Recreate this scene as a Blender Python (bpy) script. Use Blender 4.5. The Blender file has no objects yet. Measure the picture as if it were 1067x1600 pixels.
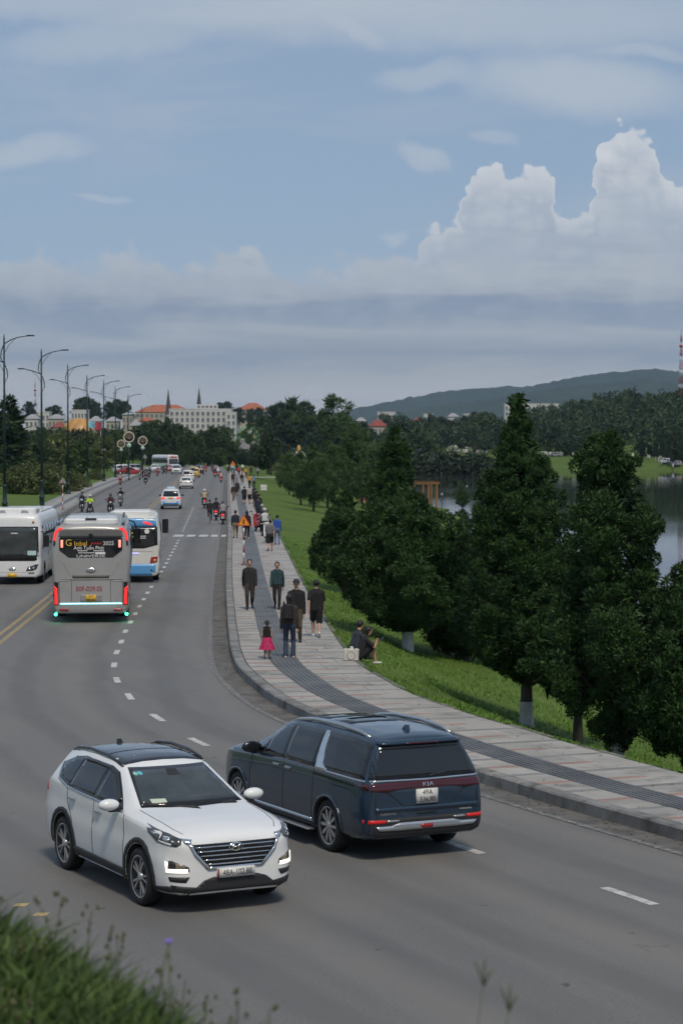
import bpy, bmesh, math, random
import numpy as np
from mathutils import Vector, Matrix
from mathutils.bvhtree import BVHTree
R = math.radians
PI = math.pi
rnd = random.Random(7)
sc = bpy.context.scene
C = sc.collection

# ---------------------------------------------------------------- camera
CAM_H = 5.8
EXPOSURE = 0.7
FPX = 3500.0                      # focal length in pixels of the 1067x1600 photograph
cam = bpy.data.cameras.new('camera')
camo = bpy.data.objects.new('camera', cam)
C.objects.link(camo)
cam.sensor_fit = 'VERTICAL'
cam.sensor_height = 36.0
cam.sensor_width = 24.0
cam.lens = FPX / 1600 * 36.0
cam.clip_start = 0.1
cam.clip_end = 30000
camo.location = (0, 0, CAM_H)
camo.rotation_euler = (PI / 2 - math.atan(110 / FPX), 0, 0)
cam.dof.use_dof = True
cam.dof.focus_distance = 38.0
cam.dof.aperture_fstop = 5.6
sc.camera = camo

# ---------------------------------------------------------------- render settings
sc.render.engine = 'CYCLES'
sc.cycles.use_denoising = True
try:
    sc.cycles.denoiser = 'OPENIMAGEDENOISE'
except Exception:
    pass
sc.cycles.use_adaptive_sampling = True
sc.cycles.adaptive_threshold = 0.03
sc.cycles.max_bounces = 5
sc.cycles.diffuse_bounces = 2
sc.cycles.glossy_bounces = 2
sc.cycles.transmission_bounces = 2
sc.cycles.volume_bounces = 0
sc.cycles.transparent_max_bounces = 6
sc.cycles.caustics_reflective = False
sc.cycles.caustics_refractive = False
sc.view_settings.view_transform = 'Standard'
sc.view_settings.look = 'None'
sc.view_settings.gamma = 1.0
sc.view_settings.use_curve_mapping = False
sc.view_settings.exposure = EXPOSURE

# ---------------------------------------------------------------- sky
SUN_EL, SUN_AZ = R(54), R(166)    # azimuth clockwise from +Y: the sun stands behind the camera to the right
SKY = 0.10
world = bpy.data.worlds.new('World')
sc.world = world
world.use_nodes = True
W = world.node_tree
W.nodes.clear()


class NT:
    """small helper that writes node graphs"""
    def __init__(s, tree):
        s.t = tree

    def node(s, kind, **kw):
        n = s.t.nodes.new(kind)
        for k, v in kw.items():
            setattr(n, k, v)
        return n

    def put(s, sock, v):
        if hasattr(v, 'is_linked'):
            s.t.links.new(v, sock)
        else:
            sock.default_value = v

    def m(s, op, a, b=0.0, c=0.0, clamp=False):
        n = s.node('ShaderNodeMath', operation=op, use_clamp=clamp)
        s.put(n.inputs[0], a)
        s.put(n.inputs[1], b)
        if len(n.inputs) > 2:
            s.put(n.inputs[2], c)
        return n.outputs[0]

    def step(s, v, a, b, lo=0.0, hi=1.0):
        n = s.node('ShaderNodeMapRange', interpolation_type='SMOOTHSTEP')
        s.put(n.inputs['Value'], v)
        s.put(n.inputs['From Min'], a)
        s.put(n.inputs['From Max'], b)
        s.put(n.inputs['To Min'], lo)
        s.put(n.inputs['To Max'], hi)
        return n.outputs[0]

    def vec(s, x, y, z):
        n = s.node('ShaderNodeCombineXYZ')
        for i, v in enumerate((x, y, z)):
            s.put(n.inputs[i], v)
        return n.outputs[0]

    def noise(s, vec, scale, detail=4, rough=0.55, dist=0.0):
        n = s.node('ShaderNodeTexNoise')
        if vec is not None:
            s.put(n.inputs['Vector'], vec)
        s.put(n.inputs['Scale'], scale)
        s.put(n.inputs['Detail'], detail)
        s.put(n.inputs['Roughness'], rough)
        s.put(n.inputs['Distortion'], dist)
        return n.outputs['Fac']

    def ramp(s, fac, stops, interp='LINEAR'):
        n = s.node('ShaderNodeValToRGB')
        n.color_ramp.interpolation = interp
        e = n.color_ramp.elements
        while len(e) < len(stops):
            e.new(0.5)
        for el, (p, c) in zip(e, stops):
            el.position = p
            el.color = (*c[:3], 1)
        s.put(n.inputs[0], fac)
        return n.outputs[0]

    def mix(s, f, a, b, kind='MIX'):
        n = s.node('ShaderNodeMix', data_type='RGBA', blend_type=kind)
        s.put(n.inputs[0], f)
        s.put(n.inputs[6], a if hasattr(a, 'is_linked') else (*a[:3], 1))
        s.put(n.inputs[7], b if hasattr(b, 'is_linked') else (*b[:3], 1))
        return n.outputs[2]


def lin(r, g, b):
    return tuple((c / 255 / 12.92) if c <= 10.3 else ((c / 255 + 0.055) / 1.055) ** 2.4 for c in (r, g, b))


def skyc(r, g, b):
    return tuple(c / SKY / 2**EXPOSURE for c in lin(r, g, b))


w = NT(W)
tc = w.node('ShaderNodeTexCoord')
sep = w.node('ShaderNodeSeparateXYZ')
W.links.new(tc.outputs['Generated'], sep.inputs[0])
az = w.m('ARCTAN2', sep.outputs[0], sep.outputs[1])
el = w.m('ARCSINE', sep.outputs[2])
sky = w.node('ShaderNodeTexSky', sky_type='NISHITA', sun_disc=False)
sky.sun_elevation = SUN_EL
sky.sun_rotation = SUN_AZ
sky.altitude = 1500
sky.air_density = 1.0
sky.dust_density = 0.6
sky.ozone_density = 2.0
base = w.mix(0.86, sky.outputs[0], skyc(139, 158, 181))      # thin high veil over the clear sky
ae = w.vec(az, el, 0.0)
# veil streaks, stretched sideways
n_veil = w.noise(w.vec(w.m('MULTIPLY', az, 5.0), w.m('MULTIPLY', el, 22.0), 3.1), 1.0, 6, 0.6, 0.4)
high = w.step(el, 0.10, 0.35)
veil = w.m('MULTIPLY', w.step(n_veil, 0.43, 0.75), w.m('ADD', 0.55, w.m('MULTIPLY', high, 0.4)))
col = w.mix(veil, base, skyc(174, 185, 198))
# small flat patches of cloud
wob1 = w.m('SUBTRACT', w.noise(ae, 38.0, 4, 0.62), 0.5)
wob2 = w.m('SUBTRACT', w.noise(w.vec(az, el, 7.3), 38.0, 4, 0.62), 0.5)
az1 = w.m('ADD', az, w.m('MULTIPLY', wob1, 0.022))
el1 = w.m('ADD', el, w.m('MULTIPLY', wob2, 0.014))
PATCH = [(900, 146, 165, 42, 0.75, 0.10), (660, 250, 42, 20, 0.62, 0.35), (50, 246, 95, 20, 0.62, -0.10), (180, 70, 160, 30, 0.5, -0.12),
         (660, 125, 70, 20, 0.5, -0.1), (780, 45, 420, 45, 0.6, 0.03), (1000, 100, 90, 8, 0.5, 0.05), (160, 316, 40, 6, 0.5, 0.0),
         (555, 60, 45, 12, 0.45, 0.4), (770, 222, 34, 10, 0.4, 0.2), (615, 371, 22, 10, 0.55, 0.0), (150, 20, 520, 26, 0.5, 0.0)]
for (u, v, ru, rv, st, tilt) in PATCH:
    dx = w.m('SUBTRACT', az1, (u - 533.5) / FPX)
    dy = w.m('SUBTRACT', el1, (690 - v) / FPX)
    dy = w.m('ADD', dy, w.m('MULTIPLY', dx, tilt))
    q = w.m('ADD', w.m('POWER', w.m('DIVIDE', dx, ru / FPX), 2.0), w.m('POWER', w.m('DIVIDE', dy, rv / FPX), 2.0))
    k = w.m('MULTIPLY', w.step(q, 1.8, 0.0), st)
    col = w.mix(k, col, skyc(184, 194, 205))
# cumulus bank: its top as a curve over the azimuth, broken up by noise
TOP = [(0, 415), (60, 410), (130, 420), (200, 408), (245, 414), (280, 430), (330, 428), (362, 405), (398, 398), (430, 428), (500, 434), (560, 416),
       (612, 404), (640, 394), (658, 380), (672, 364), (688, 364), (712, 352), (726, 300), (745, 268), (772, 262), (800, 277), (835, 272), (858, 285), (866, 335),
       (890, 344), (918, 330), (930, 250), (952, 216), (985, 208), (1010, 228), (1024, 262), (1040, 300), (1067, 318)]
fc = w.node('ShaderNodeFloatCurve')
cv = fc.mapping.curves[0]
pts = [((u - 533.5) / FPX / 0.32 + 0.5, (690 - v) / FPX / 0.2) for u, v in TOP]
cv.points[0].location = (0.0, pts[0][1])
cv.points[1].location = (1.0, 0.52)
for p in pts:
    cv.points.new(*p)
fc.mapping.use_clip = False
fc.mapping.update()
wa = w.m('SUBTRACT', w.noise(ae, 75.0, 7, 0.60), 0.5)
wb = w.m('SUBTRACT', w.noise(w.vec(az, el, 4.7), 75.0, 7, 0.60), 0.5)


def cells(scale, zz):
    n = w.node('ShaderNodeTexVoronoi', feature='SMOOTH_F1', voronoi_dimensions='2D')
    w.put(n.inputs['Vector'], w.vec(w.m('ADD', az, w.m('MULTIPLY', wa, 0.006)), w.m('ADD', el, zz), 0.0))
    n.inputs['Scale'].default_value = scale
    n.inputs['Smoothness'].default_value = 0.25
    return w.m('SUBTRACT', 0.45, n.outputs['Distance'])


c1, c2, c3 = cells(52.0, 0.3), cells(120.0, 0.7), cells(270.0, 0.1)
lump = w.m('ADD', w.m('MULTIPLY', c1, 0.010), w.m('ADD', w.m('MULTIPLY', c2, 0.0085), w.m('MULTIPLY', c3, 0.0042)))
az2 = w.m('ADD', w.m('ADD', az, w.m('MULTIPLY', wa, 0.010)), w.m('MULTIPLY', c2, 0.004))
el2 = w.m('SUBTRACT', w.m('ADD', el, w.m('MULTIPLY', wb, 0.006)), lump)
W.links.new(w.m('ADD', w.m('DIVIDE', az2, 0.32), 0.5), fc.inputs['Value'])
top = w.m('MULTIPLY', fc.outputs[0], 0.2)
side = w.step(w.m('ABSOLUTE', az), 0.155, 0.35)
top = w.m('ADD', top, w.m('MULTIPLY', w.m('MULTIPLY', side, w.m('SUBTRACT', w.noise(w.vec(az, 0.0, 1.0), 4.0, 5, 0.6), 0.42)), 0.16))
depth = w.m('SUBTRACT', top, el2)
soft = w.m('ADD', 0.0013, w.m('MULTIPLY', w.step(top, 0.09, 0.075), 0.0028))
mask = w.step(depth, w.m('MULTIPLY', soft, -1.0), soft)
CR = [(650, (192, 193, 194)), (605, (188, 190, 193)), (585, (176, 181, 187)), (558, (148, 160, 176)), (522, (170, 178, 187)), (505, (151, 163, 180)), (480, (141, 155, 176)), (462, (166, 175, 187)),
      (425, (177, 185, 195)), (380, (172, 182, 195)), (335, (183, 192, 203)), (270, (209, 213, 219)), (205, (216, 219, 223))]
strata = w.m('SUBTRACT', w.noise(w.vec(w.m('MULTIPLY', az, 7.0), w.m('MULTIPLY', el, 60.0), 0.3), 1.0, 6, 0.6, 0.8), 0.5)
strata2 = w.noise(w.vec(w.m('MULTIPLY', az, 11.0), w.m('MULTIPLY', el, 95.0), 5.3), 1.0, 5, 0.6, 0.6)
el3 = w.m('ADD', el, w.m('MULTIPLY', strata, 0.028))
cr = w.ramp(w.m('DIVIDE', el3, 0.16), [((690 - v) / FPX / 0.16, skyc(*c)) for v, c in CR])
cr = w.mix(w.m('MULTIPLY', w.step(strata2, 0.50, 0.70), 0.35), cr, skyc(148, 160, 177))
puff = w.noise(w.vec(w.m('MULTIPLY', az, 1.0), w.m('MULTIPLY', el, 1.6), 9.0), 55.0, 6, 0.6)
cr = w.mix(w.m('MULTIPLY', w.m('MULTIPLY', w.step(puff, 0.42, 0.66), w.step(el, 0.035, 0.075)), 0.35), cr, skyc(190, 197, 206))
cr = w.mix(w.m('MULTIPLY', w.m('MULTIPLY', w.step(lump, 0.0065, -0.004), w.step(depth, 0.060, 0.004)), w.m('MULTIPLY', w.step(el, 0.06, 0.085), 0.62)), cr, skyc(158, 172, 190))
cr = w.mix(w.m('MULTIPLY', w.m('MULTIPLY', w.step(depth, 0.013, 0.0), w.step(top, 0.072, 0.10)), 0.55), cr, skyc(212, 216, 220))
col = w.mix(w.m('MULTIPLY', mask, 0.96), col, cr)
bg = w.node('ShaderNodeBackground')
W.links.new(col, bg.inputs[0])
bg.inputs[1].default_value = SKY
wo = w.node('ShaderNodeOutputWorld')
W.links.new(bg.outputs[0], wo.inputs[0])
world.cycles.sampling_method = 'MANUAL'
world.cycles.sample_map_resolution = 512

# ---------------------------------------------------------------- sun behind thin cloud
sun = bpy.data.lights.new('sun', 'SUN')
sun.energy = 1.5
sun.angle = R(12)
sun.color = (1.0, 0.89, 0.74)
suno = bpy.data.objects.new('sun', sun)
C.objects.link(suno)
suno.location = (60, -80, 120)
sd = Vector((math.sin(SUN_AZ) * math.cos(SUN_EL), math.cos(SUN_AZ) * math.cos(SUN_EL), math.sin(SUN_EL)))
suno.rotation_euler = sd.to_track_quat('Z', 'Y').to_euler()

# ---------------------------------------------------------------- materials
MATS = {}


def mat(name, colour, rough=0.6, metal=0.0, var=0.12, scale=3.0, bump=0.0, bscale=60.0, ior=1.45, coat=0.0, emit=None, dirt=None, stretch=(1, 1, 1), detail=4):
    """principled surface whose base colour wanders a little with object-space noise"""
    if name in MATS:
        return MATS[name]
    mt = bpy.data.materials.new(name)
    mt.use_nodes = True
    t = NT(mt.node_tree)
    b = mt.node_tree.nodes['Principled BSDF']
    c = tuple(colour[:3])
    co = t.node('ShaderNodeTexCoord').outputs['Object']
    if stretch != (1, 1, 1):
        mp = t.node('ShaderNodeMapping')
        mp.inputs['Scale'].default_value = stretch
        mt.node_tree.links.new(co, mp.inputs[0])
        co = mp.outputs[0]
    if var > 0:
        n = t.noise(co, scale, detail)
        lo = tuple(x * (1 - var) for x in c)
        hi = tuple(min(1, x * (1 + var)) for x in c)
        cc = t.ramp(n, [(0.3, lo), (0.7, hi)])
        if dirt:
            n2 = t.noise(co, dirt[1], 6, 0.65)
            cc = t.mix(t.step(n2, dirt[2], dirt[2] + 0.18), cc, dirt[0])
        mt.node_tree.links.new(cc, b.inputs['Base Color'])
    else:
        b.inputs['Base Color'].default_value = (*c, 1)
    b.inputs['Roughness'].default_value = rough
    b.inputs['Metallic'].default_value = metal
    b.inputs['IOR'].default_value = ior
    if coat:
        b.inputs['Coat Weight'].default_value = coat
        b.inputs['Coat Roughness'].default_value = 0.04
    if emit:
        b.inputs['Emission Color'].default_value = (*emit[0], 1)
        b.inputs['Emission Strength'].default_value = emit[1]
    if bump:
        bp = t.node('ShaderNodeBump')
        bp.inputs['Strength'].default_value = bump
        bp.inputs['Distance'].default_value = 0.02
        mt.node_tree.links.new(t.noise(co, bscale, 5, 0.6), bp.inputs['Height'])
        mt.node_tree.links.new(bp.outputs[0], b.inputs['Normal'])
    MATS[name] = mt
    return mt


# ---------------------------------------------------------------- mesh helpers
def tag(o, label=None, cat=None, group=None, kind=None):
    if label: o['label'] = label
    if cat: o['category'] = cat
    if group: o['group'] = group
    if kind: o['kind'] = kind
    return o


def empty(name, loc=(0, 0, 0), rz=0.0, label=None, cat=None, group=None):
    o = bpy.data.objects.new(name, None)
    o.empty_display_size = 0.2
    C.objects.link(o)
    o.location = loc
    o.rotation_euler = (0, 0, rz)
    return tag(o, label, cat, group)


def link(name, me, parent=None):
    o = bpy.data.objects.new(name, me)
    C.objects.link(o)
    if parent is not None:
        o.parent = parent
    return o


def copy_tree(o, parent=None):
    c = o.copy()
    C.objects.link(c)
    c.parent = parent
    for ch in list(o.children):
        copy_tree(ch, c)
    return c


def npmesh(name, V, F, mats, mi=None, smooth=False):
    """mesh from numpy vertices and equal-sided faces"""
    V = np.asarray(V, np.float32)
    F = np.asarray(F, np.int32)
    me = bpy.data.meshes.new(name)
    k = F.shape[1]
    me.vertices.add(len(V))
    me.vertices.foreach_set('co', V.ravel())
    me.loops.add(F.size)
    me.loops.foreach_set('vertex_index', F.ravel())
    me.polygons.add(len(F))
    me.polygons.foreach_set('loop_start', np.arange(0, F.size, k, dtype=np.int32))
    for mt in mats:
        me.materials.append(mt)
    if mi is not None:
        me.polygons.foreach_set('material_index', np.asarray(mi, np.int32))
    me.update(calc_edges=True)
    me.validate()
    if smooth:
        me.polygons.foreach_set('use_smooth', np.ones(len(F), bool))
    return me


class MB:
    """collects simple shapes and links them as one mesh"""
    def __init__(s):
        s.v, s.f, s.sm = [], [], []

    def add(s, vs, fs, smooth=False):
        o = len(s.v)
        s.v += [tuple(p) for p in vs]
        s.f += [tuple(i + o for i in f) for f in fs]
        s.sm += [smooth] * len(fs)
        return s

    def box(s, x0, x1, y0, y1, z0, z1, M=None, b=0.0, taper=1.0):
        cx, cy = (x0 + x1) / 2, (y0 + y1) / 2
        P = []
        if b <= 0:
            for z, k in ((z0, 1.0), (z1, taper)):
                P += [(cx + (x - cx) * k, cy + (y - cy) * k, z) for x, y in ((x0, y0), (x1, y0), (x1, y1), (x0, y1))]
            Fs = [(0, 3, 2, 1), (4, 5, 6, 7), (0, 1, 5, 4), (1, 2, 6, 5), (2, 3, 7, 6), (3, 0, 4, 7)]
        else:
            def ring(z, ins, k):
                X0, X1, Y0, Y1 = x0 + ins, x1 - ins, y0 + ins, y1 - ins
                q = [(X0 + b, Y0), (X1 - b, Y0), (X1, Y0 + b), (X1, Y1 - b), (X1 - b, Y1), (X0 + b, Y1), (X0, Y1 - b), (X0, Y0 + b)]
                return [(cx + (x - cx) * k, cy + (y - cy) * k, z) for x, y in q]
            P = ring(z0, b * 0.7, 1) + ring(z0 + b * 0.7, 0, 1) + ring(z1 - b * 0.7, 0, taper) + ring(z1, b * 0.7, taper)
            Fs = [tuple(range(7, -1, -1)), tuple(range(24, 32))]
            for r in range(3):
                for i in range(8):
                    j = (i + 1) % 8
                    Fs.append((r * 8 + i, r * 8 + j, r * 8 + 8 + j, r * 8 + 8 + i))
        if M is not None:
            P = [tuple(M @ Vector(p)) for p in P]
        return s.add(P, Fs)

    def tube(s, path, rad, n=8, cap=True, smooth=True, flat=None):
        """round bar along a path; rad is one value or one per point"""
        path = [Vector(p) for p in path]
        rads = rad if isinstance(rad, (list, tuple)) else [rad] * len(path)
        P, Fs = [], []
        up = Vector((0, 0, 1))
        for i, p in enumerate(path):
            d = (path[min(i + 1, len(path) - 1)] - path[max(i - 1, 0)]).normalized()
            ref = up if abs(d.z) < 0.95 else Vector((0, 1, 0))
            a = d.cross(ref).normalized()
            c = a.cross(d).normalized()
            for k in range(n):
                t = 2 * PI * k / n
                P.append(p + a * (math.cos(t) * rads[i]) + c * (math.sin(t) * rads[i] * (flat or 1)))
        for i in range(len(path) - 1):
            for k in range(n):
                q = (k + 1) % n
                Fs.append((i * n + k, i * n + q, (i + 1) * n + q, (i + 1) * n + k))
        s.add(P, Fs, smooth)
        if cap:
            o = len(s.v) - len(P)
            s.f.append(tuple(o + k for k in range(n - 1, -1, -1)))
            s.f.append(tuple(o + (len(path) - 1) * n + k for k in range(n)))
            s.sm += [False, False]
        return s

    def lathe(s, prof, n=16, M=None, smooth=True, a0=0.0, a1=2 * PI):
        """profile (r, z) turned about z"""
        P, Fs = [], []
        full = abs(a1 - a0 - 2 * PI) < 1e-6
        m = n if full else n + 1
        for r, z in prof:
            for k in range(m):
                t = a0 + (a1 - a0) * k / n
                P.append((r * math.cos(t), r * math.sin(t), z))
        for i in range(len(prof) - 1):
            for k in range(n):
                q = (k + 1) % m
                Fs.append((i * m + k, i * m + q, (i + 1) * m + q, (i + 1) * m + k))
        if M is not None:
            P = [tuple(M @ Vector(p)) for p in P]
        return s.add(P, Fs, smooth)

    def ball(s, c, r, n=10, m=6):
        """ellipsoid"""
        r = r if isinstance(r, (tuple, list)) else (r, r, r)
        P, Fs = [], []
        for i in range(m + 1):
            a = -PI / 2 + PI * i / m
            for k in range(n):
                t = 2 * PI * k / n
                P.append((c[0] + r[0] * math.cos(a) * math.cos(t), c[1] + r[1] * math.cos(a) * math.sin(t), c[2] + r[2] * math.sin(a)))
        for i in range(m):
            for k in range(n):
                q = (k + 1) % n
                Fs.append((i * n + k, i * n + q, (i + 1) * n + q, (i + 1) * n + k))
        return s.add(P, Fs, True)

    def prism(s, poly, z0, z1, M=None):
        n = len(poly)
        P = [(x, y, z0) for x, y in poly] + [(x, y, z1) for x, y in poly]
        Fs = [tuple(range(n - 1, -1, -1)), tuple(range(n, 2 * n))] + [(i, (i + 1) % n, n + (i + 1) % n, n + i) for i in range(n)]
        if M is not None:
            P = [tuple(M @ Vector(p)) for p in P]
        return s.add(P, Fs)

    def mesh(s, name, mt):
        me = bpy.data.meshes.new(name)
        me.from_pydata(s.v, [], s.f)
        me.polygons.foreach_set('use_smooth', s.sm)
        for q in (mt if isinstance(mt, (list, tuple)) else [mt]):
            me.materials.append(q)
        me.update()
        return me

    def build(s, name, mt, parent=None):
        return link(name, s.mesh(name, mt), parent)


XZ = Matrix(((1, 0, 0, 0), (0, 0, -1, 0), (0, 1, 0, 0), (0, 0, 0, 1)))       # x,y,z -> x,-z,y : a prism drawn in x,z
YZ = Matrix(((0, 0, 1, 0), (1, 0, 0, 0), (0, 1, 0, 0), (0, 0, 0, 1)))        # a prism drawn in y,z, pushed along x


def text_mesh(txt, size, mt, name='lettering', depth=0.0, align='CENTER', squash=1.0):
    cu = bpy.data.curves.new(name, 'FONT')
    cu.body = txt
    cu.size = size
    cu.align_x = align
    cu.align_y = 'CENTER'
    cu.extrude = depth
    cu.resolution_u = 3
    o = bpy.data.objects.new(name, cu)
    C.objects.link(o)
    dg = bpy.context.evaluated_depsgraph_get()
    me = bpy.data.meshes.new_from_object(o.evaluated_get(dg))
    bpy.data.objects.remove(o)
    bpy.data.curves.remove(cu)
    me.materials.clear()
    me.materials.append(mt)
    if squash != 1.0:
        for v in me.vertices:
            v.co.x *= squash
    return me


def at(u, v, z=0.0):
    """ground point that the photograph shows at column u, row v, when the ground there lies at height z"""
    Y = (CAM_H - z) * FPX / (v - 690.0)
    return ((u - 533.5) * Y / FPX, Y)


def at_y(u, v, Y):
    """point at column u, row v at distance Y"""
    return ((u - 533.5) * Y / FPX, Y, CAM_H - (v - 690.0) * Y / FPX)
# ================================================================ road, pavements, ground, lake
def smooth_curve(pts, step):
    P = np.array(pts, float)
    out = []
    for i in range(len(P) - 1):
        p0, p1, p2, p3 = P[max(i - 1, 0)], P[i], P[i + 1], P[min(i + 2, len(P) - 1)]
        L = np.linalg.norm(p2 - p1)
        d0 = max(np.linalg.norm(p1 - p0), 1e-6); d2 = max(np.linalg.norm(p3 - p2), 1e-6)
        m1 = ((p2 - p1) / L * d0 + (p1 - p0) / d0 * L) / (d0 + L) * L if i > 0 else (p2 - p1)
        m2 = ((p3 - p2) / d2 * L + (p2 - p1) / L * d2) / (d2 + L) * L if i < len(P) - 2 else (p2 - p1)
        n = max(2, int(L / step))
        for k in range(n):
            t = k / n
            out.append((2 * t**3 - 3 * t**2 + 1) * p1 + (t**3 - 2 * t**2 + t) * m1 + (-2 * t**3 + 3 * t**2) * p2 + (t**3 - t**2) * m2)
    out.append(P[-1])
    out = np.array(out)
    s = np.r_[0, np.cumsum(np.linalg.norm(np.diff(out, axis=0), axis=1))]
    S = np.arange(0, s[-1], step)
    return np.c_[np.interp(S, s, out[:, 0]), np.interp(S, s, out[:, 1])], S


class Curve:
    def __init__(c, pts, step=0.25):
        c.p, c.s = smooth_curve(pts, step)
        d = np.gradient(c.p, axis=0)
        d /= np.linalg.norm(d, axis=1)[:, None]
        for _ in range(12):
            d[1:-1] = (d[:-2] + d[1:-1] + d[2:]) / 3
        d /= np.linalg.norm(d, axis=1)[:, None]
        c.n = np.c_[d[:, 1], -d[:, 0]]          # to the right of the way away from the camera

    def at(c, s, o=0.0):
        p = np.array([np.interp(s, c.s, c.p[:, 0]), np.interp(s, c.s, c.p[:, 1])])
        n = np.array([np.interp(s, c.s, c.n[:, 0]), np.interp(s, c.s, c.n[:, 1])])
        q = p + n * o
        return float(q[0]), float(q[1])

    def s_of_y(c, y):
        return float(np.interp(y, c.p[:, 1], c.s))

    def x_of_y(c, y):
        return np.interp(y, c.p[:, 1], c.p[:, 0])

    def offset(c, X, Y):
        """signed distance to the right of the curve"""
        X = np.atleast_1d(X).astype(float); Y = np.atleast_1d(Y).astype(float)
        out = np.empty(X.shape)
        q = c.p[::4]; n = c.n[::4]
        for i in range(0, len(X), 4000):
            dx = X[i:i + 4000, None] - q[None, :, 0]
            dy = Y[i:i + 4000, None] - q[None, :, 1]
            k = np.argmin(dx * dx + dy * dy, axis=1)
            r = np.arange(len(k))
            along = dx[r, k] * n[k, 0] + dy[r, k] * n[k, 1]
            dist = np.sqrt(dx[r, k]**2 + dy[r, k]**2)
            out[i:i + 4000] = np.sign(along) * dist
        return out


KR = Curve([(22, -3), (13.5, 14), (8.8, 24), (4.92, 32.3), (3.28, 35.75), (2.15, 38.4), (0.6, 42.6), (-0.88, 47.0), (-1.5, 49.4), (-2.1, 52.7), (-2.58, 55.9),
            (-2.95, 60), (-3.3, 65.5), (-3.9, 76), (-6.85, 135), (-14.4, 282), (-18.8, 369), (-30, 560)])
KL = Curve([(9, -6), (1.8, 8.4), (-2.9, 18.0), (-7, 23.5), (-10.5, 28.5), (-13.5, 38), (-15.5, 50), (-16.5, 66), (-17.4, 90), (-21.3, 166), (-27.3, 254), (-34.6, 383), (-46, 560)])
SW = 3.1                                           # pavement width, kerb included
WATER_Z = -2.8


def shore(Y):
    return np.interp(Y, [0, 40, 70, 130, 250, 285, 330, 450, 813, 2000], [9, 9, 10.5, 14, 23, 25, 22, 28, 52, 160])


def y_far(X):
    return np.interp(X, [-200, 20, 42, 64, 77, 93, 130, 400, 1500], [900, 880, 813, 735, 702, 672, 560, 330, 250])


def sst(t):
    t = np.clip(t, 0, 1)
    return t * t * (3 - 2 * t)


def gz(X, Y):
    X = np.atleast_1d(X).astype(float); Y = np.atleast_1d(Y).astype(float)
    o = KR.offset(X, Y)
    l = -KL.offset(X, Y)
    z = np.full(X.shape, -0.25)
    # right bank down to the lake
    d = o - SW
    right = -0.25 + 0.37 * sst((o - 0.9) / 1.2)
    t = np.clip(d / shore(Y), 0, 3)
    bank = 0.12 - 2.955 * np.clip(t, 0, 1)**0.95 + 0.10 * np.exp(-((d - 1.5) / 0.8)**2) * (d > 0)
    bank = np.where(t > 1, -2.835 - 2.5 * (t - 1), bank)
    bank = np.where(d > 0, bank + 0.05 * np.sin(X * 1.3 + Y * 0.21) * sst(d / 3), right)
    z = np.where(o > 0.3, np.maximum(bank, -6), z)
    # far shore and the wooded hill behind it
    g = (Y - y_far(X)) * 0.6
    fz = -3.6 + 4.2 * sst(g / 26) + 15.0 * sst((g - 45) / 190) * sst((X - 42) / 95) + 0.9 * np.sin(X * 0.05) * np.sin(Y * 0.03) * sst((g - 30) / 90)
    z = np.where((g > 0) & (o > SW), np.maximum(z, fz), z)
    # left side
    dl = l - 3.0
    lawn = 0.165 + 0.022 * np.clip(dl, 0, 160) + 0.25 * np.sin(X * 0.11 + 1) * np.sin(Y * 0.05) * sst(dl / 10)
    lawn += 3.0 * sst((dl - 18) / 40) * sst((Y - 120) / 100)
    lawn = 0.165 + (lawn - 0.165) * (1 - 0.75 * sst((Y - 420) / 200))
    lawn = np.where(dl < 0, -0.25 + 0.415 * sst((l - 0.9) / 1.0), lawn)
    near = sst((24 - Y) / 8) * sst((X + 16) / 8)
    mound = 4.44 * sst((l - 0.1) / 3.6) + 0.12 * sst((l - 3.8) / 2)
    lawn = lawn * (1 - near) + mound * near
    z = np.where(l > 0.3, lawn, z)
    # the town's hill behind the end of the road
    z = z + np.where(X < 60, 8 * sst((Y - 680) / 620) * sst((80 - X) / 80), 0)
    return z


def ground_z(x, y):
    return float(gz(np.array([x]), np.array([y]))[0])


# ---- materials of the ground
def grass_material():
    mt = bpy.data.materials.new('grass_ground')
    mt.use_nodes = True
    t = NT(mt.node_tree)
    b = mt.node_tree.nodes['Principled BSDF']
    co = t.node('ShaderNodeTexCoord').outputs['Object']
    n1 = t.noise(co, 0.16, 5, 0.6)
    n2 = t.noise(co, 2.2, 5, 0.65)
    n3 = t.noise(co, 22.0, 3, 0.6)
    c = t.ramp(n1, [(0.3, (0.066, 0.112, 0.018)), (0.55, (0.095, 0.148, 0.025)), (0.75, (0.125, 0.170, 0.036))])
    c = t.mix(t.m('MULTIPLY', t.step(n2, 0.4, 0.75), 0.55), c, (0.058, 0.094, 0.017))
    c = t.mix(t.m('MULTIPLY', t.step(n3, 0.45, 0.8), 0.5), c, (0.095, 0.16, 0.032))
    bare = t.m('MULTIPLY', t.step(t.noise(co, 0.55, 6, 0.7), 0.62, 0.78), 0.5)
    c = t.mix(bare, c, (0.085, 0.085, 0.036))
    mt.node_tree.links.new(c, b.inputs['Base Color'])
    b.inputs['Roughness'].default_value = 0.85
    b.inputs['Specular IOR Level'].default_value = 0.15
    bp = t.node('ShaderNodeBump')
    bp.inputs['Strength'].default_value = 0.5
    bp.inputs['Distance'].default_value = 0.08
    mt.node_tree.links.new(t.noise(co, 9.0, 6, 0.7), bp.inputs['Height'])
    mt.node_tree.links.new(bp.outputs[0], b.inputs['Normal'])
    return mt


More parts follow.
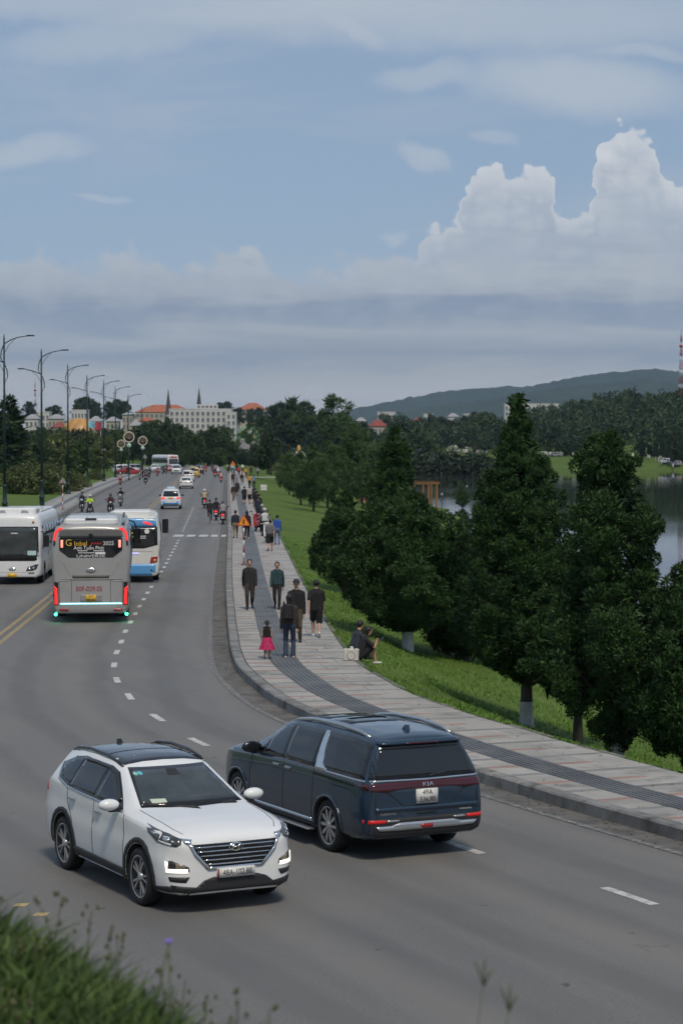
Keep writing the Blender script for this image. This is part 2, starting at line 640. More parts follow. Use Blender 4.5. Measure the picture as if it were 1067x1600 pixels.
def asphalt_material():
    mt = bpy.data.materials.new('asphalt')
    mt.use_nodes = True
    t = NT(mt.node_tree)
    b = mt.node_tree.nodes['Principled BSDF']
    tcn = t.node('ShaderNodeTexCoord').outputs['Object']
    sp = t.node('ShaderNodeSeparateXYZ')
    mt.node_tree.links.new(tcn, sp.inputs[0])
    n1 = t.noise(tcn, 0.22, 5, 0.6)
    n2 = t.noise(tcn, 55.0, 3, 0.7)
    n3 = t.noise(t.vec(t.m('MULTIPLY', t.m('ADD', sp.outputs[0], t.m('MULTIPLY', sp.outputs[1], 0.4)), 1.1), t.m('MULTIPLY', sp.outputs[1], 0.06), 0.0), 1.0, 5, 0.6)
    c = t.ramp(n1, [(0.3, (0.140, 0.136, 0.130)), (0.7, (0.172, 0.166, 0.158))])
    c = t.mix(t.m('MULTIPLY', t.step(n3, 0.45, 0.72), 0.45), c, (0.112, 0.109, 0.106))
    c = t.mix(t.m('MULTIPLY', t.step(t.noise(tcn, 0.7, 6, 0.7), 0.58, 0.80), 0.5), c, (0.150, 0.142, 0.130))
    n4 = t.noise(tcn, 24.0, 2, 0.5)
    c = t.mix(t.m('MULTIPLY', t.step(n4, 0.52, 0.72), 0.42), c, (0.205, 0.200, 0.192))
    c = t.mix(t.m('MULTIPLY', t.step(n4, 0.46, 0.28), 0.42), c, (0.078, 0.077, 0.076))
    c = t.mix(t.m('MULTIPLY', t.step(n2, 0.5, 0.85), 0.45), c, (0.16, 0.16, 0.157))
    c = t.mix(t.m('MULTIPLY', t.step(n2, 0.45, 0.2), 0.45), c, (0.045, 0.045, 0.046))
    ac = t.node('ShaderNodeAttribute', attribute_name='across').outputs['Fac']
    wav = t.m('ADD', ac, t.m('MULTIPLY', t.m('SUBTRACT', t.noise(tcn, 0.12, 3, 0.5), 0.5), 1.2))
    tr = t.m('SINE', t.m('MULTIPLY', wav, 2 * PI / 1.65))
    c = t.mix(t.m('MULTIPLY', t.m('MULTIPLY', t.step(tr, -0.1, 0.9), t.noise(tcn, 0.3, 4, 0.6)), 0.85), c, (0.098, 0.096, 0.094))
    oil = t.m('SINE', t.m('MULTIPLY', wav, 2 * PI / 3.3))
    c = t.mix(t.m('MULTIPLY', t.m('MULTIPLY', t.step(oil, 0.55, 1.0), t.noise(tcn, 0.5, 5, 0.6)), 0.75), c, (0.190, 0.178, 0.162))
    spot = t.noise(tcn, 3.6, 3, 0.4)
    c = t.mix(t.m('MULTIPLY', t.step(spot, 0.735, 0.76), 0.6), c, (0.03, 0.03, 0.031))
    vo = t.node('ShaderNodeTexVoronoi', feature='DISTANCE_TO_EDGE')
    vo.inputs['Scale'].default_value = 0.28
    dn = t.node('ShaderNodeTexNoise')
    dn.inputs['Scale'].default_value = 0.9
    dn.inputs['Detail'].default_value = 6
    mt.node_tree.links.new(tcn, dn.inputs['Vector'])
    mx = t.node('ShaderNodeVectorMath', operation='ADD')
    mt.node_tree.links.new(tcn, mx.inputs[0])
    mt.node_tree.links.new(dn.outputs['Color'], mx.inputs[1])
    mt.node_tree.links.new(mx.outputs[0], vo.inputs['Vector'])
    crk = t.m('MULTIPLY', t.step(vo.outputs['Distance'], 0.006, 0.0), t.step(n1, 0.58, 0.66))
    c = t.mix(t.m('MULTIPLY', crk, 0.35), c, (0.04, 0.04, 0.04))
    mt.node_tree.links.new(c, b.inputs['Base Color'])
    mt.node_tree.links.new(t.step(n1, 0.3, 0.7, 0.62, 0.8), b.inputs['Roughness'])
    bp = t.node('ShaderNodeBump')
    bp.inputs['Strength'].default_value = 0.35
    bp.inputs['Distance'].default_value = 0.012
    mt.node_tree.links.new(n2, bp.inputs['Height'])
    mt.node_tree.links.new(bp.outputs[0], b.inputs['Normal'])
    return mt


def worn_paint(name, c, lo=0.42):
    mt = bpy.data.materials.new(name)
    mt.use_nodes = True
    t = NT(mt.node_tree)
    b = mt.node_tree.nodes['Principled BSDF']
    co = t.node('ShaderNodeTexCoord').outputs['Object']
    k = t.step(t.noise(co, 7.0, 8, 0.75), lo, lo + 0.22)
    k2 = t.noise(co, 1.2, 3)
    cc = t.mix(k, (0.12, 0.118, 0.112), c)
    cc = t.mix(t.m('MULTIPLY', t.step(k2, 0.45, 0.75), 0.35), cc, (0.16, 0.15, 0.14))
    mt.node_tree.links.new(cc, b.inputs['Base Color'])
    b.inputs['Roughness'].default_value = 0.7
    return mt


M_GRASS = grass_material()
M_ASPH = asphalt_material()
M_WHITE_PAINT = worn_paint('white_road_paint', (0.55, 0.55, 0.53), 0.30)
M_WORN_WHITE = worn_paint('worn_white_road_paint', (0.34, 0.33, 0.31), 0.46)
M_YELLOW_PAINT = worn_paint('yellow_road_paint', (0.36, 0.27, 0.13), 0.33)
M_KERB = mat('kerb_stone', (0.20, 0.20, 0.195), 0.8, var=0.35, scale=2.2, bump=0.3, bscale=30, dirt=((0.075, 0.072, 0.066), 1.4, 0.52))
M_JOINT = mat('joint_grime', (0.075, 0.072, 0.066), 0.9, var=0.3)
M_SLAB = [mat('granite_slab', (0.315, 0.303, 0.283), 0.75, var=0.16, scale=1.3, bump=0.1, bscale=80, dirt=((0.19, 0.183, 0.172), 0.9, 0.5)),
          mat('pale_granite_slab', (0.355, 0.34, 0.315), 0.75, var=0.15, scale=1.1, bump=0.1, bscale=80, dirt=((0.215, 0.207, 0.195), 0.8, 0.52))]
M_RED = mat('red_granite_slab', (0.31, 0.205, 0.175), 0.75, var=0.18, scale=1.5, dirt=((0.25, 0.18, 0.155), 0.9, 0.5))
M_GREY = mat('grey_granite_slab', (0.20, 0.20, 0.195), 0.75, var=0.2, scale=1.5)
M_TACT = mat('tactile_tile', (0.120, 0.128, 0.138), 0.65, var=0.25, scale=0.9, dirt=((0.19, 0.19, 0.185), 0.7, 0.55))
M_MUD = mat('gutter_dirt', (0.120, 0.114, 0.106), 0.9, var=0.4, scale=1.6, bump=0.3, dirt=((0.07, 0.065, 0.058), 1.3, 0.56))

# ---- ground sheet
def ground():
    xs = np.unique(np.r_[np.linspace(-3500, -400, 24), np.linspace(-400, -60, 60), np.linspace(-60, -20, 50), np.linspace(-20, 22, 106), np.linspace(22, 130, 70), np.linspace(130, 500, 50), np.linspace(500, 4500, 24)])
    ys = np.unique(np.r_[np.linspace(-300, -12, 14), np.linspace(-12, 30, 84), np.linspace(30, 110, 170), np.linspace(110, 300, 110), np.linspace(300, 1100, 130), np.linspace(1100, 9000, 40)])
    X, Y = np.meshgrid(xs, ys)
    Z = gz(X.ravel(), Y.ravel())
    n, m = len(ys), len(xs)
    I = np.arange(n * m).reshape(n, m)
    F = np.c_[I[:-1, :-1].ravel(), I[:-1, 1:].ravel(), I[1:, 1:].ravel(), I[1:, :-1].ravel()]
    o = link('ground', npmesh('ground', np.c_[X.ravel(), Y.ravel(), Z], F, [M_GRASS], smooth=True))
    tag(o, 'green lawn sloping from the pavement down to the lake', kind='structure')
ground()


def strip(name, rows, mt, parent=None, label=None):
    """sheet through rows of points"""
    n, m = len(rows), len(rows[0])
    V = np.array(rows, float).reshape(-1, 3)
    I = np.arange(n * m).reshape(n, m)
    F = np.c_[I[:-1, :-1].ravel(), I[:-1, 1:].ravel(), I[1:, 1:].ravel(), I[1:, :-1].ravel()]
    o = link(name, npmesh(name, V, F, mt if isinstance(mt, list) else [mt]), parent)
    return o


# asphalt between the two kerb lines
rows = []
for y in np.r_[np.arange(-5.5, 120, 1.5), np.arange(120, 559, 8)]:
    a, b = float(KL.x_of_y(y)) - 0.12, float(KR.x_of_y(y)) + 0.12
    rows.append([(a + (b - a) * k / 14, y, 0.0) for k in range(15)])
road = strip('road', rows, M_ASPH)
rv = np.array(rows).reshape(-1, 3)
at_ = road.data.attributes.new('across', 'FLOAT', 'POINT')
at_.data.foreach_set('value', (-KR.offset(rv[:, 0], rv[:, 1])).astype(np.float32))
tag(road, 'grey asphalt road curving up along the lake', kind='structure')


def ribbon(name, cv, o0, o1, s0, s1, z, mt, parent, step=1.0):
    n = max(1, int(math.ceil((s1 - s0) / step)))
    rw = []
    for i in range(n + 1):
        s = s0 + (s1 - s0) * i / n
        rw.append([(*cv.at(s, o0), z), (*cv.at(s, o1), z)])
    return strip(name, rw, mt, parent)


S_NEAR = KR.s_of_y(20)
S_END = KR.s_of_y(340)
ribbon('gutter_dirt', KR, -0.50, 0.02, 0.5, S_END, 0.004, M_MUD, road)
ribbon('worn_edge_line', KR, -0.62, -0.48, 0.5, S_END, 0.008, M_WORN_WHITE, road)
ribbon('left_edge_line', KL, 0.45, 0.60, KL.s_of_y(70), KL.s_of_y(500), 0.004, M_WORN_WHITE, road, 3)
ribbon('left_gutter_dirt', KL, -0.02, 0.35, 1, KL.s_of_y(500), 0.005, M_MUD, road, 3)
YEL = Curve([(-9.6, 53), (-9.75, 58), (-10.05, 65.9), (-10.75, 82.2), (-12.1, 110), (-15.7, 178), (-20.3, 262), (-24.6, 338), (-30, 430), (-36, 540)])
for o in (-0.16, 0.16):
    ribbon('yellow_centre_line', YEL, o - 0.075, o + 0.075, 0.2, YEL.s_of_y(520), 0.004, M_YELLOW_PAINT, road, 3)
# dashed white lane line, one piece per dash
s = KR.s_of_y(*[at(982, 1402)[1]]) + 1.35
for (u, v) in ((982, 1402), (725, 1327), (308, 1160), (245, 1122), (204, 1090), (182, 1063), (180, 1040), (182, 1020), (190, 1003)):
    x, y = at(u, v)
    off = float(KR.offset(np.array([x]), np.array([y]))[0])
    q = KR.p - np.array([x, y])
    s = float(KR.s[np.argmin((q**2).sum(1))])
    ribbon('lane_dash', KR, off - 0.075, off + 0.075, s - 0.6, s + 0.6, 0.004, M_WHITE_PAINT, road, 0.6)
s0 = s
for k in range(1, 80):
    ss = s0 + 3.5 * k
    y = KR.at(ss)[1]
    if y > 132 and y < 142: continue
    if y > 330: break
    of = np.interp(y, [65, 105, 340], [-3.15, -2.85, -3.2])
    ribbon('lane_dash', KR, of - 0.075, of + 0.075, ss - 0.6, ss + 0.6, 0.004, M_WHITE_PAINT if y < 200 else M_WORN_WHITE, road, 1.2)
for k in range(26):
    ss = KL.s_of_y(150) + 6.0 * k
    ribbon('far_lane_dash', KL, 3.3, 3.42, ss, ss + 2.0, 0.004, M_WORN_WHITE, road, 2)
# short white blocks across the right half of the road
yb = 138.0
for u0, u1 in ((272, 288), (293, 306), (312, 326), (331, 344), (347, 354)):
    x0, x1 = (u0 - 533.5) * yb / FPX, (u1 - 533.5) * yb / FPX
    strip('crossing_block', [[(x0, yb - 1.4, 0.0045), (x1, yb - 1.4, 0.0045)], [(x0 - 0.07, yb + 1.4, 0.0045), (x1 - 0.07, yb + 1.4, 0.0045)]], M_WHITE_PAINT, road)
for (u, v) in ((31, 1418), (62, 1433)):
    x, y = at(u, v)
    strip('yellow_mark', [[(x - 0.10, y - 0.10, 0.0045), (x + 0.06, y - 0.11, 0.0045)], [(x - 0.06, y + 0.08, 0.0045), (x + 0.10, y + 0.09, 0.0045)]], mat('yellow_mark_paint', (0.45, 0.35, 0.16), 0.7), road)
# ---- pieces laid along the kerb curve
def piece(cv, s0, s1, o0, o1, z0, z1, bev=0.012):
    """block between two stations and two offsets, its top edges chamfered"""
    mb = MB()
    q = [(s0, o0), (s1, o0), (s1, o1), (s0, o1)]
    lo = [(*cv.at(a, b), z0) for a, b in q]
    mid = [(*cv.at(a, b), z1 - bev) for a, b in q]
    ins = bev
    q2 = [(s0 + ins, o0 + ins), (s1 - ins, o0 + ins), (s1 - ins, o1 - ins), (s0 + ins, o1 - ins)]
    hi = [(*cv.at(a, b), z1) for a, b in q2]
    fs = [(8, 11, 10, 9)] + [(i, i + 4, (i + 1) % 4 + 4, (i + 1) % 4) for i in range(4)] + [(i + 4, i + 8, (i + 1) % 4 + 8, (i + 1) % 4 + 4) for i in range(4)]
    mb.add(lo + mid + hi, fs)
    return mb


def join(mbs):
    r = MB()
    for m_ in mbs:
        r.add(m_.v, m_.f)
    return r


Z_SW = 0.20
# right pavement: bed, slabs, tactile strip, kerb
rows = []
for s in np.arange(0.5, KR.s_of_y(430), 1.0):
    rows.append([(*KR.at(s, o), z) for o, z in ((0.12, -0.3), (0.12, Z_SW - 0.012), (SW, Z_SW - 0.012), (SW, -0.5))])
sidewalk = strip('sidewalk', rows, M_JOINT)
tag(sidewalk, 'pale granite pavement with red stripes beside the lawn', kind='structure')
PER = 1.9
rest = {}
slabs = []
s = KR.s_of_y(14)
send = KR.s_of_y(428)
prng = random.Random(3)
while s < send:
    t = s
    for kind, ln in (('red', 0.2), ('light', 0.75), ('grey', 0.2), ('light', 0.75)):
        a, b = t + 0.005, t + ln - 0.005
        m_ = {'red': M_RED, 'grey': M_GREY, 'light': None}[kind]
        cols = [(0.27, 0.90)]
        if kind == 'light':
            cut = prng.choice((2.1, 2.3, 2.55))
            cols += [(1.62, cut), (cut, SW - 0.06)]
        elif kind == 'red':
            cols += [(1.62, 2.32), (2.32, SW - 0.06)]
        else:
            cols += [(1.62, SW - 0.06)]
        for ci, (o0, o1) in enumerate(cols):
            mt = m_ or prng.choice(M_SLAB)
            if kind == 'red' and ci == 2:
                mt = M_SLAB[0]
            slabs.append((a, b, o0 + 0.004, o1 - 0.004, Z_SW + prng.uniform(-0.003, 0.003), mt, KR.at(t, 1.5)[1]))
        t += ln
    s += PER
vis0 = KR.s_of_y(33)
near_slabs = [q for q in slabs if q[0] >= vis0 - 4 and q[6] > 33][:300]
seen = set(id(q) for q in near_slabs)
for q in near_slabs:
    piece(KR, q[0], q[1], q[2], q[3], Z_SW - 0.06, q[4], 0.006).build('paving_slab', q[5], sidewalk)
for q in slabs:
    if id(q) in seen: continue
    rest.setdefault(q[5].name, (q[5], []))[1].append(piece(KR, q[0], q[1], q[2], q[3], Z_SW - 0.06, q[4], 0.006))
for k, (mt, ms) in rest.items():
    o = join(ms).build('far_paving_slabs', mt, sidewalk)
    o['kind'] = 'stuff'
# tactile strip: tiles with ribs
tact_far = []
s = KR.s_of_y(14)
n_t = 0
while s < send:
    y = KR.at(s)[1]
    ln = 0.6
    mb = piece(KR, s + 0.003, s + ln - 0.003, 0.905, 1.615, Z_SW - 0.06, Z_SW - 0.002 + prng.uniform(-0.002, 0.002), 0.004)
    for k in range(6):
        o0 = 0.945 + k * 0.112
        r_ = piece(KR, s + 0.012, s + ln - 0.012, o0, o0 + 0.062, Z_SW - 0.01, Z_SW + 0.012, 0.006)
        mb.add(r_.v, r_.f)
    if y > 33 and n_t < 110:
        mb.build('tactile_tile', M_TACT, sidewalk)
        n_t += 1
    else:
        tact_far.append(mb)
    s += ln
o = join(tact_far).build('far_tactile_tiles', M_TACT, sidewalk)
o['kind'] = 'stuff'
# kerb stones
rows = []
for s in np.arange(0.5, KR.s_of_y(430), 1.0):
    rows.append([(*KR.at(s, o), z) for o, z in ((0.02, -0.2), (0.02, Z_SW - 0.01), (0.24, Z_SW - 0.01))])
kerb = strip('kerb', rows, M_JOINT)
tag(kerb, 'grey granite kerb along the lakeside pavement', kind='structure')
far_k = []
s = KR.s_of_y(14)
n_k = 0
M_K2 = mat('kerb_stone_pale', (0.245, 0.24, 0.23), 0.8, var=0.3, scale=2.0, bump=0.3, bscale=30, dirt=((0.10, 0.096, 0.088), 1.2, 0.5))
while s < send:
    ln = prng.choice((1.0, 1.0, 1.0, 0.5)) if 46 < KR.at(s)[1] < 70 else 1.0
    mb = piece(KR, s + 0.006, s + ln - 0.006, 0.0 + prng.uniform(-0.004, 0.004), 0.262, -0.1, Z_SW + 0.012 + prng.uniform(-0.004, 0.004), 0.03)
    if KR.at(s)[1] > 31 and n_k < 200:
        mb.build('kerb_stone', prng.choice((M_KERB, M_KERB, M_K2)), kerb)
        n_k += 1
    else:
        far_k.append(mb)
    s += ln
o = join(far_k).build('far_kerb_stones', M_KERB, kerb)
o['kind'] = 'stuff'
# thin stone edge between pavement and lawn
ed = MB()
s = KR.s_of_y(14)
while s < send:
    q = piece(KR, s + 0.01, s + 0.99, SW - 0.05, SW + 0.07, -0.1, Z_SW + prng.uniform(-0.03, 0.015), 0.02)
    ed.add(q.v, q.f)
    s += 1.0
o = ed.build('lawn_edging', mat('edging_stone', (0.16, 0.155, 0.14), 0.85, var=0.4, scale=2, dirt=((0.06, 0.075, 0.03), 1.3, 0.5)), sidewalk)
o['kind'] = 'stuff'
# left pavement
rows = []
for s in np.arange(KL.s_of_y(40), KL.s_of_y(500), 2.0):
    rows.append([(*KL.at(s, -o), z) for o, z in ((0.0, -0.2), (0.0, 0.18), (0.03, 0.20), (0.25, 0.20), (0.251, 0.195), (1.2, 0.195), (1.85, 0.195), (3.3, 0.195), (3.3, -0.3))])
fs_m = []
lp = strip('left_sidewalk', rows, [M_KERB, M_SLAB[0], M_TACT])
mi = np.tile(np.array([0, 0, 0, 0, 1, 2, 1, 1]), len(rows) - 1)
lp.data.polygons.foreach_set('material_index', mi.astype(np.int32))
tag(lp, 'pale pavement with dark strip on the far side of the road', kind='structure')
# cross path over the lawn at the end of the pavement
rows = []
for k in range(25):
    x = -17.0 + k * 1.2
    y = 352 + 0.35 * k
    rows.append([(x, y - 3.0, max(ground_z(x, y - 3.0), 0.0) + 0.19), (x, y + 3.0, max(ground_z(x, y + 3), 0) + 0.19)])
tag(strip('path', rows, M_SLAB[1]), 'pale path crossing the lawn beyond the pavement', kind='structure')
# lake
me = npmesh('lake', [(2, -200, WATER_Z), (3000, -200, WATER_Z), (3000, 1100, WATER_Z), (-60, 1100, WATER_Z)], [(0, 1, 2, 3)], [])
mt = bpy.data.materials.new('lake_water')
mt.use_nodes = True
t = NT(mt.node_tree)
b = mt.node_tree.nodes['Principled BSDF']
co = t.node('ShaderNodeTexCoord').outputs['Object']
b.inputs['Base Color'].default_value = (0.026, 0.034, 0.022, 1)
rough_n = t.noise(co, 0.012, 4, 0.6)
mt.node_tree.links.new(t.step(rough_n, 0.4, 0.65, 0.02, 0.07), b.inputs['Roughness'])
b.inputs['IOR'].default_value = 1.33
bp = t.node('ShaderNodeBump')
bp.inputs['Strength'].default_value = 0.12
bp.inputs['Distance'].default_value = 0.02
mp = t.node('ShaderNodeMapping')
mp.inputs['Scale'].default_value = (0.9, 0.55, 1)
mt.node_tree.links.new(co, mp.inputs[0])
mt.node_tree.links.new(t.noise(mp.outputs[0], 1.2, 5, 0.6), bp.inputs['Height'])
mt.node_tree.links.new(bp.outputs[0], b.inputs['Normal'])
me.materials.append(mt)
tag(link('lake', me), 'dark grey green lake beyond the trees', kind='structure')
# ================================================================ vehicle kit
M_TYRE = mat('tyre_rubber', (0.018, 0.018, 0.019), 0.75, var=0.3, scale=6)
M_CLAD = mat('black_cladding', (0.022, 0.022, 0.024), 0.55, var=0.15, scale=8)
M_GLOSSBLK = mat('gloss_black', (0.010, 0.010, 0.012), 0.12, var=0.0, coat=0.5)
M_GLASS = mat('tinted_glass', (0.010, 0.012, 0.015), 0.03, var=0.0, ior=1.7)
M_SCREEN = mat('windscreen_glass', (0.040, 0.047, 0.048), 0.04, var=0.35, scale=2.2, ior=1.75)
M_CHROME = mat('chrome', (0.72, 0.73, 0.74), 0.12, metal=1.0, var=0.05)
M_SATIN = mat('satin_silver', (0.55, 0.56, 0.57), 0.32, metal=0.9, var=0.06)
M_ALLOY = mat('alloy_bright', (0.62, 0.63, 0.64), 0.28, metal=0.8, var=0.05)
M_ALLOYD = mat('alloy_dark', (0.05, 0.051, 0.056), 0.35, metal=0.5, var=0.1)
M_SEAM = mat('panel_gap', (0.012, 0.012, 0.013), 0.8, var=0.0)
M_WHITECAR = mat('white_car_paint', (0.74, 0.75, 0.755), 0.28, var=0.025, scale=1.5, coat=0.8)
M_BLUECAR = mat('dark_blue_car_paint', (0.016, 0.037, 0.067), 0.20, metal=0.1, var=0.08, scale=1.5, coat=0.8)
M_PLATE = mat('number_plate', (0.66, 0.66, 0.64), 0.5, var=0.05)
M_PLATEY = mat('yellow_number_plate', (0.70, 0.43, 0.05), 0.5, var=0.08)
M_INK = mat('plate_lettering', (0.02, 0.02, 0.022), 0.6, var=0.0)
M_REDL = mat('red_lamp_glass', (0.30, 0.012, 0.016), 0.12, var=0.1, scale=8, coat=0.6)
M_DRED = mat('dark_red_lamp_glass', (0.055, 0.006, 0.010), 0.10, var=0.1, coat=0.6)
M_REDON = mat('lit_red_lamp', (0.5, 0.02, 0.02), 0.3, var=0.0, emit=((1.0, 0.03, 0.03), 0.75))
M_DRL = mat('lit_white_lamp', (0.9, 0.88, 0.8), 0.3, var=0.0, emit=((1.0, 0.90, 0.72), 1.3))
M_LAMP = mat('headlamp_glass', (0.05, 0.052, 0.056), 0.06, var=0.5, scale=9, ior=1.6, coat=0.6)
M_WHITEP = mat('white_plastic', (0.7, 0.7, 0.7), 0.45, var=0.05)


def gsm(a, sig):
    """gaussian smoothing of columns"""
    r = int(sig * 3) + 1
    k = np.exp(-0.5 * (np.arange(-r, r + 1) / max(sig, 1e-3))**2)
    k /= k.sum()
    p = np.pad(a, ((r, r), (0, 0)), mode='edge')
    return np.stack([np.convolve(p[:, j], k, mode='valid') for j in range(a.shape[1])], 1)


def car_shell(st, step=0.03, sig=1.3, crown=0.03, tumble=0.12, crease=0.0):
    """body lofted through stations (x, z_bottom, half_width, z_belt, half_belt, z_roof, half_roof), front first"""
    st = np.array(st, float)
    st = st[np.argsort(st[:, 0])]
    xs = np.unique(np.r_[np.arange(st[0, 0], st[-1, 0], step), st[0, 0], st[-1, 0], st[0, 0] + 0.012, st[-1, 0] - 0.012])
    A = np.stack([np.interp(xs, st[:, 0], st[:, j]) for j in range(1, 7)], 1)
    B = gsm(A, sig)
    e = np.clip(np.minimum(xs - xs[0], xs[-1] - xs) / 0.12, 0, 1)[:, None]
    A = A * (1 - e) + B * e
    rings = []
    for x, (zb, w_, zt, wt, zr, wr) in zip(xs, A):
        h = zt - zb
        pr = [(0, zb), (0.82 * w_, zb), (0.955 * w_, zb + 0.05 * h / 0.8), (0.985 * w_, zb + 0.16 * h), (0.995 * w_, zb + 0.32 * h), (1.0 * w_, zb + 0.5 * h),
              (0.997 * w_ , zb + 0.62 * h), (0.992 * w_ - crease, zb + 0.70 * h), (0.982 * w_ - crease * 0.5, zb + 0.82 * h), (0.3 * w_ + 0.7 * wt, zb + 0.93 * h), (wt, zt)]
        g = zr - zt
        for f in (0.2, 0.4, 0.6, 0.8):
            pr.append((wt + (wr - wt) * f + tumble * g * f * (1 - f), zt + g * 0.93 * f))
        pr += [(wr, zt + g * 0.93), (wr - 0.05, zt + g * 0.975), (wr - 0.13, zr), (wr * 0.5, zr + crown * 0.7), (0, zr + crown)]
        rings.append(pr)
    n, m = len(xs), len(rings[0])
    V = []
    for x, pr in zip(xs, rings):
        V += [(x, y, z) for y, z in pr] + [(x, -y, z) for y, z in pr]
    F = []
    for i in range(n - 1):
        a, b = i * 2 * m, (i + 1) * 2 * m
        for j in range(m - 1):
            F.append((a + j, a + j + 1, b + j + 1, b + j))
            F.append((a + m + j + 1, a + m + j, b + m + j, b + m + j + 1))
    for i, flip in ((0, True), (n - 1, False)):
        a = i * 2 * m
        for j in range(m - 1):
            f = (a + j, a + m + j, a + m + j + 1, a + j + 1)
            F.append(f if flip else f[::-1])
    bm = bmesh.new()
    vs = [bm.verts.new(v) for v in V]
    for f in F:
        try:
            bm.faces.new([vs[k] for k in f])
        except ValueError:
            pass
    bmesh.ops.remove_doubles(bm, verts=bm.verts, dist=0.0008)
    bmesh.ops.recalc_face_normals(bm, faces=bm.faces)
    return bm


def bm_mesh(bm, name, mats, smooth=True, angle=None):
    me = bpy.data.meshes.new(name)
    bm.to_mesh(me)
    bm.free()
    for q in mats:
        me.materials.append(q)
    me.polygons.foreach_set('use_smooth', np.full(len(me.polygons), smooth))
    return me


def cut_wheels(me, wheels, r, y0, mats):
    """wheel housings cut out of the body"""
    body = link('tmp_body', me)
    cut = []
    for k, (x, z) in enumerate(wheels):
        for sgn in (1, -1):
            M = Matrix.Translation((x, sgn * y0, z)) @ Matrix.Rotation(-sgn * PI / 2, 4, 'X')
            mb = MB().lathe([(0.001, 0), (r, 0), (r, 1.2), (0.001, 1.2)], 40, M)
            bm = bmesh.new()
            t_ = mb.mesh('tmp', mats[1])
            bm.from_mesh(t_)
            bmesh.ops.remove_doubles(bm, verts=bm.verts, dist=0.002)
            bmesh.ops.recalc_face_normals(bm, faces=bm.faces)
            bm.to_mesh(t_)
            bm.free()
            c = link('tmp_cut', t_)
            cut.append(c)
            md = body.modifiers.new('b', 'BOOLEAN')
            md.operation = 'DIFFERENCE'
            md.object = c
            md.solver = 'EXACT'
            try:
                md.material_mode = 'TRANSFER'
            except Exception:
                pass
    dg = bpy.context.evaluated_depsgraph_get()
    out = bpy.data.meshes.new_from_object(body.evaluated_get(dg))
    for c in cut + [body]:
        bpy.data.objects.remove(c)
    return out


class Skin:
    """lays flat drawings (windows, lamps, lettering) onto the shell of a vehicle"""
    def __init__(s, bm):
        s.bvh = BVHTree.FromBMesh(bm)

    AX = {'+x': ((6, 0, 0), (0, 1, 0), (0, 0, 1), (-1, 0, 0)), '-x': ((-12, 0, 0), (0, -1, 0), (0, 0, 1), (1, 0, 0)),
          '+y': ((0, 3, 0), (1, 0, 0), (0, 0, 1), (0, -1, 0)), '-y': ((0, -3, 0), (1, 0, 0), (0, 0, 1), (0, 1, 0)),
          '+z': ((0, 0, 6), (1, 0, 0), (0, 1, 0), (0, 0, -1))}

    def frame(s, ax):
        if isinstance(ax, str):
            q = [Vector(v) for v in s.AX[ax]]
            if ax == '-x':
                q[1] = Vector((0, 1, 0))
            return q
        # direction given: (yaw in degrees of the view, +x = 0)
        a = R(ax)
        D = Vector((-math.cos(a), -math.sin(a), 0))
        U = Vector((-math.sin(a), math.cos(a), 0))
        return [-D * 8, U, Vector((0, 0, 1)), D]

    def hit(s, p, ax, off):
        O, U, Vv, D = s.frame(ax)
        o = O + U * p[0] + Vv * p[1]
        h = s.bvh.ray_cast(o, D)
        if h[0] is None:
            n = s.bvh.find_nearest(o + D * (8 if not isinstance(ax, str) else (O.length)))
            return (n[0] if n[0] is not None else o) - D * off
        return h[0] - D * off

    def lay(s, poly, ax, name, mt, parent, off=0.004, step=0.05, thick=0.02, smooth=True):
        bm = bmesh.new()
        f = bm.faces.new([bm.verts.new((p[0], p[1], 0)) for p in poly])
        us = [p[0] for p in poly]; vs = [p[1] for p in poly]
        for lo, hi, no in ((min(us), max(us), (1, 0, 0)), (min(vs), max(vs), (0, 1, 0))):
            k = int((hi - lo) / step)
            for i in range(1, k + 1):
                c = lo + (hi - lo) * i / (k + 1)
                bmesh.ops.bisect_plane(bm, geom=bm.verts[:] + bm.edges[:] + bm.faces[:], dist=1e-5, plane_co=(c * no[0], c * no[1], 0), plane_no=no)
        bmesh.ops.triangulate(bm, faces=[q for q in bm.faces if len(q.verts) > 4])
        D = s.frame(ax)[3]
        for v in bm.verts:
            v.co = s.hit(v.co, ax, off)
        if thick:
            be = [e for e in bm.edges if e.is_boundary]
            r = bmesh.ops.extrude_edge_only(bm, edges=be)
            for v in [q for q in r['geom'] if isinstance(q, bmesh.types.BMVert)]:
                v.co += D * thick
        for q in bm.faces:
            q.smooth = smooth
        bmesh.ops.recalc_face_normals(bm, faces=bm.faces)
        # faces must look outwards
        if sum((q.normal.dot(D) * q.calc_area()) for q in bm.faces) > 0:
            bmesh.ops.reverse_faces(bm, faces=bm.faces)
        me = bpy.data.meshes.new(name)
        bm.to_mesh(me)
        bm.free()
        me.materials.append(mt)
        return link(name, me, parent)

    def line(s, pts, width, ax, name, mt, parent, off=0.004, step=0.07, thick=0.01):
        """drawn line as a thin band"""
        P = [Vector((p[0], p[1])) for p in pts]
        L, Rr = [], []
        for i, p in enumerate(P):
            d = (P[min(i + 1, len(P) - 1)] - P[max(i - 1, 0)]).normalized()
            n = Vector((-d.y, d.x)) * (width / 2)
            L.append(p + n); Rr.append(p - n)
        return s.lay([tuple(q) for q in L] + [tuple(q) for q in Rr[::-1]], ax, name, mt, parent, off, step, thick)

    def text(s, txt, size, c, ax, name, mt, parent, off=0.006, squash=1.0, mirror=False):
        me = text_mesh(txt, size, mt, name, squash=squash)
        for v in me.vertices:
            u = -v.co.x if mirror else v.co.x
            v.co = s.hit((c[0] + u, c[1] + v.co.y), ax, off)
        return link(name, me, parent)


def both(sk, poly, name, mt, parent, **kw):
    return [sk.lay(poly, '+y', name, mt, parent, **kw), sk.lay(poly, '-y', name, mt, parent, **kw)]


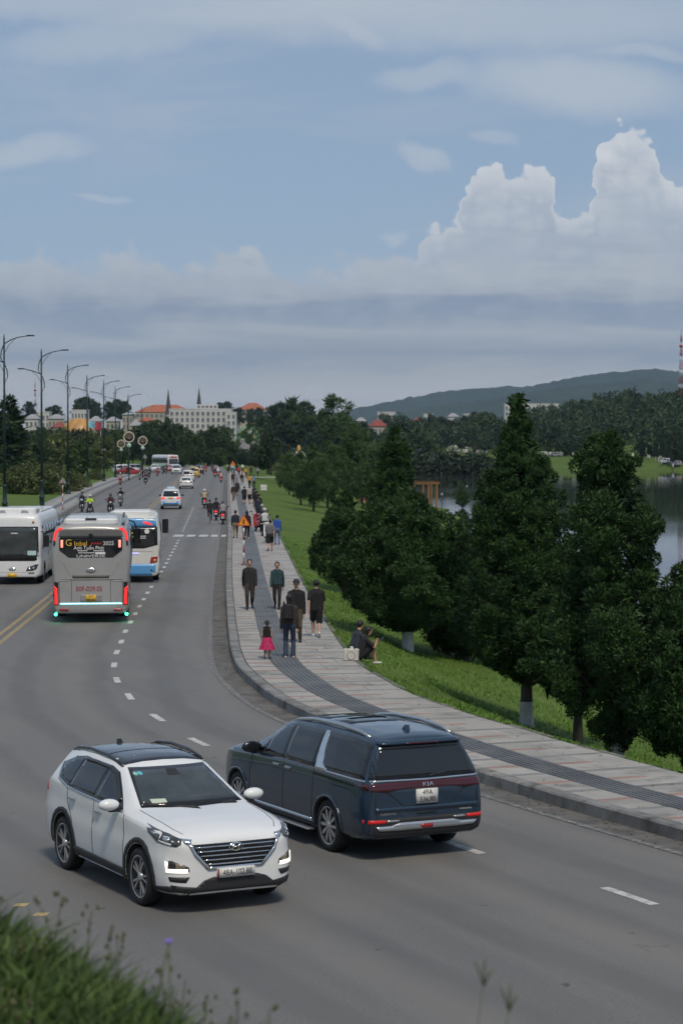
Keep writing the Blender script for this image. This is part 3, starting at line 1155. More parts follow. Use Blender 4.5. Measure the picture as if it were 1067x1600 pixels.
def arc(cx, cz, r, a0, a1, n=14):
    return [(cx + r * math.cos(R(a0 + (a1 - a0) * i / n)), cz + r * math.sin(R(a0 + (a1 - a0) * i / n))) for i in range(n + 1)]


def ell(cx, cz, a, b, n=18):
    return [(cx + a * math.cos(2 * PI * i / n), cz + b * math.sin(2 * PI * i / n)) for i in range(n)]


_wheels = {}


def wheel(parent, x, y, r, wd, rr, style='ten', dark=False):
    """tyre and rim, outer side on the car's outside"""
    key = (r, wd, rr, style)
    if key not in _wheels:
        ty = MB().lathe([(rr, -wd / 2 + 0.01), (r - 0.05, -wd / 2), (r - 0.012, -wd / 2 + 0.02), (r, -wd / 2 + 0.05), (r, wd / 2 - 0.05), (r - 0.012, wd / 2 - 0.02), (r - 0.05, wd / 2), (rr + 0.012, wd / 2 - 0.004), (rr, wd / 2 - 0.02)], 40).mesh('tyre', M_TYRE)
        rim = MB().lathe([(rr, -wd / 2 + 0.01), (rr - 0.01, wd / 2 - 0.012), (rr - 0.022, wd / 2 - 0.012), (rr - 0.03, wd / 2 - 0.07), (0.0, wd / 2 - 0.09)], 36).mesh('rim', M_ALLOYD)
        sp = MB()
        z1 = wd / 2 - 0.022
        if style == 'ten':
            for k in range(5):
                for s_ in (-1, 1):
                    a = 2 * PI * k / 5 + s_ * 0.20
                    a2 = 2 * PI * k / 5 + s_ * 0.07
                    p = [(0.06 * math.cos(a2 - 0.16), 0.06 * math.sin(a2 - 0.16)), ((rr - 0.014) * math.cos(a - 0.060), (rr - 0.014) * math.sin(a - 0.060)), ((rr - 0.014) * math.cos(a + 0.060), (rr - 0.014) * math.sin(a + 0.060)), (0.06 * math.cos(a2 + 0.16), 0.06 * math.sin(a2 + 0.16))]
                    sp.prism(p, z1 - 0.035, z1)
        elif style == 'petal':
            for k in range(10):
                a = 2 * PI * k / 10
                w1 = 0.13
                p = [(0.05 * math.cos(a - 0.3), 0.05 * math.sin(a - 0.3)), ((rr - 0.07) * math.cos(a - w1), (rr - 0.07) * math.sin(a - w1)), ((rr - 0.014) * math.cos(a - 0.02), (rr - 0.014) * math.sin(a - 0.02)), ((rr - 0.014) * math.cos(a + 0.05), (rr - 0.014) * math.sin(a + 0.05)), ((rr - 0.07) * math.cos(a + w1), (rr - 0.07) * math.sin(a + w1)), (0.05 * math.cos(a + 0.3), 0.05 * math.sin(a + 0.3))]
                sp.prism(p, z1 - 0.035, z1)
        else:
            sp.lathe([(rr - 0.03, z1 - 0.05), (rr * 0.62, z1 - 0.02), (rr * 0.6, z1 + 0.01), (rr * 0.3, z1 + 0.02), (0, z1 + 0.02)], 24)
            for k in range(8):
                a = 2 * PI * k / 8
                sp.lathe([(0.018, z1), (0.018, z1 + 0.03), (0, z1 + 0.03)], 6, Matrix.Translation((rr * 0.45 * math.cos(a), rr * 0.45 * math.sin(a), 0)))
        sp.lathe([(0.055, z1 - 0.03), (0.055, z1 + 0.006), (0.03, z1 + 0.012), (0, z1 + 0.012)], 14)
        sp.lathe([(rr + 0.006, z1 + 0.012), (rr - 0.004, z1 + 0.014), (rr - 0.022, z1), (rr - 0.026, z1 - 0.02)], 36)
        _wheels[key] = (ty, rim, sp.mesh('spokes', M_ALLOY if style != 'steel' else M_SATIN))
    ty, rim, sp = _wheels[key]
    e = bpy.data.objects.new('wheel', None)
    C.objects.link(e)
    e.parent = parent
    e.location = (x, y, r)
    e.rotation_euler = (-PI / 2 if y > 0 else PI / 2, 0, 0)
    link('tyre', ty, e)
    link('rim', rim, e)
    link('spokes', sp, e)
    return e


def mirror_arm(parent, x, y, z, mt, size=1.0):
    """door mirror: housing, black foot and glass"""
    s_ = 1 if y > 0 else -1
    mb = MB().ball((0, 0, 0), (0.075 * size, 0.125 * size, 0.068 * size), 14, 8)
    for i, p in enumerate(mb.v):
        if p[0] < -0.02 * size:
            mb.v[i] = (-0.02 * size + (p[0] + 0.02 * size) * 0.25, p[1], p[2])
    m_ = mb.build('mirror', mt, parent)
    m_.location = (x, y + s_ * 0.09, z)
    MB().box(-0.03, 0.03, min(0, -s_ * 0.2), max(0, -s_ * 0.2), -0.08 * size, -0.045 * size).build('mirror_foot', M_CLAD, m_)
    MB().ball((-0.035 * size, 0, 0), (0.008, 0.10 * size, 0.065 * size), 12, 6).build('mirror_glass', M_GLASS, m_)
    return m_


def rail(parent, pts, r, mt, name='roof_rail'):
    for s_ in (1, -1):
        MB().tube([(x, s_ * y, z) for x, y, z in pts], r, 8, flat=1.5).build(name, mt, parent)


def handle(parent, x, y, z, mt):
    MB().box(x - 0.10, x + 0.10, y - 0.022, y + 0.022, z - 0.016, z + 0.016, b=0.008).build('door_handle', mt, parent)
# ================================================================ white sport utility car
def white_suv():
    t = empty('white_car', (-2.35, 29.48, 0.0), math.atan2(-0.887, 0.464), 'white sport utility car with black roof coming towards the camera', 'car')
    st = [(2.24, .27, .50, .74, .49, .835, .44), (2.215, .25, .64, .82, .62, .895, .56), (2.15, .235, .77, .885, .74, .945, .65), (2.05, .23, .845, .935, .81, .985, .70), (1.88, .22, .895, .985, .855, 1.03, .73),
          (1.60, .215, .918, 1.02, .875, 1.075, .75), (1.34, .21, .925, 1.04, .88, 1.10, .76), (1.05, .21, .925, 1.055, .885, 1.128, .76), (0.92, .21, .925, 1.06, .885, 1.15, .745),
          (0.02, .21, .922, 1.09, .885, 1.575, .595), (-0.25, .21, .922, 1.10, .885, 1.625, .60), (-0.9, .21, .922, 1.13, .885, 1.645, .60), (-1.4, .22, .920, 1.17, .885, 1.625, .59),
          (-1.75, .24, .912, 1.19, .875, 1.585, .57), (-1.93, .27, .90, 1.17, .86, 1.545, .56), (-2.0, .29, .89, 1.14, .85, 1.46, .59), (-2.16, .33, .86, 1.06, .82, 1.10, .70), (-2.22, .38, .83, 1.0, .78, 1.04, .64), (-2.24, .44, .78, .94, .72, .98, .58)]
    bm = car_shell(st, crease=0.012)
    sk = Skin(bm)
    me = bm_mesh(bm, 'body', [M_WHITECAR, M_SEAM])
    r = 0.362
    me = cut_wheels(me, [(1.34, r), (-1.33, r)], 0.415, 0.58, [M_WHITECAR, M_SEAM])
    body = link('body', me, t)
    for x in (1.34, -1.33):
        for y in (0.80, -0.80):
            wheel(t, x, y, r, 0.235, 0.262, 'ten')
    # glass
    both(sk, [(0.70, 1.10), (0.06, 1.485), (-0.2, 1.54), (-1.12, 1.555), (-1.45, 1.515), (-1.78, 1.40), (-1.60, 1.22), (-1.2, 1.15)], 'window_trim', M_GLOSSBLK, t, off=0.004)
    for n_, p in (('front_window', [(0.57, 1.125), (0.05, 1.45), (-0.17, 1.505), (-0.20, 1.135)]), ('rear_window', [(-0.29, 1.145), (-0.26, 1.51), (-0.8, 1.525), (-1.06, 1.525), (-1.12, 1.18)]),
                  ('quarter_window', [(-1.17, 1.19), (-1.12, 1.525), (-1.42, 1.485), (-1.70, 1.385), (-1.55, 1.245)])):
        both(sk, p, n_, M_GLASS, t, off=0.009)
    for ax in ('+y', '-y'):
        sk.line([(0.74, 1.085), (0.2, 1.10), (-0.6, 1.118), (-1.2, 1.148), (-1.6, 1.215), (-1.80, 1.40)], 0.018, ax, 'window_strip', M_CHROME, t, off=0.010)
        sk.line([(0.50, 1.19), (0.04, 1.465), (-0.2, 1.52), (-0.7, 1.535), (-1.1, 1.53)], 0.036, ax, 'rain_visor', M_GLOSSBLK, t, off=0.022)
    sk.lay([(-0.70, 1.15), (0.70, 1.15), (0.535, 1.545), (-0.535, 1.545)], '+x', 'windscreen_frame', M_GLOSSBLK, t, off=0.014)
    ws = sk.lay([(-0.66, 1.175), (0.66, 1.175), (0.505, 1.515), (-0.505, 1.515)], '+x', 'windscreen', M_SCREEN, t, off=0.020)
    sk.lay([(-0.53, 1.185), (-0.33, 1.185), (-0.33, 1.228), (-0.53, 1.228)], '+x', 'pale_card', mat('pale_green_card', (0.50, 0.58, 0.45), 0.6), ws, off=0.025, thick=0)
    sk.lay(ell(-0.44, 1.485, 0.035, 0.018), '+x', 'blue_sticker', mat('blue_sticker', (0.10, 0.42, 0.55), 0.5), ws, off=0.025, thick=0)
    sk.lay(ell(-0.50, 1.482, 0.028, 0.018), '+x', 'round_sticker', mat('teal_sticker', (0.25, 0.5, 0.4), 0.5), ws, off=0.025, thick=0)
    sk.lay([(-0.09, 1.45), (0.09, 1.45), (0.07, 1.515), (-0.07, 1.515)], '+x', 'sensor_box', M_CLAD, ws, off=0.023, thick=0)
    for y0, y1 in ((0.60, -0.05), (-0.02, -0.62)):
        sk.line([(y0, 1.150), ((y0 + y1) / 2, 1.168), (y1, 1.182)], 0.022, '+x', 'wiper', M_CLAD, t, off=0.032)
    # roof
    sk.lay([(0.0, -0.555), (0.0, 0.555), (-0.7, 0.575), (-1.82, 0.545), (-1.82, -0.545), (-0.7, -0.575)], '+z', 'glass_roof', mat('black_roof', (0.012, 0.013, 0.016), 0.10, var=0.0, coat=0.6, ior=1.7), t, off=0.004, step=0.12)
    sk.line([(-0.62, -0.53), (-0.62, 0.53)], 0.02, '+z', 'roof_seam', M_SEAM, t, off=0.007)
    rail(t, [(0.02, 0.575, 1.535), (-0.15, 0.582, 1.59), (-0.5, 0.588, 1.638), (-1.1, 0.588, 1.652), (-1.55, 0.575, 1.62), (-1.78, 0.56, 1.555)], 0.018, M_GLOSSBLK)
    MB().prism([(-1.52, 1.61), (-1.42, 1.62), (-1.54, 1.70), (-1.57, 1.70), (-1.59, 1.62)], -0.025, 0.025, XZ).build('antenna_fin', M_GLOSSBLK, t)
    # bonnet and door gaps
    for s_ in (1, -1):
        sk.line([(1.0, s_ * 0.745), (1.5, s_ * 0.73), (1.9, s_ * 0.69), (2.06, s_ * 0.62)], 0.008, '+z', 'bonnet_gap', M_SEAM, t, off=0.003)
    for ax in ('+y', '-y'):
        for ln in ([(0.80, 1.06), (0.86, 0.75), (0.84, 0.42)], [(-0.22, 1.11), (-0.24, 0.8), (-0.22, 0.40)], [(-1.20, 1.14), (-1.18, 0.95), (-0.98, 0.75), (-0.90, 0.42)]):
            sk.line(ln, 0.011, ax, 'door_gap', M_SEAM, t, off=0.003)
        # black arches and sill
        for cx in (1.34, -1.33):
            sk.lay(arc(cx, r, 0.425, -22, 202) + arc(cx, r, 0.492, 202, -22), ax, 'wheel_arch_trim', M_CLAD, t, off=0.012, step=0.10, thick=0.04)
        sk.lay([(0.90, 0.23), (-0.90, 0.23), (-0.88, 0.40), (0.88, 0.385)], ax, 'sill_cladding', M_CLAD, t, off=0.012, thick=0.03)
        sk.lay([(0.80, 0.235), (-0.80, 0.235), (-0.74, 0.285), (0.74, 0.28)], ax, 'sill_strip', M_SATIN, t, off=0.024)
        sk.lay([(2.10, 0.24), (1.80, 0.24), (1.80, 0.33), (2.10, 0.36)], ax, 'front_corner_cladding', M_CLAD, t, off=0.008)
    for s_ in (1, -1):
        yy = s_ * 0.915
        handle(t, -0.05, yy, 0.975, M_CHROME)
        handle(t, -0.98, yy, 1.015, M_CHROME)
        mirror_arm(t, 0.62, s_ * 0.93, 1.165, M_WHITECAR, 1.15)
    # face
    g = sk.lay([(-0.60, 0.868), (0.60, 0.868), (0.52, 0.75), (0.36, 0.575), (-0.36, 0.575), (-0.52, 0.75)], '+x', 'grille', M_GLOSSBLK, t, off=0.006)
    for k in range(5):
        z = 0.832 - 0.054 * k
        h = np.interp(z, [0.575, 0.76, 0.90], [0.345, 0.50, 0.57])
        sk.line([(-h, z), (h, z)], 0.0125, '+x', 'grille_bar', M_CHROME, g, off=0.02)
    for s_ in (1, -1):
        sk.line([(s_ * 0.60, 0.885), (s_ * 0.535, 0.755), (s_ * 0.365, 0.572)], 0.032, '+x', 'grille_frame', M_CHROME, g, off=0.022)
        sk.lay([(s_ * 0.60, 0.86), (s_ * 0.56, 0.93), (s_ * 0.68, 0.945), (s_ * 0.66, 0.90)], '+x', 'lamp_wedge', M_CHROME, t, off=0.018)
    sk.line([(-0.37, 0.568), (0.37, 0.568)], 0.03, '+x', 'grille_frame', M_CHROME, g, off=0.022)
    e = sk.lay(ell(0, 0.815, 0.098, 0.052), '+x', 'emblem', M_CHROME, t, off=0.034)
    sk.lay(ell(0, 0.815, 0.082, 0.039), '+x', 'emblem_field', M_GLOSSBLK, e, off=0.037)
    sk.line([(-0.055, 0.782), (-0.025, 0.85)], 0.02, '+x', 'emblem_stroke', M_CHROME, e, off=0.041, thick=0.006)
    sk.line([(0.025, 0.782), (0.055, 0.85)], 0.02, '+x', 'emblem_stroke', M_CHROME, e, off=0.041, thick=0.006)
    sk.line([(-0.035, 0.81), (0.035, 0.822)], 0.018, '+x', 'emblem_stroke', M_CHROME, e, off=0.041, thick=0.006)
    for s_ in (1, -1):
        ax = s_ * 38
        O_, U_, V_, D_ = sk.frame(ax)

        def uv(x, y, z):
            p = Vector((x, y, 0))
            return (p.dot(U_), z)
        hl = sk.lay([uv(2.10, s_ * .64, .935), uv(1.98, s_ * .78, .99), uv(1.52, s_ * .885, 1.05), uv(1.60, s_ * .90, .965), uv(1.86, s_ * .89, .875), uv(2.09, s_ * .70, .845), uv(2.13, s_ * .66, .875)], ax, 'headlamp', M_LAMP, t, off=0.008)
        sk.line([uv(1.90, s_ * .84, .97), uv(1.88, s_ * .87, .895), uv(2.04, s_ * .75, .868)], 0.022, ax, 'light_blade', mat('lamp_white', (0.75, 0.76, 0.78), 0.2, var=0.0), hl, off=0.014)
        sk.lay([(u_ + uv(1.97, s_ * .80, .915)[0], v_ + .925) for u_, v_ in ell(0, 0, .05, .032)], ax, 'lamp_lens', M_CHROME, hl, off=0.013)
        sk.lay([uv(1.80, s_ * .87, .985), uv(1.70, s_ * .89, .985), uv(1.70, s_ * .90, .955), uv(1.80, s_ * .885, .945)], ax, 'lamp_side', mat('lamp_blue', (0.35, 0.42, 0.5), 0.2, var=0.0), hl, off=0.013)
        fp = sk.lay([uv(2.05, s_ * .845, .665), uv(2.12, s_ * .80, .675), uv(2.2, s_ * .60, .60), uv(2.2, s_ * .58, .545), uv(2.05, s_ * .82, .535)], ax, 'fog_lamp', M_CLAD, t, off=0.006)
        sk.line([uv(2.055, s_ * .838, .66), uv(2.055, s_ * .835, .552), uv(2.19, s_ * .60, .552)], 0.044, ax, 'running_light', M_DRL, fp, off=0.016)
        sk.lay([uv(2.13, s_ * .74, .65), uv(2.19, s_ * .64, .625), uv(2.19, s_ * .64, .585), uv(2.13, s_ * .74, .585)], ax, 'fog_lens', mat('fog_glass', (0.25, 0.22, 0.17), 0.1, var=0.2), fp, off=0.012)
        sk.lay([uv(2.07, s_ * .82, .475), uv(2.2, s_ * .58, .475), uv(2.18, s_ * .62, .405), uv(2.08, s_ * .80, .42)], ax, 'air_slot', M_CLAD, t, off=0.006)
    sk.lay([(-0.80, 0.24), (0.80, 0.24), (0.80, 0.375), (0.52, 0.345), (0.42, 0.42), (0.30, 0.455), (-0.30, 0.455), (-0.42, 0.42), (-0.52, 0.345), (-0.80, 0.375)], '+x', 'lower_bumper', M_CLAD, t, off=0.008, thick=0.04)
    pl = sk.lay([(-0.25, 0.445), (0.25, 0.445), (0.25, 0.56), (-0.25, 0.56)], '+x', 'number_plate', M_PLATE, t, off=0.05, thick=0.05, step=0.5)
    sk.text('48A-102.88', 0.105, (0.012, 0.502), '+x', 'plate_text', M_INK, pl, off=0.054, squash=0.80)
    sk.line([(-0.245, 0.447), (-0.245, 0.558)], 0.016, '+x', 'plate_edge', mat('plate_red', (0.25, 0.03, 0.03), 0.5), pl, off=0.053)
    # back end
    for s_ in (1, -1):
        sk.lay([(s_ * 0.84, 0.98), (s_ * 0.60, 0.96), (s_ * 0.60, 1.06), (s_ * 0.86, 1.10)], '-x', 'tail_lamp', M_REDL, t, off=0.006)
        sk.lay([(-1.98, 1.0), (-2.22, 0.97), (-2.2, 1.09), (-2.05, 1.12)], '+y' if s_ > 0 else '-y', 'tail_lamp', M_REDL, t, off=0.006)
    sk.lay([(-0.62, 1.14), (0.62, 1.14), (0.54, 1.42), (-0.54, 1.42)], '-x', 'back_window', M_GLASS, t, off=0.006)
    sk.lay([(-0.78, 0.36), (0.78, 0.36), (0.78, 0.56), (-0.78, 0.56)], '-x', 'back_bumper', M_CLAD, t, off=0.006)
    MB().box(-0.02, 0.0, -0.5, 0.5, 0, 0.02).build('spoiler_lip', M_GLOSSBLK, t).location = (-1.96, 0, 1.535)
    return t
white_suv()


# ================================================================ dark blue people carrier
def blue_mpv():
    t = empty('blue_van', (0.02, 33.30, 0.0), math.atan2(0.893, -0.450), 'dark blue people carrier with silver roof rails driving away', 'van')
    st = [(2.578, .42, .56, .76, .54, .84, .46), (2.53, .32, .72, .86, .69, .93, .58), (2.40, .25, .85, .95, .80, 1.01, .67), (2.2, .23, .93, 1.02, .88, 1.075, .75), (1.9, .22, .985, 1.07, .935, 1.125, .80),
          (1.64, .22, .992, 1.085, .945, 1.15, .80), (1.36, .22, .995, 1.10, .95, 1.185, .79), (0.46, .22, .995, 1.115, .955, 1.635, .675), (0.15, .22, .995, 1.12, .955, 1.70, .69),
          (-0.6, .22, .995, 1.125, .955, 1.735, .70), (-1.5, .23, .995, 1.13, .955, 1.73, .69), (-2.15, .25, .97, 1.13, .93, 1.695, .655), (-2.36, .28, .95, 1.12, .91, 1.655, .635), (-2.40, .29, .945, 1.115, .905, 1.60, .655),
          (-2.53, .32, .91, 1.08, .87, 1.12, .78), (-2.565, .36, .875, 1.03, .84, 1.07, .73), (-2.578, .42, .83, .97, .80, 1.02, .67)]
    bm = car_shell(st, tumble=0.16)
    sk = Skin(bm)
    me = bm_mesh(bm, 'body', [M_BLUECAR, M_SEAM])
    r = 0.368
    me = cut_wheels(me, [(1.64, r), (-1.45, r)], 0.41, 0.64, [M_BLUECAR, M_SEAM])
    link('body', me, t)
    for x in (1.64, -1.45):
        for y in (0.865, -0.865):
            wheel(t, x, y, r, 0.235, 0.266, 'petal')
    both(sk, [(1.14, 1.125), (0.46, 1.585), (0.1, 1.64), (-0.98, 1.655), (-0.98, 1.14)], 'window_trim', M_GLOSSBLK, t, off=0.004)
    both(sk, [(-1.2, 1.14), (-1.02, 1.655), (-1.8, 1.65), (-2.30, 1.60), (-2.42, 1.14)], 'window_trim', M_GLOSSBLK, t, off=0.004)
    for n_, p in (('quarter_light', [(1.02, 1.15), (0.76, 1.335), (0.74, 1.15)]), ('front_window', [(0.70, 1.15), (0.70, 1.375), (0.45, 1.545), (0.09, 1.605), (0.05, 1.155)]),
                  ('sliding_door_window', [(-0.03, 1.155), (0.0, 1.61), (-0.92, 1.62), (-0.92, 1.165)]), ('rear_window', [(-1.24, 1.165), (-1.08, 1.62), (-1.8, 1.615), (-2.26, 1.57), (-2.36, 1.165)])):
        both(sk, p, n_, M_GLASS, t, off=0.009)
    for ax in ('+y', '-y'):
        sk.lay([(-0.94, 1.655), (-1.05, 1.655), (-1.13, 1.40), (-1.22, 1.22), (-1.36, 1.155), (-1.36, 1.115), (-1.0, 1.115), (-0.99, 1.35)], ax, 'chrome_pillar', M_CHROME, t, off=0.016, thick=0.03)
        sk.line([(-1.3, 1.13), (-2.0, 1.125), (-2.44, 1.118)], 0.022, ax, 'chrome_strip', M_CHROME, t, off=0.013)
        sk.line([(-1.0, 1.06), (-1.6, 1.055), (-2.2, 1.035)], 0.028, ax, 'sliding_rail', M_SEAM, t, off=0.004)
        for ln in ([(1.12, 1.10), (1.18, 0.8), (1.14, 0.40)], [(0.01, 1.14), (0.0, 0.7), (0.02, 0.36)], [(-0.98, 1.12), (-0.99, 0.75), (-0.94, 0.42)]):
            sk.line(ln, 0.011, ax, 'door_gap', M_SEAM, t, off=0.003)
        sk.lay([(1.15, 0.36), (-0.95, 0.36), (-0.95, 0.405), (1.15, 0.395)], ax, 'chrome_sill_strip', M_CHROME, t, off=0.016)
        sk.lay([(1.2, 0.235), (-1.0, 0.235), (-1.0, 0.34), (1.2, 0.33)], ax, 'sill_cladding', M_CLAD, t, off=0.01)
        for cx in (1.64, -1.45):
            sk.lay(arc(cx, r, 0.418, -16, 196) + arc(cx, r, 0.445, 196, -16), ax, 'wheel_arch_trim', M_BLUECAR, t, off=0.018, step=0.12, thick=0.03)
    for s_ in (1, -1):
        handle(t, 0.22, s_ * 0.985, 1.03, M_CHROME)
        handle(t, -0.18, s_ * 0.985, 1.03, M_CHROME)
        mirror_arm(t, 0.95, s_ * 0.97, 1.20, M_GLOSSBLK, 1.3)
        st_ = MB().box(-0.98, 1.12, 0.93, 1.06, 0.235, 0.265, b=0.012)
        for i, p in enumerate(st_.v):
            st_.v[i] = (p[0], s_ * p[1], p[2])
        if s_ < 0:
            st_.f = [f[::-1] for f in st_.f]
        st_.build('side_step', M_SATIN, t)
    rail(t, [(0.34, 0.64, 1.625), (0.1, 0.655, 1.69), (-0.4, 0.665, 1.745), (-1.2, 0.665, 1.757), (-1.85, 0.645, 1.725), (-2.12, 0.635, 1.665)], 0.019, M_SATIN)
    for x0, x1 in ((0.12, -0.42), (-0.62, -1.15)):
        sk.lay([(x0, -0.44), (x0, 0.44), (x1, 0.44), (x1, -0.44)], '+z', 'sunroof', M_GLASS, t, off=0.004, step=0.2)
    MB().prism([(-1.98, 1.715), (-1.86, 1.72), (-1.99, 1.81), (-2.03, 1.81), (-2.06, 1.715)], -0.022, 0.022, XZ).build('antenna_fin', M_BLUECAR, t)
    # front, seen only from elsewhere
    sk.lay([(-0.72, 1.14), (0.72, 1.14), (0.64, 1.60), (-0.64, 1.60)], '+x', 'windscreen', M_SCREEN, t, off=0.006)
    sk.lay([(-0.55, 0.92), (0.55, 0.92), (0.5, 0.6), (-0.5, 0.6)], '+x', 'grille', M_SATIN, t, off=0.006)
    for s_ in (1, -1):
        sk.lay([(s_ * 0.6, 0.95), (s_ * 0.9, 0.98), (s_ * 0.9, 0.86), (s_ * 0.6, 0.84)], '+x', 'headlamp', M_LAMP, t, off=0.006)
    sk.lay([(-0.8, 0.30), (0.8, 0.30), (0.8, 0.45), (-0.8, 0.45)], '+x', 'front_bumper', M_CLAD, t, off=0.006)
    # back
    sk.lay([(-0.86, 1.135), (0.86, 1.135), (0.70, 1.615), (-0.70, 1.615)], '-x', 'back_window_frame', M_GLOSSBLK, t, off=0.005)
    bw = sk.lay([(-0.77, 1.16), (0.77, 1.16), (0.655, 1.545), (-0.655, 1.545)], '-x', 'back_window', M_GLASS, t, off=0.010)
    sk.line([(-0.05, 1.16), (-0.38, 1.20)], 0.02, '-x', 'back_wiper', M_CLAD, t, off=0.022)
    sk.lay([(-0.655, 1.60), (0.655, 1.60), (0.66, 1.655), (-0.66, 1.655)], '-x', 'roof_spoiler', M_BLUECAR, t, off=0.055, thick=0.09)
    sk.lay([(-0.26, 1.60), (0.26, 1.60), (0.26, 1.618), (-0.26, 1.618)], '-x', 'high_brake_light', M_DRED, t, off=0.062)
    sk.line([(-0.91, 1.125), (0, 1.115), (0.91, 1.125)], 0.024, '-x', 'chrome_strip', M_CHROME, t, off=0.014)
    lb = sk.lay([(-0.93, 1.09), (0, 1.098), (0.93, 1.09), (0.945, 0.995), (0.60, 0.965), (0.42, 1.0), (-0.42, 1.0), (-0.60, 0.965), (-0.945, 0.995)], '-x', 'tail_light_bar', M_DRED, t, off=0.010)
    for s_ in (1, -1):
        ax = '+y' if s_ > 0 else '-y'
        sk.lay([(-2.30, 1.055), (-2.56, 1.09), (-2.575, 0.995), (-2.42, 1.0)], ax, 'tail_lamp_end', M_DRED, t, off=0.008)
        sk.lay([(s_ * 0.93, 0.595), (s_ * 0.64, 0.585), (s_ * 0.64, 0.545), (s_ * 0.93, 0.545)], '-x', 'bumper_reflector', mat('glowing_red_reflector', (0.42, 0.015, 0.015), 0.25, var=0.1, emit=((1.0, 0.03, 0.03), 0.12)), t, off=0.012)  # reflector, no lamp: a faint red glow is put into its material
        sk.lay([(s_ * 0.62, 0.58), (s_ * 0.42, 0.575), (s_ * 0.44, 0.55), (s_ * 0.62, 0.55)], '-x', 'bumper_lamp', M_SATIN, t, off=0.012)
    sk.text('KIA', 0.085, (-0.02, 1.045), '-x', 'badge_lettering', M_CHROME, t, off=0.016, mirror=True, squash=1.35)
    pl = sk.lay([(-0.165, 0.985), (0.165, 0.985), (0.165, 0.785), (-0.165, 0.785)], '-x', 'number_plate', M_PLATE, t, off=0.03, step=0.5, thick=0.04)
    sk.text('49A', 0.105, (0.0, 0.935), '-x', 'plate_text', M_INK, pl, off=0.034, mirror=True, squash=0.9)
    sk.text('536.90', 0.105, (0.0, 0.838), '-x', 'plate_text', M_INK, pl, off=0.034, mirror=True, squash=0.85)
    sk.line([(0.60, 0.965), (0.36, 0.76), (-0.36, 0.76), (-0.60, 0.965)], 0.012, '-x', 'tailgate_crease', M_SEAM, t, off=0.003)
    sk.line([(0.80, 0.96), (0.80, 0.70), (0.76, 0.60), (0.68, 0.575), (-0.68, 0.575), (-0.76, 0.60), (-0.80, 0.70), (-0.80, 0.96)], 0.012, '-x', 'tailgate_gap', M_SEAM, t, off=0.003)
    sk.lay([(-0.80, 0.755), (0.80, 0.755), (0.80, 0.70), (-0.80, 0.70)], '-x', 'tailgate_ridge', M_BLUECAR, t, off=0.018, thick=0.03)
    sk.lay([(-0.14, 0.66), (0.14, 0.66), (0.16, 0.635), (-0.16, 0.635)], '-x', 'handle_recess', M_SEAM, t, off=0.004)
    sk.text('CARNIVAL', 0.05, (0.60, 0.665), '-x', 'badge_lettering', M_CHROME, t, off=0.006, mirror=True, squash=1.1)
    sk.line([(-0.52, 0.665), (-0.72, 0.665)], 0.022, '-x', 'trim_badge', M_CHROME, t, off=0.006, thick=0)
    sk.lay([(-0.93, 0.60), (0.93, 0.60), (0.92, 0.34), (-0.92, 0.34)], '-x', 'back_bumper', M_CLAD, t, off=0.006)
    sk.lay([(-0.80, 0.50), (-0.55, 0.50), (-0.42, 0.535), (0.42, 0.535), (0.55, 0.50), (0.80, 0.50), (0.74, 0.44), (0.45, 0.43), (-0.45, 0.43), (-0.74, 0.44)], '-x', 'skid_plate', M_SATIN, t, off=0.02, thick=0.03)
    sk.lay([(-0.10, 0.50), (0.10, 0.50), (0.08, 0.44), (-0.08, 0.44)], '-x', 'fog_light', M_REDL, t, off=0.028)
    return t
blue_mpv()
# ================================================================ buses and smaller cars
M_BUSSIL = mat('silver_bus_paint', (0.36, 0.355, 0.35), 0.38, metal=0.25, var=0.06, scale=1.0, coat=0.3, dirt=((0.30, 0.29, 0.28), 0.8, 0.55))
M_BUSWHT = mat('white_bus_paint', (0.70, 0.71, 0.71), 0.35, var=0.04, scale=1.0, coat=0.4)
M_BUSBLU = mat('sky_blue_bus_paint', (0.09, 0.30, 0.58), 0.35, var=0.06, coat=0.4)
M_BUSCRM = mat('cream_bus_paint', (0.62, 0.61, 0.56), 0.4, var=0.05, coat=0.3)
M_CYAN = mat('lit_cyan_strip', (0.5, 0.9, 0.95), 0.3, var=0.0, emit=((0.35, 0.95, 1.0), 1.3))
M_GREENL = mat('lit_green_lamp', (0.2, 0.9, 0.4), 0.3, var=0.0, emit=((0.02, 1.0, 0.35), 14.0))
M_PINKL = mat('lit_window_lamp', (0.9, 0.3, 0.25), 0.3, var=0.0, emit=((1.0, 0.25, 0.18), 0.9))
M_REDTXT = mat('dark_red_lettering', (0.30, 0.02, 0.03), 0.5, var=0.0)
M_GOLD = mat('gold_lettering', (0.75, 0.42, 0.05), 0.5, var=0.0)
M_WTXT = mat('white_lettering', (0.72, 0.72, 0.72), 0.5, var=0.0)


def bus_shell(L, W, H, zb, nose=0.16, tail=0.10, crown=0.05):
    h = W / 2
    st = []
    for x, k, dz in ((L / 2, 0.80, 0.30), (L / 2 - 0.03, 0.90, 0.14), (L / 2 - nose, 0.975, 0.03), (L / 2 - 0.6, 1, 0), (0, 1, 0), (-L / 2 + 0.5, 1, 0), (-L / 2 + tail, 0.985, 0.02), (-L / 2 + 0.02, 0.95, 0.10), (-L / 2, 0.90, 0.18)):
        zt = zb + (H - zb) * 0.42
        st.append((x, zb, h * k, zt, h * k * 0.995, H - dz, h * k * 0.94 - 0.02))
    return car_shell(st, step=0.12, sig=0.4, crown=crown, tumble=0.25)


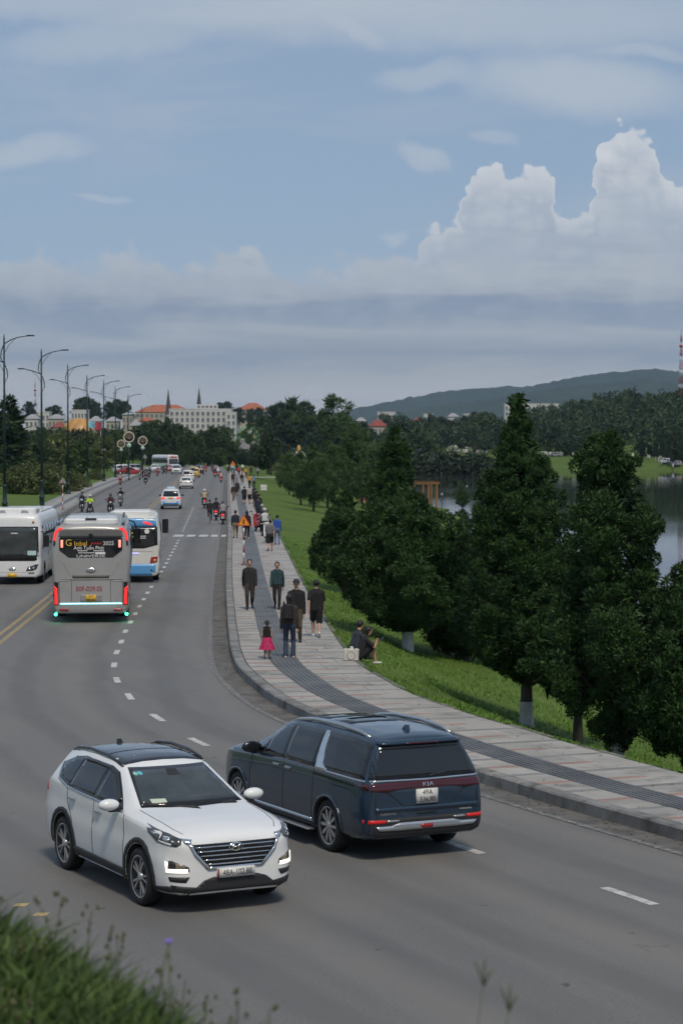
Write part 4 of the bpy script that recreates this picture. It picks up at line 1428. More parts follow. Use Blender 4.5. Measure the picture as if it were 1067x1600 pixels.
def silver_bus():
    L, W, H = 11.5, 2.46, 3.14
    u, y = at(142, 974)
    hd = R(95.2)
    t = empty('silver_bus', (u + math.cos(hd) * L / 2, y + math.sin(hd) * L / 2, 0), hd, 'silver coach with red and cyan rear lights driving away', 'bus')
    bm = bus_shell(L, W, H, 0.30)
    sk = Skin(bm)
    me = bm_mesh(bm, 'body', [M_BUSSIL, M_SEAM])
    r = 0.50
    ax_ = [(L / 2 - 2.6, r), (-L / 2 + 3.2, r)]
    link('body', cut_wheels(me, ax_, 0.58, 0.75, [M_BUSSIL, M_SEAM]), t)
    for x, _ in ax_:
        for y_ in (W / 2 - 0.19, -W / 2 + 0.19):
            wheel(t, x, y_, r, 0.30, 0.29, 'steel')
    X = '-x'
    # rear: upper band, window, lettering
    sk.lay([(-1.02, 2.76), (1.02, 2.76), (0.98, 3.02), (-0.98, 3.02)], X, 'upper_panel', mat('grey_upper_panel', (0.13, 0.128, 0.125), 0.35, var=0.1, coat=0.3), t, off=0.01)
    w_ = sk.lay([(-1.0, 2.72), (1.0, 2.72), (1.0, 2.33), (0.70, 2.10), (-0.70, 2.10), (-1.0, 2.33)], X, 'back_window', M_GLASS, t, off=0.012)
    sk.line([(-0.97, 2.73), (0.97, 2.73)], 0.05, X, 'window_top_trim', M_SEAM, t, off=0.02)
    sk.lay(ell(0, 2.82, 0.07, 0.06), X, 'camera_pod', M_GLOSSBLK, t, off=0.05)
    sk.text('G', 0.30, (0.70, 2.565), X, 'window_lettering', M_GOLD, w_, off=0.02, mirror=True)
    sk.text('lobal', 0.21, (0.32, 2.545), X, 'window_lettering', M_GOLD, w_, off=0.02, mirror=True, squash=1.05)
    for a in (-0.01, -0.10, -0.19, -0.27):
        sk.line([(a, 2.52), (a - 0.06, 2.58)], 0.05, X, 'faded_red_print', M_REDTXT, w_, off=0.02, thick=0)
    sk.text('2025', 0.18, (-0.56, 2.55), X, 'window_lettering', M_WTXT, w_, off=0.02, mirror=True)
    sk.text('Anh Tuấn Phát', 0.165, (0.06, 2.405), X, 'window_lettering', M_WTXT, w_, off=0.02, mirror=True, squash=0.95)
    for (a, b_, z) in ((0.42, 0.10, 2.315), (-0.08, -0.42, 2.315), (0.40, -0.12, 2.25)):
        sk.line([(a, z), (b_, z)], 0.022, X, 'small_print', M_WTXT, w_, off=0.02, thick=0)
    sk.lay([(-0.14, 2.275), (-0.46, 2.275), (-0.46, 2.205), (-0.14, 2.205)], X, 'small_print', M_WTXT, w_, off=0.02, thick=0)
    sk.text('UNIVERSE', 0.12, (0.0, 2.145), X, 'window_lettering', M_WTXT, w_, off=0.02, mirror=True, squash=1.75)
    for s_ in (1, -1):
        sk.line([(s_ * 0.915, 2.66), (s_ * 0.915, 2.42)], 0.075, X, 'window_lamp', M_PINKL, w_, off=0.02, thick=0.01)
        sk.line([(s_ * 0.90, 3.03), (s_ * 1.02, 3.0), (s_ * 1.11, 2.90), (s_ * 1.155, 2.64)], 0.075, X, 'red_corner_light', M_REDON, t, off=0.02)
        sk.line([(s_ * 1.152, 2.63), (s_ * 1.165, 2.48)], 0.06, X, 'corner_light_tail', M_SEAM, t, off=0.02)
        sk.lay([(s_ * 1.03, 1.32), (s_ * 1.21, 1.32), (s_ * 1.21, 0.58), (s_ * 1.03, 0.58)], X, 'tail_lamp', M_SEAM, t, off=0.015)
        tl = t.children[-1]
        sk.line([(s_ * 1.20, 1.20), (s_ * 1.09, 1.10), (s_ * 1.075, 0.60)], 0.05, X, 'red_light_bar', M_REDON, tl, off=0.03, thick=0.01)
        sk.line([(s_ * 1.20, 1.11), (s_ * 1.14, 1.05), (s_ * 1.13, 0.60)], 0.035, X, 'red_light_bar', M_REDON, tl, off=0.03, thick=0.01)
        sk.lay([(s_ * 0.72, 0.46), (s_ * 1.0, 0.46), (s_ * 1.0, 0.40), (s_ * 0.72, 0.385)], X, 'bumper_reflector', M_REDL, t, off=0.015)
        gl = MB().ball((-L / 2 + 0.35, s_ * 1.13, 0.26), 0.045, 10, 6).build('green_marker_lamp', M_GREENL, t)
        sk.line([(s_ * 1.02, 1.36), (s_ * 0.70, 1.36)], 0.015, X, 'hatch_hinge', M_WTXT, t, off=0.02)
    e = sk.lay(ell(0, 1.70, 0.155, 0.075), X, 'emblem', M_CHROME, t, off=0.03)
    sk.lay(ell(0, 1.70, 0.13, 0.055), X, 'emblem_field', M_BUSSIL, e, off=0.034)
    for q in (0.045, -0.045):
        sk.line([(q + 0.02, 1.655), (q - 0.02, 1.745)], 0.03, X, 'emblem_stroke', M_CHROME, e, off=0.04, thick=0)
    sk.line([(0.05, 1.69), (-0.05, 1.71)], 0.025, X, 'emblem_stroke', M_CHROME, e, off=0.04, thick=0)
    sk.lay([(-0.57, 1.44), (0.57, 1.44), (0.60, 1.53), (-0.60, 1.53)], X, 'air_grille', mat('brown_louvre', (0.09, 0.082, 0.07), 0.6, var=0.2), t, off=0.008)
    sk.line([(-1.0, 0.66), (-1.0, 1.385), (1.0, 1.385), (1.0, 0.66)], 0.018, X, 'hatch_gap', M_SEAM, t, off=0.006)
    for s_ in (1, -1):
        sk.line([(s_ * 0.62, 0.68), (s_ * 0.62, 1.37)], 0.012, X, 'hatch_crease', M_SEAM, t, off=0.004)
        sk.line([(s_ * 0.66, 1.5), (s_ * 0.85, 1.85), (s_ * 0.95, 2.0)], 0.01, X, 'panel_crease', mat('soft_crease', (0.22, 0.22, 0.22), 0.5), t, off=0.004)
    sk.text('50F-029.05', 0.215, (0.06, 1.09), X, 'fleet_number', M_REDTXT, t, off=0.012, mirror=True, squash=0.88)
    pk = sk.lay([(-0.34, 0.68), (0.34, 0.68), (0.34, 0.92), (-0.34, 0.92)], X, 'plate_recess', mat('silver_recess', (0.24, 0.24, 0.24), 0.5), t, off=0.006)
    pl = sk.lay([(-0.165, 0.69), (0.165, 0.69), (0.165, 0.91), (-0.165, 0.91)], X, 'number_plate', M_PLATEY, t, off=0.03, step=0.5)
    sk.text('50F', 0.105, (0, 0.855), X, 'plate_text', M_INK, pl, off=0.034, mirror=True)
    sk.text('029.05', 0.095, (0, 0.745), X, 'plate_text', M_INK, pl, off=0.034, mirror=True)
    sk.line([(-0.98, 0.625), (0.98, 0.625)], 0.035, X, 'cyan_light_strip', M_CYAN, t, off=0.02)
    sk.lay([(-1.1, 0.30), (1.1, 0.30), (1.1, 0.335), (-1.1, 0.335)], X, 'bumper_edge', M_CLAD, t, off=0.006)
    # sides
    for ax in ('+y', '-y'):
        sg = sk.lay([(L / 2 - 0.6, 1.72), (-L / 2 + 0.55, 1.72), (-L / 2 + 0.75, 2.72), (L / 2 - 0.4, 2.72)], ax, 'side_glazing', M_GLASS, t, off=0.012, step=0.5)
        for k in range(6):
            x = -L / 2 + 1.9 + 1.55 * k
            sk.line([(x, 1.74), (x, 2.70)], 0.05, ax, 'window_post', M_GLOSSBLK, sg, off=0.018)
        sk.line([(L / 2 - 0.8, 0.72), (-L / 2 + 0.4, 0.72)], 0.05, ax, 'side_stripe', M_REDTXT, t, off=0.01, step=0.5)
        sk.lay([(-L / 2 + 0.1, 1.0), (-L / 2 + 0.5, 1.0), (-L / 2 + 0.5, 0.5), (-L / 2 + 0.1, 0.5)], ax, 'side_panel', mat('silver_vent_panel', (0.26, 0.26, 0.26), 0.5), t, off=0.008)
        for k in range(4):
            x = -L / 2 + 0.5 + 2.3 * k
            sk.line([(x, 0.4), (x, 1.6)], 0.014, ax, 'locker_gap', M_SEAM, t, off=0.004)
    # roof unit and shoulders
    rf = MB().box(-L / 2 + 0.35, -L / 2 + 3.6, -0.86, 0.86, 3.12, 3.33, b=0.07).build('roof_unit', M_BUSWHT, t)
    MB().box(-L / 2 + 0.32, -L / 2 + 0.38, -0.18, 0.18, 3.30, 3.345).build('unit_latch', M_CLAD, rf)
    for s_ in (1, -1):
        q = MB().tube([(-L / 2 + 0.18, s_ * 1.0, 3.06), (-L / 2 + 0.5, s_ * 1.03, 3.17), (-L / 2 + 3.8, s_ * 1.03, 3.19), (L / 2 - 1.0, s_ * 1.0, 3.17)], 0.05, 8).build('roof_edge_rail', M_GLOSSBLK, t)
        m_ = MB().box(L / 2 - 0.35, L / 2 - 0.10, -0.13, 0.13, 1.85, 2.45, b=0.05).build('mirror', M_GLOSSBLK, t)
        m_.location = (0.15, s_ * (W / 2 + 0.23), 0.15)
        MB().tube([(L / 2 - 0.2, 0, 2.4), (L / 2 - 0.25, -s_ * 0.1, 2.68), (L / 2 - 0.35, -s_ * 0.3, 2.75)], 0.03, 6).build('mirror_arm', M_GLOSSBLK, m_)
    sk.lay([(-1.08, 1.2), (1.08, 1.2), (1.0, 2.75), (-1.0, 2.75)], '+x', 'windscreen', M_SCREEN, t, off=0.012, step=0.2)
    for s_ in (1, -1):
        sk.lay([(s_ * 0.7, 0.85), (s_ * 1.12, 0.95), (s_ * 1.12, 0.70), (s_ * 0.7, 0.68)], '+x', 'headlamp', M_LAMP, t, off=0.012)
    return t
silver_bus()


def small_bus(name, L, W, H, loc, hd, label, front):
    t = empty(name, loc, hd, label, 'bus')
    bm = bus_shell(L, W, H, 0.28, nose=0.14)
    sk = Skin(bm)
    me = bm_mesh(bm, 'body', [M_BUSWHT if front else M_BUSCRM, M_SEAM])
    r = 0.42
    ax_ = [(L / 2 - 1.55, r), (-L / 2 + 2.1, r)]
    link('body', cut_wheels(me, ax_, 0.49, 0.75, [M_BUSWHT, M_SEAM]), t)
    for x, _ in ax_:
        for y_ in (W / 2 - 0.17, -W / 2 + 0.17):
            wheel(t, x, y_, r, 0.26, 0.25, 'steel')
    for ax in ('+y', '-y'):
        sg = sk.lay([(L / 2 - 0.5, 1.45), (-L / 2 + 0.4, 1.45), (-L / 2 + 0.5, H - 0.48), (L / 2 - 0.35, H - 0.48)], ax, 'side_glazing', M_GLASS, t, off=0.012, step=0.5)
        for k in range(5):
            x = -L / 2 + 1.7 + 1.3 * k
            sk.line([(x, 1.47), (x, H - 0.5)], 0.05, ax, 'window_post', M_GLOSSBLK, sg, off=0.018)
        if not front:
            sk.lay([(L / 2 - 0.3, 0.30), (-L / 2 + 0.1, 0.30), (-L / 2 + 0.1, 0.78), (L / 2 - 0.3, 0.78)], ax, 'blue_skirt', M_BUSBLU, t, off=0.008, step=0.4)
            sk.lay([(L / 2 - 0.3, H - 0.45), (-L / 2 + 0.05, H - 0.45), (-L / 2 + 0.05, H - 0.2), (L / 2 - 0.3, H - 0.2)], ax, 'blue_roof_band', M_BUSBLU, t, off=0.01, step=0.4)
        for k in range(3):
            x = -L / 2 + 0.8 + 2.2 * k
            sk.line([(x, 0.4), (x, 1.35)], 0.014, ax, 'locker_gap', M_SEAM, t, off=0.012)
    return t, sk


def white_bus():
    L, W, H = 8.8, 2.36, 2.86
    x, y = at(19, 914)
    hd = R(-87.5)
    t, sk = small_bus('white_bus', L, W, H, (x - math.cos(hd) * L / 2, y - math.sin(hd) * L / 2, 0), hd, 'white oncoming bus with yellow number plate and large windscreen', True)
    X = '+x'
    sk.lay([(-1.08, 1.02), (-0.9, 0.97), (0.9, 0.97), (1.08, 1.02), (1.05, 2.36), (-1.05, 2.36)], X, 'windscreen_frame', M_GLOSSBLK, t, off=0.012, step=0.15)
    ws = sk.lay([(-1.03, 1.14), (1.03, 1.14), (1.0, 2.32), (-1.0, 2.32)], X, 'windscreen', M_SCREEN, t, off=0.02, step=0.15)
    sk.lay([(0.62, 1.20), (0.97, 1.20), (0.97, 1.38), (0.62, 1.38)], X, 'pale_card', mat('pale_blue_card', (0.45, 0.62, 0.62), 0.5), ws, off=0.028, thick=0)
    sk.lay(ell(0.52, 1.30, 0.08, 0.10), X, 'dashboard_fan', mat('dash_grey', (0.06, 0.065, 0.07), 0.5), ws, off=0.028, thick=0)
    sk.lay([(-0.05, 2.07), (0.24, 2.07), (0.22, 2.11), (-0.03, 2.11)], X, 'screen_sticker', M_WTXT, ws, off=0.028, thick=0)
    sk.line([(-0.5, 1.19), (0.45, 1.24)], 0.02, X, 'wiper', M_CLAD, ws, off=0.04)
    sk.line([(0.35, 1.10), (1.0, 1.17)], 0.02, X, 'wiper', M_CLAD, ws, off=0.04)
    for s_ in (1, -1):
        hl = sk.lay([(s_ * 0.56, 0.56), (s_ * 0.62, 0.70), (s_ * 1.02, 0.86), (s_ * 1.06, 0.82), (s_ * 0.98, 0.63), (s_ * 0.84, 0.57)], X, 'headlamp', M_LAMP, t, off=0.012)
        for q, z in ((0.70, 0.64), (0.86, 0.68)):
            sk.lay(ell(s_ * q, z, 0.055, 0.055), X, 'lamp_lens', M_CHROME, hl, off=0.02)
        sk.lay([(s_ * 0.66, 0.44), (s_ * 0.90, 0.45), (s_ * 0.88, 0.51), (s_ * 0.66, 0.50)], X, 'fog_lamp', mat('fog_grey', (0.2, 0.2, 0.2), 0.4), t, off=0.012)
        sk.lay(ell(s_ * 0.86, 2.55, 0.045, 0.05), X, 'marker_lamp', mat('amber_lamp', (0.55, 0.2, 0.05), 0.3), t, off=0.03)
        m_ = MB().box(-0.1, 0.12, -0.12, 0.12, -0.25, 0.25, b=0.05).build('mirror', M_GLOSSBLK, t)
        m_.location = (L / 2 - 0.05, s_ * (W / 2 + 0.2), 1.78)
        MB().tube([(0, 0, 0.2), (-0.05, -s_ * 0.1, 0.35), (-0.1, -s_ * 0.25, 0.38)], 0.025, 6).build('mirror_arm', M_GLOSSBLK, m_)
    pl = sk.lay([(-0.18, 0.30), (0.18, 0.30), (0.18, 0.47), (-0.18, 0.47)], X, 'number_plate', M_PLATEY, t, off=0.03, step=0.5)
    sk.lay(ell(0, 0.64, 0.14, 0.065), X, 'emblem', M_CHROME, t, off=0.02)
    sk.lay([(-1.1, 0.28), (1.1, 0.28), (1.1, 0.33), (-1.1, 0.33)], X, 'bumper_edge', M_CLAD, t, off=0.006)
    sk.line([(-1.05, 0.52), (-0.4, 0.505), (0.4, 0.505), (1.05, 0.52)], 0.012, X, 'bumper_gap', mat('grey_gap', (0.25, 0.25, 0.26), 0.5), t, off=0.005)
    ru = MB().box(L / 2 - 2.3, L / 2 - 0.55, -0.92, 0.92, H - 0.05, H + 0.24, b=0.09).build('roof_unit', M_BUSWHT, t)
    MB().box(-L / 2 + 0.5, L / 2 - 2.5, -0.95, 0.95, H - 0.05, H + 0.10, b=0.05).build('roof_fairing', M_BUSWHT, t)
    for s_ in (1, -1):
        MB().prism([(s_ * 0.28, H + 0.03), (s_ * 0.62, H + 0.03), (s_ * 0.58, H + 0.13), (s_ * 0.36, H + 0.15)], 0, 0.02, YZ).build('air_vent', mat('vent_grey', (0.3, 0.3, 0.31), 0.6), ru).location = (L / 2 - 0.565, 0, 0)
    return t
white_bus()


def blue_bus():
    L, W, H = 8.6, 2.30, 2.74
    x, y = at(206, 911)
    hd = R(94.6)
    t, sk = small_bus('blue_bus', L, W, H, (x + math.cos(hd) * L / 2, y + math.sin(hd) * L / 2, 0), hd, 'white and sky blue bus driving ahead of the silver coach', False)
    X = '-x'
    sk.lay([(-1.10, 0.30), (1.10, 0.30), (1.10, 0.78), (-1.10, 0.78)], X, 'blue_bumper', M_BUSBLU, t, off=0.01, step=0.15)
    sk.lay([(-1.02, 2.30), (1.02, 2.30), (0.98, 2.66), (-0.98, 2.66)], X, 'blue_roof_band', M_BUSBLU, t, off=0.012, step=0.15)
    w_ = sk.lay([(-1.05, 2.29), (1.05, 2.29), (1.06, 1.56), (0.5, 1.42), (-0.5, 1.42), (-1.06, 1.56)], X, 'back_window', M_GLASS, t, off=0.012, step=0.15)
    sk.lay(ell(-0.62, 2.12, 0.10, 0.10), X, 'white_disc', M_WTXT, w_, off=0.02, thick=0)
    sk.line([(0.45, 2.05), (-0.05, 2.05)], 0.06, X, 'window_lettering', M_GOLD, w_, off=0.02, thick=0)
    sk.line([(0.35, 1.88), (0.05, 1.88)], 0.09, X, 'window_lettering', M_REDTXT, w_, off=0.02, thick=0)
    sk.line([(0.05, 1.90), (-0.15, 1.90)], 0.07, X, 'window_lettering', mat('green_lettering', (0.15, 0.35, 0.12), 0.5), w_, off=0.02, thick=0)
    for z in (1.92, 1.84):
        sk.line([(-0.2, z), (-0.58, z)], 0.03, X, 'window_lettering', M_WTXT, w_, off=0.02, thick=0)
    for s_ in (1, -1):
        sk.lay([(s_ * 0.45, 2.46), (s_ * 0.80, 2.36), (s_ * 0.84, 2.40), (s_ * 0.66, 2.50), (s_ * 0.47, 2.52)], X, 'red_marker_lamp', M_REDON, t, off=0.02)
        tl = sk.lay([(s_ * 0.74, 0.80), (s_ * 1.04, 0.86), (s_ * 1.06, 1.10), (s_ * 0.78, 1.05)], X, 'tail_lamp', M_REDL, t, off=0.016)
        sk.lay([(s_ * 0.86, 0.86), (s_ * 1.0, 0.88), (s_ * 1.0, 0.98), (s_ * 0.9, 0.98)], X, 'lamp_lens', mat('amber_glass', (0.5, 0.25, 0.1), 0.2), tl, off=0.02)
        sk.lay(ell(s_ * 0.80, 0.52, 0.045, 0.03), X, 'bumper_reflector', M_DRED, t, off=0.02)
        m_ = MB().box(-0.1, 0.12, -0.14, 0.14, -0.32, 0.32, b=0.05).build('mirror', M_GLOSSBLK, t)
        m_.location = (L / 2 - 0.1, s_ * (W / 2 + 0.24), 2.02)
    sk.line([(-0.84, 0.86), (-0.84, 1.30), (0.84, 1.30), (0.84, 0.86)], 0.014, X, 'hatch_gap', mat('grey_gap', (0.25, 0.25, 0.26), 0.5), t, off=0.006)
    sk.lay([(0.30, 1.17), (-0.30, 1.17), (-0.30, 1.24), (0.30, 1.24)], X, 'lilac_strip', mat('lilac_strip', (0.5, 0.5, 0.85), 0.4, emit=((0.5, 0.5, 1.0), 0.3)), t, off=0.012)
    pl = sk.lay([(0.02, 0.90), (0.27, 0.90), (0.27, 1.02), (0.02, 1.02)], X, 'number_plate', M_PLATEY, t, off=0.02, step=0.5)
    for a in (0.24, 0.10):
        sk.line([(a, 1.08), (a - 0.10, 1.08)], 0.055, X, 'blurred_number', M_REDTXT, t, off=0.014, thick=0)
    MB().box(-L / 2 + 0.3, -L / 2 + 2.6, -0.80, 0.80, H - 0.04, H + 0.22, b=0.08).build('roof_unit', M_BUSWHT, t)
    for s_ in (1, -1):
        MB().tube([(-L / 2 + 0.4, s_ * 0.98, H - 0.1), (0, s_ * 0.99, H - 0.03), (L / 2 - 0.8, s_ * 0.97, H - 0.05)], 0.05, 8).build('roof_edge_rail', M_BUSWHT, t)
    return t
blue_bus()

# ---------------------------------------------------------------- ordinary cars seen small
def small_car(name, label, paint, loc, hd, kind='sedan', lower=None, roof_sign=False, cat='car', group=None, bar=None):
    x, y = loc
    t = empty(name, (x, y, 0), hd, label, cat, group)
    if kind == 'sedan':
        L, W, H = 4.5, 1.76, 1.46
        st = [(L / 2, .42, .5, .66, .48, .72, .42), (L / 2 - .08, .25, .76, .78, .72, .84, .62), (L / 2 - .5, .2, .86, .88, .82, .92, .70), (0.95, .2, .88, .92, .84, .98, .72), (0.1, .2, .88, .95, .84, H - .05, .57), (-0.4, .2, .88, .96, .84, H, .58),
              (-1.0, .2, .88, .97, .84, H - .06, .56), (-1.65, .2, .88, .99, .83, 1.06, .66), (-2.1, .25, .85, .98, .78, 1.04, .64), (-L / 2, .4, .76, .88, .7, .94, .58)]
        side = [(0.72, .97), (0.05, H - .13), (-0.9, H - .14), (-1.35, 1.02)]
        back = [(-.58, 1.04), (.58, 1.04), (.48, H - .12), (-.48, H - .12)]
        lampz, r = 0.82, .32
    else:
        L, W, H = {'mpv': (4.7, 1.80, 1.74), 'suv': (4.5, 1.82, 1.68), 'pickup': (5.1, 1.86, 1.80)}[kind]
        h = W / 2
        st = [(L / 2, .45, h * .6, .74, h * .58, .82, h * .5), (L / 2 - .08, .3, h * .9, .9, h * .85, .96, h * .7), (L / 2 - .5, .24, h * .98, .99, h * .93, 1.05, h * .82), (1.05, .24, h, 1.03, h * .95, 1.12, h * .82), (0.3, .24, h, 1.06, h * .95, H - .07, h * .68), (-0.2, .24, h, 1.07, h * .95, H, h * .69),
              (-1.7, .25, h, 1.1, h * .95, H - .03, h * .68), (-L / 2 + .22, .28, h * .98, 1.1, h * .93, H - .1, h * .66), (-L / 2 + .05, .32, h * .95, 1.02, h * .9, 1.08, h * .78), (-L / 2, .42, h * .88, .94, h * .84, 1.0, h * .7)]
        side = [(0.85, 1.09), (0.28, H - .16), (-1.7, H - .17), (-1.95, 1.14)]
        back = [(-h * .76, 1.10), (h * .76, 1.10), (h * .64, H - .16), (-h * .64, H - .16)]
        lampz, r = 0.95, .35
    bm = car_shell(st, step=0.08, sig=0.6)
    sk = Skin(bm)
    me = bm_mesh(bm, 'body', [paint, M_SEAM])
    fx = L / 2 - 0.85
    rx = -L / 2 + 0.95
    link('body', cut_wheels(me, [(fx, r), (rx, r)], r + 0.05, W / 2 - 0.3, [paint, M_SEAM]), t)
    for wx in (fx, rx):
        for wy in (W / 2 - 0.12, -W / 2 + 0.12):
            wheel(t, wx, wy, r, 0.2, r * 0.66, 'ten')
    for ax in ('+y', '-y'):
        q = sk.lay(side, ax, 'side_window', M_GLASS, t, off=0.01, step=0.2)
        mx = (side[1][0] + side[2][0]) / 2
        sk.line([(mx, side[0][1] + .02), (mx, side[1][1])], 0.06, ax, 'pillar', paint, q, off=0.016)
        if lower:
            sk.lay([(L / 2 - .4, .30), (-L / 2 + .15, .30), (-L / 2 + .15, .72), (L / 2 - .4, .72)], ax, 'lower_band', lower, t, off=0.008, step=0.2)
    w2 = W / 2
    sk.lay(back, '-x', 'back_window', M_GLASS, t, off=0.01, step=0.2)
    sk.lay([(-w2 * .78, back[0][1] - .0), (w2 * .78, back[0][1]), (back[2][0] * 1.03, H - .1), (-back[2][0] * 1.03, H - .1)], '+x', 'windscreen', M_SCREEN, t, off=0.01, step=0.2)
    for s_ in (1, -1):
        sk.lay([(s_ * w2 * .92, lampz - .05), (s_ * w2 * .55, lampz - .05), (s_ * w2 * .55, lampz + .09), (s_ * w2 * .92, lampz + .11)], '-x', 'tail_lamp', M_REDL if not roof_sign else M_REDON, t, off=0.01)
        sk.lay([(s_ * w2 * .90, lampz - .14), (s_ * w2 * .52, lampz - .16), (s_ * w2 * .52, lampz - .06), (s_ * w2 * .90, lampz - .01)], '+x', 'headlamp', mat('clear_lamp', (0.55, 0.56, 0.58), 0.1, var=0.2, scale=8), t, off=0.012)
        mirror_arm(t, side[0][0] - .05, s_ * w2 * .97, side[0][1] + .06, M_GLOSSBLK if lower else paint)
    sk.lay([(-.2, lampz - .04), (.2, lampz - .04), (.2, lampz + .08), (-.2, lampz + .08)], '-x', 'number_plate', M_PLATEY if lower else M_PLATE, t, off=0.02, step=.5)
    sk.lay([(-w2 * .85, .32), (w2 * .85, .32), (w2 * .85, .46), (-w2 * .85, .46)], '-x', 'back_bumper', M_CLAD, t, off=0.012, step=.2)
    sk.lay([(-w2 * .45, .55), (w2 * .45, .55), (w2 * .5, .74), (-w2 * .5, .74)], '+x', 'grille', M_GLOSSBLK, t, off=0.012, step=.2)
    sk.lay([(-w2 * .8, .27), (w2 * .8, .27), (w2 * .8, .42), (-w2 * .8, .42)], '+x', 'front_bumper', M_CLAD, t, off=0.012, step=.2)
    if lower:
        sk.lay([(-w2 * .95, .40), (w2 * .95, .40), (w2 * .95, .72), (w2 * .6, .72), (w2 * .5, .58), (-w2 * .5, .58), (-w2 * .6, .72), (-w2 * .95, .72)], '-x', 'back_lower_band', lower, t, off=0.014, step=.2)
    if roof_sign:
        MB().box(-0.14, 0.14, -0.36, 0.36, 0, 0.15, b=0.04).build('taxi_roof_sign', mat('pale_blue_sign', (0.45, 0.62, 0.75), 0.4), t).location = (-0.3, 0, H + 0.015)
    if kind == 'pickup':
        pass
    return t


def lane_dir(y, away=True):
    a = np.array(YEL.at(YEL.s_of_y(y) + 2)) - np.array(YEL.at(YEL.s_of_y(y) - 2))
    h = math.atan2(a[1], a[0])
    return h if away else h + PI


M_PWHITE = mat('plain_white_paint', (0.66, 0.665, 0.67), 0.3, var=0.03, coat=0.5)
M_PYEL = mat('yellow_car_paint', (0.55, 0.38, 0.08), 0.35, var=0.05, coat=0.5)
M_PBLK = mat('black_car_paint', (0.02, 0.021, 0.024), 0.25, var=0.05, coat=0.8)
M_PRED = mat('red_car_paint', (0.30, 0.03, 0.03), 0.3, var=0.05, coat=0.6)
M_PGRY = mat('grey_car_paint', (0.28, 0.29, 0.30), 0.3, var=0.05, coat=0.6)


def place(u, v, L, away=True, back=0.0):
    x, y = at(u, v)
    h = lane_dir(y, away)
    k = 1 if away else -1
    hh = lane_dir(y, True)
    return (x + math.cos(hh) * L / 2, y + math.sin(hh) * L / 2), h


p, h = place(267, 796, 4.7)
small_car('taxi', 'white and blue taxi with a sign on its roof', M_PWHITE, p, h, 'mpv', lower=M_BUSBLU, roof_sign=True)
p, h = place(291, 764, 4.5)
small_car('white_sedan', 'white saloon car driving ahead of the taxi', M_PWHITE, p, h, 'sedan')
p, h = place(294, 753, 4.5)
small_car('white_car', 'white car just ahead of the white saloon', M_PWHITE, p, h, 'suv')
p, h = place(304, 746.5, 4.7)
small_car('yellow_car', 'yellow van driving away at the end of the road', M_PYEL, p, h, 'mpv', cat='van')
p, h = place(311, 742, 4.6)
small_car('black_car', 'black car ahead of the yellow van', M_PBLK, p, h, 'suv')
p, h = place(276, 741, 4.5, away=False)
small_car('white_oncoming_car', 'white oncoming car below the distant bus', M_PWHITE, p, h, 'suv')
for k, (u, v, m_, kd, hd, lb) in enumerate(((197, 741, M_PWHITE, 'mpv', 20, 'white van parked at the road bend left of the pavement end'), (214, 739, M_PGRY, 'suv', 35, 'grey car parked behind the white van'),
                                           (203, 742.5, M_PRED, 'sedan', 25, 'dark red car at the road bend'), (242, 738, M_PWHITE, 'sedan', -80, 'white car queuing beside the oncoming motorbikes'),
                                           (263, 738, M_PRED, 'sedan', -85, 'red car beside the distant bus'))):
    x, y = at(u, v)
    small_car('distant_car', lb, m_, (x, y), R(hd), kd)


def far_bus():
    x, y = at(272, 734)
    t = empty('distant_bus', (x - 2.0, y + 3.0, 0), R(-62), 'distant white bus with red roof front turning in', 'bus')
    bm = bus_shell(8.5, 2.4, 3.05, 0.3)
    sk = Skin(bm)
    link('body', cut_wheels(bm_mesh(bm, 'body', [M_BUSWHT, M_SEAM]), [(2.6, .45), (-2.3, .45)], .52, .8, [M_BUSWHT, M_SEAM]), t)
    for wx in (2.6, -2.3):
        for wy in (1.0, -1.0):
            wheel(t, wx, wy, .45, .26, .26, 'steel')
    for ax in ('+y', '-y'):
        sk.lay([(3.9, 1.4), (-3.9, 1.4), (-3.9, 2.5), (3.9, 2.5)], ax, 'side_glazing', M_GLASS, t, off=.012, step=.5)
        sk.lay([(3.9, .4), (-3.9, .4), (-3.9, 1.1), (3.9, 1.1)], ax, 'green_band', mat('pale_green_band', (0.30, 0.5, 0.36), 0.5), t, off=.008, step=.5)
    sk.lay([(-1.0, 1.2), (1.0, 1.2), (.98, 2.3), (-.98, 2.3)], '+x', 'windscreen', M_SCREEN, t, off=.012, step=.3)
    sk.lay([(-1.05, 2.45), (1.05, 2.45), (1.0, 3.0), (-1.0, 3.0)], '+x', 'red_header', mat('red_header', (0.42, 0.05, 0.035), 0.5), t, off=.014, step=.3)
    sk.lay([(0.2, .5), (1.08, .5), (1.08, 1.15), (0.2, 1.15)], '+x', 'blue_panel', M_BUSBLU, t, off=.014, step=.3)
far_bus()
